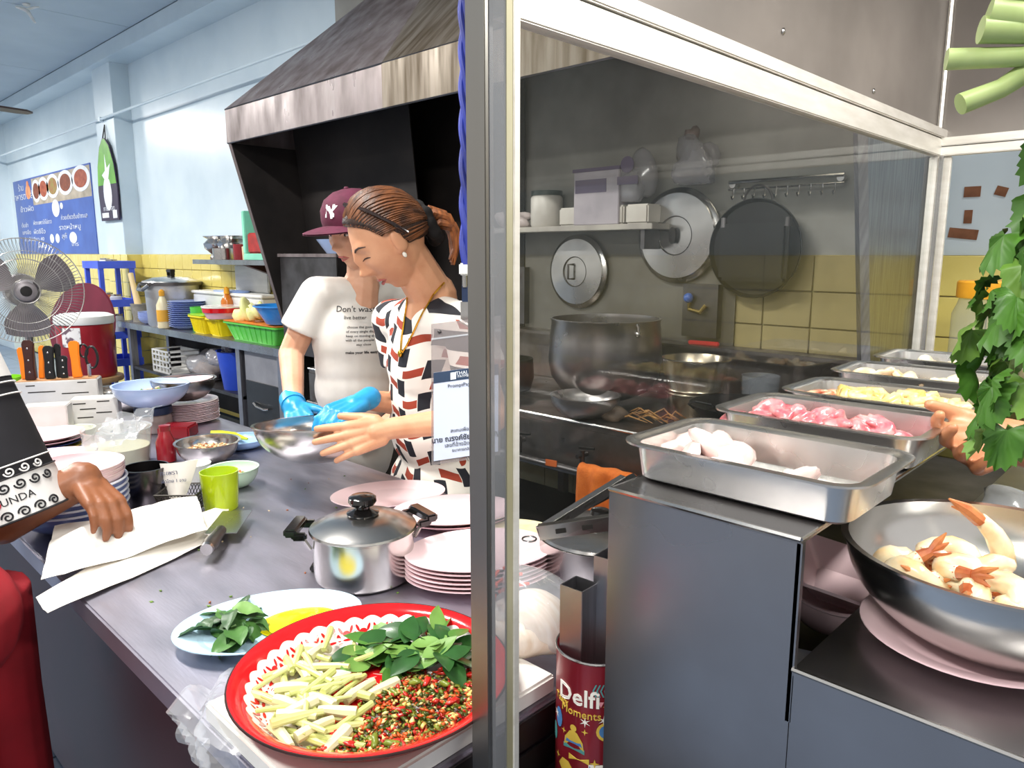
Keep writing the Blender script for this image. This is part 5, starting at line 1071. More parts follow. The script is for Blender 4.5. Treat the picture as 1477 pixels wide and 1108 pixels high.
solo('maroon_canister', MB().lathe([(.03, 0), (.05, 0), (.052, .12), (.03, .122)], 24), redp, 'small maroon canister on the wall shelf', 'canister', (-5.52, 2.7, 1.391)); solo('cream_canister', MB().lathe([(.02, 0), (.03, 0), (.032, .1), (.02, .105)], 20), mat('cream_plastic', '#e0c9a6', .4), 'small cream bottle on the wall shelf beside the mint frame', 'bottle', (-5.42, 2.7, 1.391))
mint = mat('mint_plastic', '#8fdcc0', .4, 0, '#7fccb0', ns=5)
mf = thing('letter_tray', 'mint green plastic frame rack with red contents on the wall shelf', 'rack', (-5.2, 2.74, 1.391)); part('frame', MB().bb((-.15, -.1, 0), (.2, .1, .05)).bb((-.15, -.1, .05), (-.11, .1, .36)).bb((.15, -.1, .05), (.2, .1, .36)).bb((-.15, .08, .05), (.2, .1, .36)), mint, mf, bevel=.005); part('red_contents', MB().bb((-.105, -.085, .052), (.145, .07, .2)), mat('red_cloth', '#b02a24', .6, 0, '#8f1f1c', ns=14), mf, bevel=.01)
# below the counter
def crate(loc):
    t = thing('plastic_crate', 'white perforated plastic crate on the back counter shelf', 'crate', loc); mb = MB()
    for k in range(6): mb.bb((-.19 + .076 * k - .007, -.14, 0), (-.19 + .076 * k + .007, -.13, .2))
    for z in (0, .05, .1, .15, .19): mb.bb((-.2, -.142, z), (.2, -.13, z + .014)); mb.bb((-.2, -.142, z), (-.19, .13, z + .014)); mb.bb((.19, -.142, z), (.2, .13, z + .014))
    part('slats', mb, white_p, t); part('base', MB().bb((-.19, -.13, 0), (.19, .13, .012)), white_p, t); part('back', MB().bb((-.2, .12, 0), (.2, .13, .2)), white_p, t)
crate((-6.85, 2.68, .386))
rbg = thing('rice_bag', 'cloudy plastic bag of tan packets beside the white crate', 'bag', (-6.25, 2.70, .386))
part('bag', lump('bag', bgm, .3, .14, .13, 41, 26, .22), None, rbg, loc=(0, 0, .105)); part('packets', lump('packets', mat('tan_goods', '#b89a7c', .5, 0, '#8a6c50', ns=9), .22, .1, .07, 43, 22, .25), None, rbg, loc=(-.03, .02, .06))
tag(link('sack', lump('sack', mat('dark_sack', '#4a3a30', .7), .3, .12, .1, 44, 22, .2), None, (-6.5, 2.76, .66)), 'dark sack lying above the white crate', 'sack') if False else None
bk = thing('plastic_bucket', 'deep blue plastic bucket with a liner bag under the counter', 'bucket', (-5.60, 2.68, .386)); part('body', MB().lathe([(.05, 0), (.13, 0), (.17, .3), (.178, .305), (.165, .3), (.12, .01), (.05, .01)], 32), mat('deep_blue_plastic', '#2346b8', .35, 0, '#1c3aa0', ns=4), bk); part('liner', lump('liner', bgm, .14, .12, .1, 46, 20, .3), None, bk, loc=(-.13, -.03, .26))
# cooler on stool
cl_ = thing('water_cooler', 'red drum water cooler with white lid on a wooden stool', 'cooler', (-5.68, 1.62, .60))
part('drum', MB().lathe([(.05, 0), (.165, 0), (.175, .02), (.178, .36), (.17, .37)], 44), mat('cooler_red', '#9c1f2a', .35, 0, '#8a1822', ns=4, coat=.3), cl_); part('lid', MB().lathe([(.05, .365), (.182, .367), (.186, .38), (.184, .42), (.15, .435), (.05, .437)], 44), white_p, cl_)
def onC(p): a = -1.05 + p.x / .179; return (.1795 * math.cos(a), .1795 * math.sin(a), p.y)
mb = MB(); vs = []; fs = []
for i in range(9):
    for j in range(2): vs.append(onC(Vector((-.02 + .016 * i, .22 + .13 * j, 0))))
for i in range(8): fs.append((2 * i, 2 * i + 1, 2 * i + 3, 2 * i + 2))
part('sticker', mb.add(vs, fs), mat('worn_sticker', '#dcd9d8', .5, 0, '#6a5560', ns=26, lo=.5, hi=.6), cl_)
so = thing('wooden_stool', 'round wooden stool carrying the red cooler', 'stool', (-5.68, 1.62, 0)); wd = mat('stool_wood', '#a5835c', .5, 0, '#8a6a45', ns=6, st=(4, 1, 1)); part('seat', MB().lathe([(.05, .565), (.21, .565), (.215, .58), (.21, .599), (.05, .5995)], 40), wd, so)
for a in (.6, 2.2, 3.8, 5.3): part('leg', MB().tube([(.14 * math.cos(a), .14 * math.sin(a), .566), (.2 * math.cos(a), .2 * math.sin(a), 0)], .02, 8), wd, so)
# leaning round maroon table top
ft_ = thing('folding_table', 'folded round maroon table leaning behind the red cooler', 'table', (-7.05, 2.0, 0), (0, 0, math.radians(25)))
part('round_top', MB().lathe([(.05, 0), (.36, 0), (.37, .012), (.36, .025), (.05, .026)], 56).xf(Matrix.Translation((0, 0, .83)) @ Matrix.Rotation(math.radians(78), 4, 'X')), mat('maroon_lacquer', '#6a1f33', .35, 0, '#581829', ns=4), ft_)
for x in (-.2, .2): part('leg', MB().tube([(x, .12, .75), (x * 1.2, .05, 0)], .014, 8), steel_d, ft_)
# blue rack
rk = thing('plastic_rack', 'blue plastic three tier rack beside the yellow tiled wall', 'rack', (-8.0, 2.55, 0)); rkm = mat('royal_blue_plastic', '#4a63d8', .4, 0, '#3d54c4', ns=5)
for x in (-.2, .2):
    for y in (-.14, .14): part('post', MB().bb((x - .02, y - .02, 0), (x + .02, y + .02, 1.33)), rkm, rk)
for z in (.35, .62, .93, 1.3): part('tray', MB().bb((-.23, -.17, z), (.23, .17, z + .02)).bb((-.23, -.17, z + .02), (.23, -.16, z + .07)).bb((-.23, .16, z + .02), (.23, .17, z + .07)).bb((-.23, -.16, z + .02), (-.22, .16, z + .07)).bb((.22, -.16, z + .02), (.23, .16, z + .07)), rkm, rk)
for i, (x, y, z, r_, h_, c_, l_) in enumerate(((-.1, 0, 1.321, .05, .06, '#e8ece0', 'white jar on the top tier of the blue rack'), (.08, 0, 1.321, .06, .05, '#cfd8cc', 'pale tub on the top tier of the blue rack'), (-.1, 0, .951, .05, .09, '#b26a3c', 'brown jar on the second tier of the blue rack'), (.06, .02, .951, .055, .08, '#c9cbd0', 'grey jar on the second tier of the blue rack'), (-.12, -.03, .641, .05, .16, '#4a3a36', 'dark bottle on the lower tier of the blue rack'), (.1, 0, .641, .06, .2, '#aeb3b8', 'silver canister on the lower tier of the blue rack'), (0, .03, .641, .045, .13, '#5ba9e0', 'sky blue jar on the lower tier of the blue rack'))):
    t = thing('storage_jar', l_, 'jar', (-8.0 + x, 2.55 + y, z)); part('body', MB().lathe([(.01, 0), (r_, 0), (r_, h_ * .85), (r_ * .8, h_)], 20), mat('jar_' + c_[1:], c_, .35), t); part('lid', MB().lathe([(.01, h_), (r_ * .85, h_), (r_ * .85, h_ + .015), (.01, h_ + .016)], 20), steel, t)
# standing fan
FX, FY, FZ = -4.43, 1.0, 1.255
fa = math.atan2(-FY, -FX) + .12
sf = thing('standing_fan', 'large grey standing fan with wire guard facing the kitchen', 'fan', (FX, FY, 0), fa)
fm = mat('fan_grey', '#8f8a8d', .4, .3, '#7b7679', ns=5); wire = mat('fan_wire', '#b9b6b2', .35, .8)
part('base', MB().lathe([(.05, 0), (.22, 0), (.22, .03), (.06, .06), (.05, .06)], 36), fm, sf); part('pole', MB().cyl((0, 0, .05), (0, 0, FZ - .1), .022, .018, 12), fm, sf)
part('motor', MB().lathe([(.02, -.16), (.07, -.15), (.085, -.08), (.08, -.02), (.02, -.02)], 24).xf(Matrix.Translation((0, 0, FZ)) @ Matrix.Rotation(PI / 2, 4, 'Y')), fm, sf); part('hub', MB().lathe([(.004, .085), (.03, .085), (.05, .075), (.06, .03), (.004, .03)], 28).xf(Matrix.Translation((0, 0, FZ)) @ Matrix.Rotation(PI / 2, 4, 'Y')), fm, sf)
part('badge', MB().lathe([(.004, .092), (.024, .091), (.026, .086), (.004, .086)], 24).xf(Matrix.Translation((0, 0, FZ)) @ Matrix.Rotation(PI / 2, 4, 'Y')), black_p, sf)
for k in range(3):
    a0 = k * 2 * PI / 3 + .5; mb = MB(); vs = []; fs = []
    for i in range(9):
        r_ = .05 + .185 * i / 8; hw = .34 + .2 * math.sin(PI * i / 8)
        for j in range(7):
            t = -1 + 2 * j / 6; a = a0 + t * hw * (1 + .15 * i / 8); vs.append((.04 + .028 * t, r_ * math.cos(a), FZ + r_ * math.sin(a)))
    for i in range(8):
        for j in range(6): a = i * 7 + j; fs.append((a, a + 1, a + 8, a + 7))
    part('blade', mb.add(vs, fs), mat('fan_blade', '#7d767a', .4, 0, '#6b6468', ns=5), sf)
gr = MB(); RG = .262
for k in range(96):
    a = 2 * PI * k / 96; sw = .22
    for side in (1, -1): gr.tube([(.055 + side * .045, .055 * math.cos(a - sw), FZ + .055 * math.sin(a - sw)), (.055 + side * .04, .16 * math.cos(a - sw * .3), FZ + .16 * math.sin(a - sw * .3)), (.055 + side * .022, .235 * math.cos(a), FZ + .235 * math.sin(a)), (.055, RG * math.cos(a), FZ + RG * math.sin(a))], .0011, 4, False)
g_ = part('guard', gr, wire, sf)
ri = MB()
for r_, x in ((RG, .055), (.16, .096), (.2, .088), (.06, .1), (.16, .014)): ri.tube([(x, r_ * math.cos(2 * PI * i / 48), FZ + r_ * math.sin(2 * PI * i / 48)) for i in range(48)], .0028 if r_ == RG else .0016, 5, closed=True)
part('guard_rings', ri, wire, g_)
# ceiling fan blade and ceiling ornament
cf = thing('ceiling_fan', 'ceiling fan with dark brown blades', 'ceiling fan', (-5.6, -.05, 3.44)); dk = mat('fan_brown', '#3a2824', .4)
part('rod', MB().cyl((0, 0, -.62), (0, 0, 0), .012, .012, 10), dk, cf); part('motor', MB().lathe([(.02, -.78), (.11, -.76), (.13, -.7), (.11, -.64), (.02, -.62)], 32), dk, cf)
tipv = Vector((-2.469,0.62,1.826)) if False else Vector((-5.978,1.505,2.374))
base = Vector((-5.6, -.05, 3.44)); d0 = tipv - base; ab = math.atan2(d0.y, d0.x); Lb = math.hypot(d0.x, d0.y)
for k in range(3):
    a = ab + k * 2 * PI / 3; q = Matrix.Rotation(a, 4, 'Z'); part('blade', MB().prism([(.1, -.04), (.2, -.06), (Lb - .06, -.075), (Lb, -.03), (Lb, .04), (Lb - .06, .07), (.2, .06), (.1, .04)], d0.z - .006, d0.z + .006, 'z').xf(q), dk, cf)
orn = thing('ceiling_hook', 'small white twisted hook fixture on the ceiling board', 'hook', (-7.328,1.898,3.435)); part('plate', MB().lathe([(.005, 0), (.03, 0), (.025, -.012), (.005, -.014)][::-1], 16), white_p, orn); part('hook', MB().tube([(-.1, -.05, -.01), (-.04, -.02, -.03), (0, 0, -.05), (.05, .0, -.08), (.06, .02, -.12), (.08, .03, -.15)], [.008, .014, .016, .014, .012, .008], 8).tube([(0, 0, -.04), (.03, .05, -.02), (.05, .08, -.015)], [.012, .009, .004], 6), white_p, orn)
# ------------------------------------------------------------------ posters
po = thing('menu_poster', 'blue wall menu poster with pictures of dishes and Thai price lines', 'poster', (-11.3, VW + .003, 1.437))
pbm = mat('poster_blue', '#2b4a9c', .35, 0, '#3a5db0', ns=3, coat=.2); PW, PH = 3.42, 1.03
part('sheet', MB().bb((-PW / 2, 0, 0), (PW / 2, .008, PH)), pbm, po)
part('photo_band', MB().bb((-.75, -.001, .66), (PW / 2 - .02, 0, PH - .02)), mat('poster_photo', '#b7aa98', .4, 0, '#8f8473', ns=6), po)
pw = mat('poster_white', '#dfe3ea', .45); pr_ = [mat('dish_brown', '#8a4a30', .5, 0, '#6a3420', ns=20), mat('dish_red', '#a85a3a', .5, 0, '#8a3a26', ns=20), mat('dish_green', '#8a8a4a', .5, 0, '#9a5a3a', ns=14)]
for i, x in enumerate((-.55, -.2, .22, .75, 1.35)):
    rx = .2 + .035 * i
    dsh = part('dish', MB().lathe([(.01, 0), (.15, 0), (.15, .002), (.01, .002)], 32, sx=rx / .15, sy=1).xf(Matrix.Translation((x, -.002, .84 + .01 * i)) @ Matrix.Rotation(PI / 2, 4, 'X')), pw, po); part('food', MB().lathe([(.01, .002), (.105, .002), (.105, .004), (.01, .004)], 28, sx=rx / .15, sy=1).xf(Matrix.Translation((x, -.002, .84 + .01 * i)) @ Matrix.Rotation(PI / 2, 4, 'X')), pr_[i % 3], dsh)
px_ = frame_m((0, -.002, 0), (1, 0, 0), (0, 0, 1))
for body, size, x, z, m_, sx in (('ร้าน', .12, -1.3, .92, 'poster_white', 1.6), ('อาหารตามสั่ง', .13, -1.2, .8, 'poster_white', 1.8), ('ข้าวผัด', .1, -1.1, .62, 'poster_white', 2.6), ('ผัดกะเพราไก่ไข่ดาว', .075, -.42, .42, 'poster_white', 1.6), ('ก๋วยเตี๋ยวต้มยำทะเล', .075, .95, .45, 'poster_white', 1.8), ('ผัดซีอิ๊ว', .085, -.6, .3, 'poster_white', 2.4), ('ราดหน้าหมู', .085, .75, .33, 'poster_white', 2.4), ('ต้มยำ', .08, -1.3, .4, 'poster_white', 2), ('แกงจืด', .08, -1.25, .3, 'poster_white', 2), ('สุกี้', .08, .5, .22, 'poster_white', 2.4), ('ข้าวไข่เจียว 40', .07, -.9, .2, 'poster_white', 2.6), ('โทร', .07, .9, .12, 'poster_white', 3), ('พิเศษ 50', .07, -.4, .1, 'poster_white', 2.6)):
    text_part('lettering', body, size, MC[m_], po, px_ @ Matrix.Translation((x, z, 0)), sx=sx)
fg = MB().ell((-.95, -.002, .85), (.13, .002, .1), n=12).ell((-.95, -.002, .95), (.06, .002, .05), n=12); part('printed_cook_figure', fg, mat('poster_peach', '#e0a878', .5, 0, '#d07a50', ns=9), po)
for x, z, a_, b_ in ((.25, .58, .16, .11), (-.05, .2, .09, .06), (.2, .2, .09, .06), (.85, .2, .15, .07), (.5, .6, .06, .04)): part('printed_egg', MB().ell((x, -.002, z), (a_, .002, b_), n=16), pw, po)
sg = thing('hanging_sign', 'boat shaped green and violet advertising sign hung by a string', 'sign', (-8.47, VW - .19, 1.78))
outl = [(-.26, 0), (.26, 0), (.28, .3), (.24, .55), (.14, .74), (.03, .82), (-.03, .82), (-.14, .74), (-.24, .55), (-.28, .3)]
part('card', MB().prism(outl, -.006, .006, 'y'), mat('sign_violet', '#33223f', .4, 0, '#291a33', ns=4), sg)
part('green_print', MB().prism([(-.27, .36), (.27, .36), (.235, .55), (.135, .73), (.03, .81), (-.03, .81), (-.135, .73), (-.235, .55)], -.0075, -.006, 'y'), mat('sign_green', '#6fb03a', .4, 0, '#4f8f2a', ns=5), sg)
part('white_print', MB().ell((0, -.008, .27), (.12, .0015, .17), n=16).prism([(-.12, .46), (-.02, .5), (0, .66), (.04, .52), (.14, .56), (.06, .42), (-.03, .4)], -.009, -.0075, 'y'), pw, sg); part('price_box', MB().bb((-.22, -.008, .03), (-.02, -.0065, .08)), pw, sg); part('price_box', MB().bb((.1, -.008, .02), (.22, -.0065, .1)), pw, sg)
text_part('lettering', 'กาแฟ สด', .07, pw, sg, frame_m((0, -.0075, .12), (1, 0, 0), (0, 0, 1)), sx=1.3); part('yellow_dash', MB().bb((-.05, -.0085, .155), (.06, -.0065, .17)), MC['amber_yellow_plastic'], sg)
part('string', MB().tube([(-.03, 0, .815), (0, .02, .95), (.05, 0, .8)], .006, 5), black_p, sg)

# ================================================================== PEOPLE
def hand(mb, wrist, fdir, pn, side, curls, s=1.0, spread=.06, thumb=(.62, .78, -.25), thc=.35, fl=(.07, .078, .072, .057)):
    """palm and five fingers; fdir = finger direction, pn = where the palm faces, side=+1/-1 = thumb side"""
    x = Vector(fdir).normalized(); z = -Vector(pn); z = (z - x * z.dot(x)).normalized(); y = z.cross(x) * side; o = Vector(wrist)
    P = lambda a, b, c: o + (x * a + y * b + z * c) * s
    mb.cap(o - x * .02 * s, P(.03, 0, 0), .026 * s, .024 * s)
    ky = (.03, .0095, -.0115, -.031); kx = (.088, .092, .088, .08)
    for i in range(4):
        k = P(kx[i], ky[i], .003); mb.cap(P(.018, ky[i] * .6, 0), k, .0175 * s, .0125 * s, 10)
        a = 0; d = (x + y * spread * (1.5 - i)).normalized(); p = k; rr_ = (.0105, .0098, .009, .0078)
        for j, fr_ in enumerate((.46, .3, .24)):
            a += curls[i] * (1, 1.15, .8)[j]; q = p + (d * math.cos(a) - z * math.sin(a)) * fl[i] * fr_ * s
            mb.cap(p, q, rr_[j] * s * (.88 if i == 3 else 1), rr_[j + 1] * s * (.88 if i == 3 else 1), 10); p = q
    t0 = P(.022, .026, -.004); d = (x * thumb[0] + y * thumb[1] + z * thumb[2]).normalized(); t1 = t0 + d * .038 * s; d2 = (d + x * thc - z * .15).normalized(); t2 = t1 + d2 * .03 * s; t3 = t2 + (d2 + x * thc * .6).normalized() * .023 * s
    mb.cap(t0, t1, .0175 * s, .0135 * s, 10); mb.cap(t1, t2, .0125 * s, .0105 * s, 10); mb.cap(t2, t3, .0105 * s, .0085 * s, 10)
def sst(a, b, x): t = max(0, min(1, (x - a) / (b - a))); return t * t * (3 - 2 * t)
BUMPS = [(0, -.004, .009, .022, .015), (0, -.036, .0115, .012, .026), (.013, -.043, .008, .007, .011), (-.013, -.043, .008, .007, .011), (.032, .0, .016, .010, -.009), (-.032, .0, .016, .010, -.009),
         (.03, .021, .022, .009, .004), (-.03, .021, .022, .009, .004), (.044, -.022, .02, .018, .005), (-.044, -.022, .02, .018, .005), (0, -.066, .019, .0055, .0075), (0, -.079, .016, .0065, .0075),
         (0, -.0725, .02, .0028, -.004), (0, -.106, .018, .012, .010), (.022, -.05, .006, .012, -.002), (-.022, -.05, .006, .012, -.002)]
def face_h(x, z): return sum(a * math.exp(-((x - x0) / sx) ** 2 - ((z - z0) / sz) ** 2) for x0, z0, sx, sz, a in BUMPS)
def head_pt(d):
    """skin point of a head (face along -y) in direction d"""
    sx, sy, sz = d; x = .074 * sx; y = (.098 if sy > 0 else .084) * sy; z = (.112 if sz > 0 else .12) * sz
    if z < 0:
        k = -z / .12; x *= 1 - .36 * k ** 1.7; y *= (1 - .10 * k * k) if y < 0 else (1 - .5 * k)
    y += .01
    if sy < 0: y -= face_h(x, z) * sst(.05, .4, -sy)
    return Vector((x, y, z + .004))
def face_y(x, z, off=0):
    """front surface of the face at x, z"""
    z_ = z - .004; k = max(0, -z_ / .12); nx = 1 - .36 * k ** 1.7; sx = x / (.074 * nx); sz = z_ / (.112 if z_ > 0 else .12); sy = -math.sqrt(max(0, 1 - sx * sx - sz * sz)); y = .084 * sy * (1 - .1 * k * k) + .01
    return y - face_h(x, z_) * sst(.05, .4, -sy) - off
def hairline(y):
    for (a, b), (c, e) in zip(((-.2, .080), (-.062, .078), (-.03, .045), (-.012, .015), (.012, .02), (.03, -.03), (.2, -.07)), ((-.062, .078), (-.03, .045), (-.012, .015), (.012, .02), (.03, -.03), (.2, -.07), (.3, -.07))):
        if a <= y <= c: return b + (e - b) * (y - a) / (c - a)
    return -.07
def head_shell(off, nu=72, nv=54):
    mb = MB(); vs = []; fs = []
    for i in range(nv + 1):
        la = -PI / 2 + PI * i / nv
        for j in range(nu):
            an = 2 * PI * j / nu; d = Vector((math.cos(la) * math.cos(an), math.cos(la) * math.sin(an), math.sin(la))); p = head_pt(d); n = Vector((p.x / .074 ** 2, (p.y - .01) / .09 ** 2, p.z / .112 ** 2)).normalized(); vs.append(p + n * off(p))
    for i in range(nv):
        for j in range(nu): a = i * nu + j; b = i * nu + (j + 1) % nu; fs.append((a, b, b + nu, a + nu))
    fs += [tuple(range(nu - 1, -1, -1)), tuple(range(nv * nu, nv * nu + nu))]
    return mb.add(vs, fs)
def head_prims(mb, M_, s):
    h = head_shell(lambda p: 0)
    for k in (-1, 1):
        q = Matrix.Rotation(.32 * k, 3, 'Z'); h.ell((.075 * k, .016, -.004), (.008, .019, .029), q, 14); h.ell((.071 * k, .008, -.022), (.007, .010, .013), None, 10)
    h.xf(M_ @ Matrix.Scale(s, 4)); mb.add(h.v, h.f)
def hair_mesh(M_, s, thick=.012):
    return head_shell(lambda p: -.02 + (.02 + thick) * sst(0, .012, p.z - hairline(p.y))).xf(M_ @ Matrix.Scale(s, 4))
def head_matrix(c, F, pitch, roll=0):
    """face along F (horizontal), pitched down"""
    F = Vector(F).normalized(); a = math.atan2(F.y, F.x) + PI / 2
    return Matrix.Translation(Vector(c)) @ Matrix.Rotation(a, 4, 'Z') @ Matrix.Rotation(roll, 4, 'Y') @ Matrix.Rotation(pitch, 4, 'X')
lipm = mat('lip_rose', '#b0605a', .4); browm = mat('eyebrow_dark', '#3a2a22', .6); eyew = mat('eye_white', '#e8e2da', .2); irism = mat('dark_iris', '#1c1310', .1)
def face_parts(p, M_, s, opened=True):
    Q = M_ @ Matrix.Scale(s, 4); F_ = lambda x, z, o=.0012: (x, face_y(x, z, o), z)
    part('lips', MB().tube([F_(-.02, -.069, 0), F_(-.009, -.0635), F_(0, -.065), F_(.009, -.0635), F_(.02, -.069, 0)], [.001, .0032, .003, .0032, .001], 8).tube([F_(-.017, -.070, 0), F_(0, -.0755), F_(.017, -.070, 0)], [.001, .0042, .001], 8).xf(Q), lipm, p)
    for k in (-1, 1):
        part('eyebrow', MB().tube([F_(.014 * k, .021), F_(.024 * k, .0255), F_(.036 * k, .027), F_(.05 * k, .022)], [.0018, .0026, .0024, .0008], 6).xf(Q), browm, p)
        if opened:
            e = part('eye', MB().ell((.031 * k, face_y(.031 * k, .004) + .0065, .004), (.0125, .0105, .0058), n=14).xf(Q), eyew, p); part('iris', MB().ell((.030 * k, face_y(.031 * k, .004) - .0012, .004), (.005, .0035, .005), n=10).xf(Q), irism, e)
        z0 = .0095 if opened else -.001; part('eyelid_line', MB().tube([F_(.017 * k, z0 - .004, .001), F_(.025 * k, z0 + (.001 if opened else -.001), .002), F_(.035 * k, z0 + (.001 if opened else -.001), .002), F_(.046 * k, z0 - .003, .001)], [.0007, .0014, .0016, .0008], 6).xf(Q), browm, p)
def torso(mb, neck, shL, shR, chest, waist, hip, w=1.0):
    neck, shL, shR, chest, waist, hip = map(Vector, (neck, shL, shR, chest, waist, hip)); ax = (shL - shR).normalized(); up = Vector((0, 0, 1)); fr = ax.cross(up); q = Matrix((ax, -fr, up)).transposed()
    mb.cap(shL, shR, .062 * w, .062 * w); mb.ell(chest, (.155 * w, .112 * w, .17), q, 20); mb.ell((chest + waist) / 2, (.142 * w, .108 * w, .17), q, 20); mb.ell(waist, (.14 * w, .112 * w, .14), q, 20); mb.ell(hip, (.162 * w, .12 * w, .15), q, 20)
    mb.cap(neck + Vector((0, 0, -.03)), (shL + neck) / 2 + Vector((0, 0, -.005)), .055 * w, .05 * w); mb.cap(neck + Vector((0, 0, -.03)), (shR + neck) / 2 + Vector((0, 0, -.005)), .055 * w, .05 * w)
    return q
def legs(mb, hip, ax, foot_dir, r=.085):
    hip = Vector(hip); ax = Vector(ax).normalized(); fd = Vector(foot_dir).normalized()
    for k in (-1, 1):
        a = hip + ax * .085 * k; kn_ = Vector((a.x, a.y, .45)) + fd * .015; an = Vector((a.x, a.y, .07)) - fd * .015
        mb.cap(a, kn_, r, .058); mb.cap(kn_, an, .056, .038)
def shoes(p, hip, ax, fd, m):
    hip = Vector(hip); ax = Vector(ax).normalized(); fd = Vector(fd).normalized()
    for k in (-1, 1):
        a = hip + ax * .085 * k; q = Matrix((fd, fd.cross(Vector((0, 0, 1))) * -1, Vector((0, 0, 1)))).transposed()
        part('shoe', MB().ell((a.x + fd.x * .05, a.y + fd.y * .05, .04), (.13, .045, .04), q, 14), m, p)
def bvh_of(o):
    me = o.data; return BVHTree.FromPolygons([v.co.copy() for v in me.vertices], [tuple(p.vertices) for p in me.polygons])
def project(me_fn_origin, xdir, ydir, d, bvh, off=.0015):
    """lay flat artwork on a cloth: cast along d"""
    X = Vector(xdir).normalized(); Y = Vector(ydir).normalized(); d = Vector(d).normalized(); O = Vector(me_fn_origin)
    def f(p):
        o = O + X * p.x + Y * p.y - d * .4; h_ = bvh.ray_cast(o, d)
        return (h_[0] - d * (off + p.z)) if h_[0] is not None else (o + d * .4)
    return f
RT3 = Vector((.718, .696, 0)); FW3 = Vector((-.696, .718, 0)); UP3 = Vector((0, 0, 1))
glovem = mat('blue_nitrile', '#2f9fd6', .35, 0, '#2389c2', ns=14, bump=.15, bs=90)
trs = mat('dark_trousers', '#3a3632', .8, 0, '#2c2926', ns=20, bump=.1)

# ---------------------------------------------------------------- woman in the patterned blouse
w1 = thing('person', 'person in a black white and rust patterned blouse, head bowed over the mixing bowl', 'person', (0, 0, 0))
Hd = (-1.604,1.182,1.468); s1 = 1.10
F1 = -RT3 * .93 - FW3 * .36; HM = head_matrix(Hd, F1, math.radians(33))
nk = (-1.592,1.327,1.323); shL = (-1.42,1.294,1.256); shR = (-1.818,1.357,1.242); che = (-1.635,1.354,1.138); wai = (-1.665,1.374,0.936); hip1 = (-1.674,1.387,0.738)
elL = (-1.312,1.287,1.035); wrL = (-1.461,1.081,1.013); elR = (-1.767,1.399,0.98); wrR = (-1.731,1.192,1.032)
sk = MB(); head_prims(sk, HM, s1)
jaw = HM @ Vector((0, .03, -.05)); sk.cap(jaw, Vector(nk) + Vector((0, 0, .0)), .056, .064); sk.cap(Vector(nk), Vector(che), .07, .09)
sk.cap(shL, elL, .046, .04); sk.cap(elL, wrL, .041, .0275); sk.cap(shR, elR, .046, .04); sk.cap(elR, wrR, .04, .028)
fdL = Vector((-1.549,0.917,0.98)) - Vector(wrL); pnL = (-UP3 * .3 + FW3 * .95)
hand(sk, Vector(wrL) + fdL.normalized() * .012, fdL, pnL, -1, (.12, .16, .2, .26), 1.06, .12, (.8, .5, -.45), .3)
bd = blob('body', sk, skin_w, w1, .0032, 2)
face_parts(w1, HM, s1, False)
# gloved far hand
gl = MB(); fdR = Vector((-1.711,1.048,1.004)) - Vector(wrR); gl.cap(Vector(wrR) - fdR.normalized() * .015, Vector(wrR) + fdR.normalized() * .02, .034, .03)
hand(gl, Vector(wrR) + fdR.normalized() * .01, fdR, -UP3 * .9 + RT3 * -.2, -1, (.45, .5, .55, .5), 1.12, .05, (.7, .6, -.35), .5); blob('glove', gl, glovem, w1, .0042, 3)
# blouse
patt = bpy.data.materials.new('basket_weave_print'); patt.use_nodes = True; nt_ = patt.node_tree; N_ = nt_.nodes; L_ = nt_.links
def M2(op, a, b=None, c=None):
    n = N_.new('ShaderNodeMath'); n.operation = op
    for i, v in enumerate((a, b, c)):
        if v is None: continue
        if isinstance(v, (int, float)): n.inputs[i].default_value = v
        else: L_.new(v, n.inputs[i])
    return n.outputs[0]
uv = N_.new('ShaderNodeUVMap'); uv.uv_map = 'cloth'; sx3 = N_.new('ShaderNodeSeparateXYZ'); L_.new(uv.outputs[0], sx3.inputs[0])
X_ = M2('MULTIPLY', sx3.outputs[0], 1 / .078); Y_ = M2('MULTIPLY', sx3.outputs[1], 1 / .088)
fx = M2('FRACT', X_); colm = M2('MODULO', M2('FLOOR', X_), 2); Y2 = M2('ADD', Y_, M2('MULTIPLY', colm, .5)); fy = M2('FRACT', Y2)
blk = M2('MULTIPLY', M2('LESS_THAN', fx, .42), M2('LESS_THAN', fy, .56)); rus = M2('MULTIPLY', M2('MULTIPLY', M2('GREATER_THAN', fx, .3), M2('LESS_THAN', fx, .98)), M2('MULTIPLY', M2('GREATER_THAN', fy, .63), M2('LESS_THAN', fy, .88)))
dr = M2('MULTIPLY', M2('LESS_THAN', fx, .16), M2('GREATER_THAN', fy, .56))
mx1 = N_.new('ShaderNodeMix'); mx1.data_type = 'RGBA'; mx1.inputs[6].default_value = lin('#efe9df'); mx1.inputs[7].default_value = lin('#9c3a22'); L_.new(rus, mx1.inputs[0])
mx2 = N_.new('ShaderNodeMix'); mx2.data_type = 'RGBA'; mx2.inputs[7].default_value = lin('#191b24'); L_.new(mx1.outputs[2], mx2.inputs[6]); L_.new(blk, mx2.inputs[0])
bs_ = N_['Principled BSDF']; bs_.inputs['Roughness'].default_value = .8; L_.new(mx2.outputs[2], bs_.inputs['Base Color'])
bl = MB(); q1 = torso(bl, Vector(nk) + Vector((0, 0, -.02)), shL, shR, che, wai, hip1, 1.06)
bl.tube([shL, Vector(shL).lerp(Vector(elL), .55)], [.062, .075], 20); bl.tube([shR, Vector(shR).lerp(Vector(elR), .5)], [.062, .072], 20)
blo = blob('blouse', bl, patt, w1, .0065, 14)
me = blo.data; uvl = me.uv_layers.new(name='cloth'); ctr = (Vector(che) + Vector(wai)) / 2
vv = []
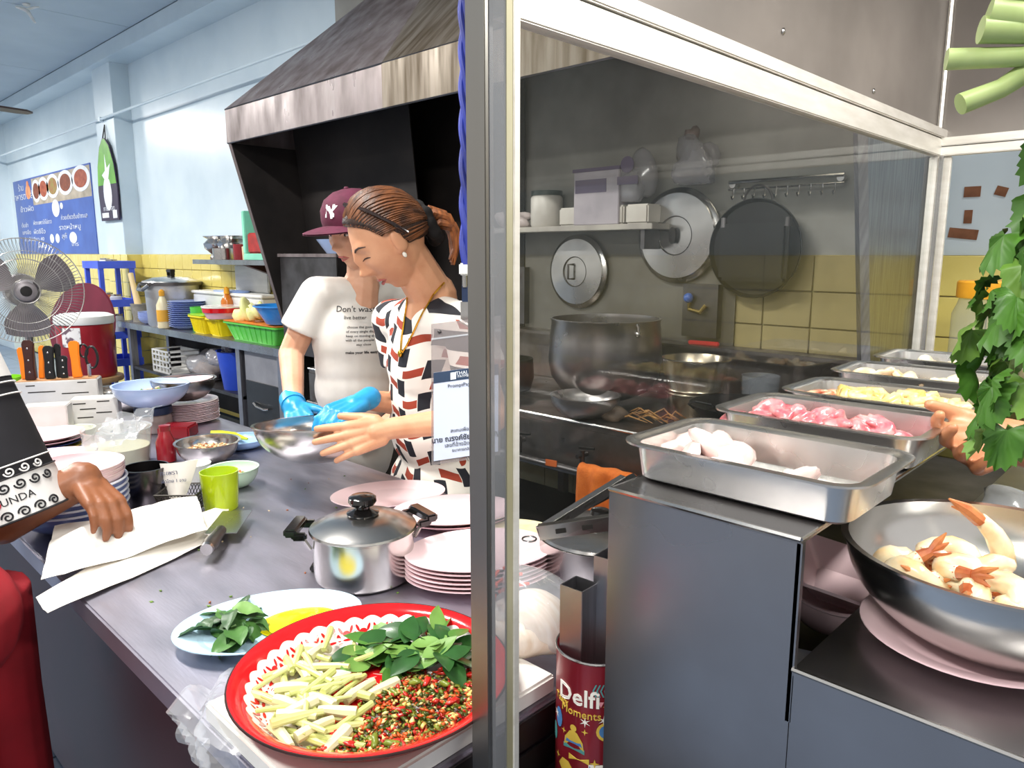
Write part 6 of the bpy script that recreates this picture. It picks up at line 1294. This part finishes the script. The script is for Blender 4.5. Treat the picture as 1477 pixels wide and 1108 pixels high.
for v in me.vertices:
    d = q1.transposed() @ (v.co - Vector((ctr.x, ctr.y, 0))); an = math.atan2(d.y, d.x); vv.append((an * .145 + .02 * math.sin(v.co.z * 14), v.co.z + .012 * math.sin(an * 5)))
for lp in me.loops: uvl.data[lp.index].uv = vv[lp.vertex_index]
tr1 = MB(); ax1 = Vector(shL) - Vector(shR); ax1.z = 0; fd1 = Vector((-.4, -.9, 0)); legs(tr1, Vector(hip1) + Vector((0, .02, -.05)), ax1, fd1, .095); blob('trousers', tr1, trs, w1, .01, 2); shoes(w1, Vector(hip1) + Vector((0, .02, 0)), ax1, fd1, black_p)
# hair
def HL(mb): return mb.xf(HM @ Matrix.Scale(s1, 4))
blob('hair', hair_mesh(HM, s1), darkhair, w1, .0036, 2)
hair_strands = MB(); rr = random.Random(6); bun = Vector((0, .98, -.14)).normalized()
for i in range(120):
    an = math.radians(-118 + 236 * i / 119); best = None
    for e_ in range(-10, 80, 2):
        la = math.radians(e_); d = Vector((math.cos(la) * math.sin(an), -math.cos(la) * math.cos(an), math.sin(la))); p = head_pt(d)
        if p.z > hairline(p.y) + .01: best = d; break
    if best is None: continue
    pts = []
    for t in range(12):
        d = best.slerp(bun, t / 11 * .93); p = head_pt(d); n = Vector((p.x / .074 ** 2, (p.y - .01) / .09 ** 2, p.z / .112 ** 2)).normalized(); pts.append(p + n * (.0122 + .0012 * rr.random()) * min(1, .75 + t * .1))
    hair_strands.tube(pts, [.0008] + [.0017 + .0012 * rr.random()] * 10 + [.0012], 5)
HL(hair_strands); o = part('hair_strands', hair_strands, brownhair, w1); o['kind'] = 'stuff'
pony = MB()
for i in range(22):
    a = 2 * PI * i / 22; r0 = .018 * (.35 + .65 * (i % 3) / 2); c, s_ = r0 * math.cos(a), r0 * math.sin(a)
    pony.tube([(c, .105, -.022 + s_), (c * 1.4, .135, -.015 + s_ * 1.4), (c * 1.8, .158, -.04 + s_ * 1.2), (c * 1.8, .155, -.078 + s_), (c * 1.4, .135, -.105), (c * .7, .11, -.118 - .008 * (i % 3))], [.006, .009, .0095, .0085, .006, .0015], 6)
HL(pony); part('ponytail', pony, mat('copper_hair', '#a3602f', .45, 0, '#5f3318', ns=24, st=(1, 4, 1), bump=.3, bs=120), w1)
scr = MB()
for i in range(11):
    a = 2 * PI * i / 11; scr.ell((.03 * math.cos(a), .108 + .006 * (i % 2), -.016 + .042 * math.sin(a)), (.017, .02, .02), n=8)
HL(scr); blob('scrunchie', scr, mat('black_velvet', '#100d0d', .9), w1, .005, 2)
part('hairband', HL(MB().tube([(-.089, .04, .0), (-.09, .022, .035), (-.07, -.008, .088), (0, -.03, .122), (.07, -.008, .088), (.09, .022, .035), (.089, .04, 0)], [.004, .0045, .005, .005, .005, .0045, .004], 8)), mat('tortoise_dark', '#2a1c18', .15, coat=.5), w1)
part('earring', HL(MB().ell((.079, .008, -.038), (.004, .005, .007), n=10)), mat('pearl', '#efe9dc', .2, coat=.5), w1)
gold = mat('gold', '#d9a93a', .25, 1); bv1 = bvh_of(blo); bvb = bvh_of(bd)
def drape(pts, off=.004):
    out = []
    for p in pts:
        p = Vector(p); best = None
        for b in (bv1, bvb):
            h_ = b.ray_cast(p - FW3 * .5, FW3)
            if h_[0] is not None and (best is None or h_[3] < best[1]): best = (h_[0], h_[3])
        out.append(best[0] - FW3 * off if best else p)
    return out
ncl = [(-1.535,1.322,1.363), (-1.551,1.298,1.331), (-1.564,1.275,1.289), (-1.577,1.25,1.239), (-1.589,1.227,1.193), (-1.597,1.214,1.171)]; ncr = [(-1.603,1.245,1.322), (-1.605,1.23,1.267), (-1.603,1.218,1.212), (-1.6,1.212,1.171)]
def dense(P, k=4): return [Vector(a).lerp(Vector(b), t / k) for a, b in zip(P, P[1:]) for t in range(k)] + [Vector(P[-1])]
nl = part('necklace', MB().tube(drape(dense(ncl)), .0026, 6).tube(drape(dense(ncr)), .0026, 6), gold, w1); part('pendant', MB().ell(drape([(-1.6,1.212,1.171)], .008)[0], (.008, .008, .011), n=10), gold, nl)

# ---------------------------------------------------------------- person in the white T-shirt
w2 = thing('person', 'person in a white T-shirt and maroon cap with a blue glove, standing behind the bowl', 'person', (0, 0, 0))
H2 = (-2.042,1.374,1.505); F2 = -RT3 * .55 - FW3 * .85; HM2 = head_matrix(H2, F2, math.radians(12)); s2_ = 1.0
nk2 = (-2.084,1.435,1.345); shR2 = (-2.132,1.296,1.31); shL2 = (-2.108,1.625,1.29); ch2 = (-2.112,1.419,1.155); wa2 = (-2.12,1.412,0.988); hp2 = (-2.14,1.409,0.766); elR2 = (-2.188,1.223,1.119); wrR2 = (-2.009,1.123,0.986); elL2 = (-2.106,1.671,1.008); wrL2 = (-1.944,1.451,0.912)
sk = MB(); head_prims(sk, HM2, s2_); sk.cap(HM2 @ Vector((0, .03, -.05)), nk2, .045, .05); sk.cap(nk2, ch2, .06, .08)
sk.cap(shR2, elR2, .048, .04); sk.cap(elR2, wrR2, .041, .029); sk.cap(shL2, elL2, .045, .038); sk.cap(elL2, wrL2, .038, .028)
hand(sk, wrL2, Vector((-.5, -.6, -.5)), -UP3, -1, (.3, .3, .3, .3))
bd2 = blob('body', sk, skin_l, w2, .0036, 3); face_parts(w2, HM2, s2_, True)
gl = MB(); fd2 = Vector((-1.861,1.07,0.935)) - Vector(wrR2); gl.cap(Vector(wrR2) - fd2.normalized() * .03, Vector(wrR2) + fd2.normalized() * .02, .038, .034); hand(gl, Vector(wrR2) + fd2.normalized() * .01, fd2, Vector((.3, .3, -.9)), 1, (.3, .35, .4, .4), 1.05); blob('glove', gl, glovem, w2, .0045, 3)
part('glove_cuff', MB().tube([Vector(wrR2) - fd2.normalized() * .045, Vector(wrR2) - fd2.normalized() * .02, Vector(wrR2)], [.037, .0375, .0385], 20), glovem, w2)
tee = mat('white_cotton', '#e4e1db', .85, 0, '#d6d2ca', ns=8, bump=.15, bs=30)
bl = MB(); q2 = torso(bl, Vector(nk2) + Vector((0, 0, -.015)), shL2, shR2, ch2, wa2, hp2, .98); bl.tube([shR2, Vector(shR2).lerp(Vector(elR2), .62)], [.06, .072], 20); bl.tube([shL2, Vector(shL2).lerp(Vector(elL2), .6)], [.06, .07], 20)
to = blob('t_shirt', bl, tee, w2, .0065, 16); bv2 = bvh_of(to)
tx = mat('black_print', '#3a3a3c', .7); rx_ = mat('red_print_tee', '#c8503f', .7); Xd = RT3; Yd = UP3
O2 = Vector((-2.005,1.407,1.261)); fn = lambda dx, dy: project(O2 + Xd * dx + Yd * dy, Xd - UP3 * .04, Yd, FW3, bv2)
text_part('lettering', "Don't waste your -", .026, tx, w2, fn=fn(-.004, 0)); text_part('lettering', 'Life', .026, rx_, w2, fn=fn(.135, -.004))
text_part('lettering', 'live better', .016, tx, w2, fn=fn(-.045, -.024))
for k, t_ in enumerate(('choose the good side', 'of every single day and', 'keep on moving slowly', 'with all the people who', 'stay close')): text_part('lettering', t_, .011, tx, w2, fn=fn(-.02, -.055 - .014 * k))
text_part('lettering', 'make your life easy everyday', .012, tx, w2, fn=fn(-.005, -.138), bold=.0003)
tr2 = MB(); ax2 = Vector(shL2) - Vector(shR2); ax2.z = 0; legs(tr2, Vector(hp2) + Vector((0, .02, -.04)), ax2, F2); blob('trousers', tr2, trs, w2, .01, 2); shoes(w2, hp2, ax2, F2, black_p)
def HL2(mb): return mb.xf(HM2 @ Matrix.Scale(s2_, 4))
blob('hair', hair_mesh(HM2, s2_, .008), darkhair, w2, .005, 2)
capm = mat('maroon_twill', '#5c1f38', .8, 0, '#4d182d', ns=30, bump=.15, bs=200)
cp = MB(); cp.lathe([(.088, -.004), (.09, .015), (.087, .045), (.071, .075), (.042, .094), (.012, .1), (.002, .101)], 36, (0, .012, .036), .98, 1.13); HL2(cp); cpo = part('cap', cp, capm, w2)
vs = []; fs = []
for i in range(13):
    a = -1.15 + 2.3 * i / 12
    for j in range(6):
        r_ = .08 + .075 * j / 5 * math.cos(a * .75); vs.append((r_ * math.sin(a) * .98, .008 - r_ * math.cos(a) * 1.12, .034 - .012 * (j / 5) ** 2 * math.cos(a) - .014 * abs(math.sin(a)) ** 2))
for i in range(12):
    for j in range(5): a = i * 6 + j; fs.append((a, a + 1, a + 7, a + 6))
k = len(vs); vs += [(x, y, z + .004) for x, y, z in vs]; fs += [tuple(k + t for t in q[::-1]) for q in fs]
part('visor', HL2(MB().add(vs, fs)), capm, cpo); part('button', HL2(MB().ell((0, .012, .138), (.008, .008, .005), n=10)), capm, cpo)
bvc = BVHTree.FromPolygons([v.co.copy() for v in cpo.data.vertices], [tuple(p.vertices) for p in cpo.data.polygons])
fl_ = HM2.to_3x3() @ Vector((0, 1, 0)); up_ = HM2.to_3x3() @ Vector((0, 0, 1)); rt_ = HM2.to_3x3() @ Vector((1, 0, 0)); oc = HM2 @ Vector((.012, -.08, .078))
wht = mat('white_embroidery', '#efeeee', .7)
for t_, dx, dy in (('N', -.004, .002), ('Y', .004, -.002)): text_part('emblem_letter', t_, .05, wht, cpo, fn=project(oc + rt_ * dx + up_ * dy, rt_, up_, fl_, bvc, .002), bold=.0012)

# ---------------------------------------------------------------- mixing bowl in their hands
BX = Vector((-1.713,1.022,0.962))
solo('mixing_bowl', MB().lathe(bowl_prof(.162, .095, .065), 64), bowlsteel, 'large steel mixing bowl held over the counter by two people', 'bowl', BX - Vector((0, 0, .065)), (-.05, -.08, 0))
bits('minced_filling', 200, lambda r: (lambda a, d: (BX.x + d * math.cos(a), BX.y + d * math.sin(a), BX.z - .03 + r.random() * .03 * (1 - d / .1)))(r.uniform(0, 6.3), .09 * math.sqrt(r.random())), nut + [MC['herb_bits']], .009, None, 17, ('yellow minced filling in the held mixing bowl', 'food'), (1.2, 1, .8))

# ---------------------------------------------------------------- man at the left with the printed shirt
m1 = thing('person', 'person in a black printed shirt and red shorts reaching onto the paper', 'person', (0, 0, 0))
el = (-1.794,0.319,0.892); wr = (-1.736,0.462,0.96); shm = (-1.881,0.262,1.296); hem = (-1.768,0.346,0.899)
tor = Vector((-1.93, .02, 1.12)); hpm = Vector((-1.616,0.168,0.781)); nkm = Vector((-1.95, .0, 1.42))
sk = MB(); sk.cap(shm, el, .055, .046); sk.cap(el, wr, .052, .039); HMm = head_matrix((-1.93, .06, 1.62), (-.3, .95, 0), .3); head_prims(sk, HMm, 1.02); sk.cap((-1.94, .03, 1.56), nkm, .055, .062)
kd = Vector((-1.648,0.48,0.914)) - Vector(wr); hand(sk, wr, kd, -RT3 * .6 - UP3 * .4 + FW3 * .3, 1, (.42, .48, .45, .4), 1.05, .05, (.4, .35, -.85), .05)
shm2 = Vector((-2.12, -.06, 1.3)); sk.cap(shm2, (-2.2, .12, 1.08), .055, .045); sk.cap((-2.2, .12, 1.08), (-2.12, .3, .93), .043, .03); hand(sk, (-2.12, .3, .93), (.3, .9, -.2), -UP3, 1, (.3,) * 4)
ax_m = Vector((.75, -.66, 0)); legs(sk, hpm + Vector((0, 0, -.03)), ax_m, (.4, .9, 0), .088)
blob('body', sk, skin_d, m1, .0045, 3); face_parts(m1, HMm, 1.02, True)
blob('hair', hair_mesh(HMm, 1.02), darkhair, m1, .006, 2)
blk_c = mat('black_cotton', '#17161a', .8, 0, '#201f24', ns=9, bump=.1)
bl = MB(); torso(bl, nkm, shm, shm2, tor + Vector((0, 0, .08)), tor.lerp(hpm, .35), tor.lerp(hpm, .72) + Vector((0, 0, .03)), .84); blob('shirt', bl, blk_c, m1, .008, 4)
# sleeve as a loose cone ending in a printed white band
A_ = Vector(shm); B_ = Vector(hem); axs = (B_ - A_).normalized(); Ls = (B_ - A_).length
e1 = (-FW3 - axs * (-FW3).dot(axs)).normalized(); e2 = axs.cross(e1)
def cone(t, a, off=0): r = .082 + .016 * t + off; return A_ + axs * Ls * t + (e1 * math.cos(a) + e2 * math.sin(a)) * r
def cone_strip(t0, t1, n=56, m_=8, off=0.0):
    mb = MB(); vs = [cone(t0 + (t1 - t0) * j / m_, 2 * PI * i / n, off) for i in range(n) for j in range(m_ + 1)]; fs = []
    for i in range(n):
        for j in range(m_): a = i * (m_ + 1) + j; b = ((i + 1) % n) * (m_ + 1) + j; fs.append((a, a + 1, b + 1, b))
    return mb.add(vs, fs)
slv = part('sleeve', cone_strip(-.05, 1.0), blk_c, m1); wht_c = mat('white_cotton_print', '#e9e7e4', .8)
part('hem_band', cone_strip(.80, 1.002, off=.0015), wht_c, slv)
def onS(t, a, off=.003): return cone(t, a, off)
def scroll(tc, ac, s_, mir, m_, turns=1.4):
    pts = []
    for i in range(22):
        th = i / 21 * turns * 2 * PI; r_ = s_ * (1 - .8 * i / 21); pts.append(onS(tc + mir * r_ * math.sin(th) / Ls, ac + r_ * math.cos(th) / .095))
    return MB().tube(pts, .0018, 5)
for i in range(11):
    a = -1.5 + .30 * i
    part('scroll', scroll(.84, a, .011, 1, blk_c), blk_c, slv); part('scroll', scroll(.972, a + .12, .011, -1, blk_c), blk_c, slv); part('scroll', scroll(.775, a + .1, .010, 1, wht_c), wht_c, slv)
part('band_line', MB().tube([onS(.80, 2 * PI * i / 48) for i in range(48)], .0018, 4, closed=True), blk_c, slv); part('band_line', MB().tube([onS(.745, 2 * PI * i / 48) for i in range(48)], .0016, 4, closed=True), wht_c, slv); part('band_line', MB().tube([onS(1.0, 2 * PI * i / 48) for i in range(48)], .0022, 4, closed=True), blk_c, slv)
part('band_line', MB().tube([onS(.42, 2 * PI * i / 48) for i in range(48)], .0016, 4, closed=True), wht_c, slv); part('band_line', MB().tube([onS(.36, 2 * PI * i / 48) for i in range(48)], .0016, 4, closed=True), wht_c, slv); part('upper_band', cone_strip(.12, .33, off=.0012), wht_c, slv)
SA = -1
def sleeve_fn(tc, ac): return lambda p: cone(tc - p.y / Ls, ac + SA * p.x / .097, .003 + p.z)
text_part('lettering', 'F', .021, blk_c, slv, fn=sleeve_fn(.905, -.17)); text_part('lettering', 'UNDA', .021, blk_c, slv, fn=sleeve_fn(.905, -.76)); text_part('lettering', 'AL', .026, blk_c, slv, fn=sleeve_fn(.905, .85)); text_part('lettering', '*', .03, blk_c, slv, fn=sleeve_fn(.915, .35))
dsc = MB(); k0 = -.36
dsc.add([onS(.905, k0, .0035)] + [onS(.905 + .0095 * math.sin(2 * PI * i / 14) / Ls, k0 + .0095 * math.cos(2 * PI * i / 14) / .097, .0035) for i in range(14)], [(0, 1 + i, 1 + (i + 1) % 14) for i in range(14)]); part('red_dot', dsc, mat('red_dot', '#c22435', .6), slv)
for P in ([(.45, -.3), (.43, 0), (.47, .3), (.56, .45)], [(.5, -.2), (.48, .05), (.52, .22), (.6, .3)], [(.5, -.2), (.6, -.25), (.68, -.1), (.73, .05), (.70, .18), (.66, .12)], [(.56, -.1), (.63, -.05), (.66, .05)], [(.73, .05), (.74, -.1), (.68, -.2)]):
    Q = dense([Vector((a, b, 0)) for a, b in P], 4); part('creature_line', MB().tube([onS(p.x, p.y) for p in Q], .0017, 5), wht_c, slv)
yb = [(.52, .3), (.54, .45), (.60, .52), (.625, .4), (.585, .36), (.60, .25), (.56, .18)]; mb = MB(); mb.add([onS(.57, .35, .004)] + [onS(a, b, .004) for a, b in yb], [(0, 1 + i, 1 + (i + 1) % len(yb)) for i in range(len(yb))]); part('yellow_patch', mb, mat('yellow_print', '#efd52a', .7), slv)
for k in range(4): part('upper_print', MB().tube([onS(.16 + .04 * k, -.3 + .05 * k), onS(.17 + .04 * k, .1), onS(.16 + .04 * k, .45)], .0017, 5), blk_c, slv)
# red shorts
redc = mat('red_shorts', '#9a1522', .8, 0, '#83101b', ns=10, bump=.15, bs=30)
sh = MB(); sh.ell(hpm, (.165, .135, .13), None, 20)
for k in (-1, 1):
    a = hpm + ax_m.normalized() * .085 * k; sh.tube([a + Vector((0, 0, .02)), a + Vector((0, 0, -.2)), a + Vector((0, .0, -.42))], [.11, .108, .112], 20)
so_ = blob('shorts', sh, redc, m1, .008, 3); part('white_stripe', MB(), wht_c, so_) if False else None
bvs = bvh_of(so_); st_ = MB(); vs = []; fs = []
for i in range(10):
    for j in range(2):
        zz = .725 + .032 * j; p0 = hpm + Vector((0, 0, zz - hpm.z)) + RT3 * (.11 + .008 * i); h_ = bvs.ray_cast(p0 - FW3 * .6, FW3); vs.append((h_[0] - FW3 * .002) if h_[0] is not None else vs[-2])
for i in range(9): fs.append((2 * i, 2 * i + 1, 2 * i + 3, 2 * i + 2))
part('white_stripe', st_.add(vs, fs), wht_c, so_); shoes(m1, hpm, ax_m, (.4, .9, 0), black_p)

# ---------------------------------------------------------------- vendor's hand at the trays
v1 = thing('person', 'person behind the hanging celery whose hand grips a steel tray', 'person', (0, 0, 0))
wr = Vector((-0.211,1.23,1.178)); elv = Vector((.12, 1.32, 1.12)); shv = Vector((.36, 1.42, 1.36))
sk = MB(); sk.cap(shv, elv, .055, .046); sk.cap(elv, wr, .046, .032)
fdv = Vector((-0.27,1.087,1.174)) - wr
hand(sk, wr, fdv, -FW3 * .7 + UP3 * .6, 1, (.35, .4, .45, .5), 1.0, .1, (.9, .62, .1), .25)
tv = Vector((.5, 1.5, 1.1)); hv2 = Vector((.52, 1.5, .85)); HMv = head_matrix((.46, 1.46, 1.66), (-.8, -.5, 0), .3); head_prims(sk, HMv, 1.0); sk.cap((.47, 1.48, 1.6), (.5, 1.5, 1.42), .055, .065)
sk.cap((.64, 1.56, 1.36), (.72, 1.5, 1.1), .055, .045); sk.cap((.72, 1.5, 1.1), (.6, 1.3, 1.08), .043, .03); hand(sk, (.6, 1.3, 1.08), (-.8, -.5, 0), -UP3, 1, (.3,) * 4)
legs(sk, hv2, (.5, .8, 0), (-.8, -.5, 0)); blob('body', sk, skin_r, v1, .0042, 3); face_parts(v1, HMv, 1.0, True)
blob('hair', hair_mesh(HMv, 1.0), darkhair, v1, .006, 2)
bl = MB(); torso(bl, (.5, 1.5, 1.42), shv, (.64, 1.58, 1.36), tv + Vector((0, 0, .1)), tv, hv2, 1.0); bl.cap(shv, shv.lerp(elv, .5), .066, .072); bl.cap((.64, 1.56, 1.36), (.69, 1.53, 1.23), .066, .072); blob('shirt', bl, mat('grey_shirt', '#77716c', .8), v1, .009, 4)
tr2 = MB(); legs(tr2, hv2 + Vector((0, 0, -.03)), (.5, .8, 0), (-.8, -.5, 0), .098); blob('trousers', tr2, trs, v1, .01, 2); shoes(v1, hv2, (.5, .8, 0), (-.8, -.5, 0), black_p)

# ---------------------------------------------------------------- payment card on its blue lanyard
qd = thing('payment_card', 'clear plastic sleeve with a printed payment card hung by a blue lanyard', 'card', (0, 0, 0))
Pa = Vector((-0.851,0.706,1.337)); Pb = Vector((-0.778,0.779,1.35)); Pc = Vector((-0.754,0.753,1.146)); Pd = Vector((-0.825,0.68,1.131))
def quad(a0, a1, b0, b1, off): return [Pa.lerp(Pb, a).lerp(Pd.lerp(Pc, a), b) - FW3 * off for a, b in ((a0, b0), (a1, b0), (a1, b1), (a0, b1))]
slm = film('vinyl_sleeve', (.86, .84, .84), .3, '#a9a0a0', 1, .12)
def qsheet(pts, t): return sheet(pts[::-1], t)
part('sleeve', qsheet(quad(0, 1, 0, 1, 0), .0012), slm, qd); cardm = mat('card_white', '#cfd6ea', .5, 0, '#c5cde4', ns=4)
cdp = part('card', qsheet(quad(.035, .97, .345, .97, .0025), .0006), cardm, qd); part('header_band', qsheet(quad(.035, .97, .345, .42, .0034), .0004), mat('card_navy', '#263b57', .5), cdp); part('sleeve_seam', qsheet(quad(0, 1, .10, .112, .0016), .0006), bagf, qd); part('grommet', MB().ell(quad(.12, .12, .06, .06, .002)[0], (.003, .003, .003), n=8), steel_d, qd)
def ctext(b, size, a, t, m_, **k_): o_ = quad(a, a, t, t, .0042)[0]; text_part('lettering', b, size, m_, cdp, frame_m(o_, Pb - Pa, Pa - Pd), ext=.0001, **k_)
cwh = mat('card_print_white', '#e9edf5', .5); cdk = mat('card_print_dark', '#333845', .5)
ctext('THAI QR', .0075, .5, .372, cwh); ctext('PAYMENT', .0055, .5, .395, cwh); part('header_icon', qsheet(quad(.28, .36, .36, .41, .0042), .0003), cwh, cdp)
ctext('PromptPay', .0075, .4, .455, cdk); ctext('สแกนเพื่อชำระเงิน', .007, .52, .775, cdk); ctext('นาย ณรงค์ชัย ด้วงเจริญ', .0105, .5, .83, cdk, bold=.0002); ctext('เลขที่อ้างอิง 004999', .008, .5, .875, cdk); ctext('ธนาคารกสิกรไทย', .006, .5, .915, cdk)
lp = [Vector((-0.904,0.825,1.862)), Vector((-0.886,0.807,1.717)), Vector((-0.867,0.787,1.561)), Vector((-0.84,0.764,1.42))]
blu = mat('royal_blue_cord', '#1f2f8f', .6, 0, '#16226e', ns=20)
for ph in (0, PI):
    pts = []; n = 60
    for i in range(n + 1):
        t = i / n; p = lp[0].lerp(lp[3], t); a = t * 24 + ph; pts.append(p + RT3 * .0035 * math.cos(a) + FW3 * .0035 * math.sin(a))
    part('cord', MB().tube(pts, .0048, 8), blu, qd)
e_ = lp[3]; part('crimp', MB().cyl(e_ + Vector((0, 0, .006)), e_ - Vector((0, 0, .012)), .0085, .0085, 14), white_p, qd, bevel=.002); part('swivel', MB().cyl(e_ - Vector((0, 0, .012)), e_ - Vector((0, 0, .03)), .004, .004, 10), steel, qd)
part('ribbon', MB().box(e_ - Vector((0, 0, .042)), (.009, .003, .028), rot=Matrix.Rotation(.77, 3, 'Z')), mat('navy_plastic', '#24324f', .35), qd); part('clip', MB().box(e_ - Vector((0, 0, .068)) - FW3 * .004, (.013, .005, .032), rot=Matrix.Rotation(.77, 3, 'Z')).tube([e_ - Vector((0, 0, .08)) - FW3 * .006 - RT3 * .008, e_ - Vector((0, 0, .088)) - FW3 * .006 + RT3 * .006], .003, 6), steel, qd)
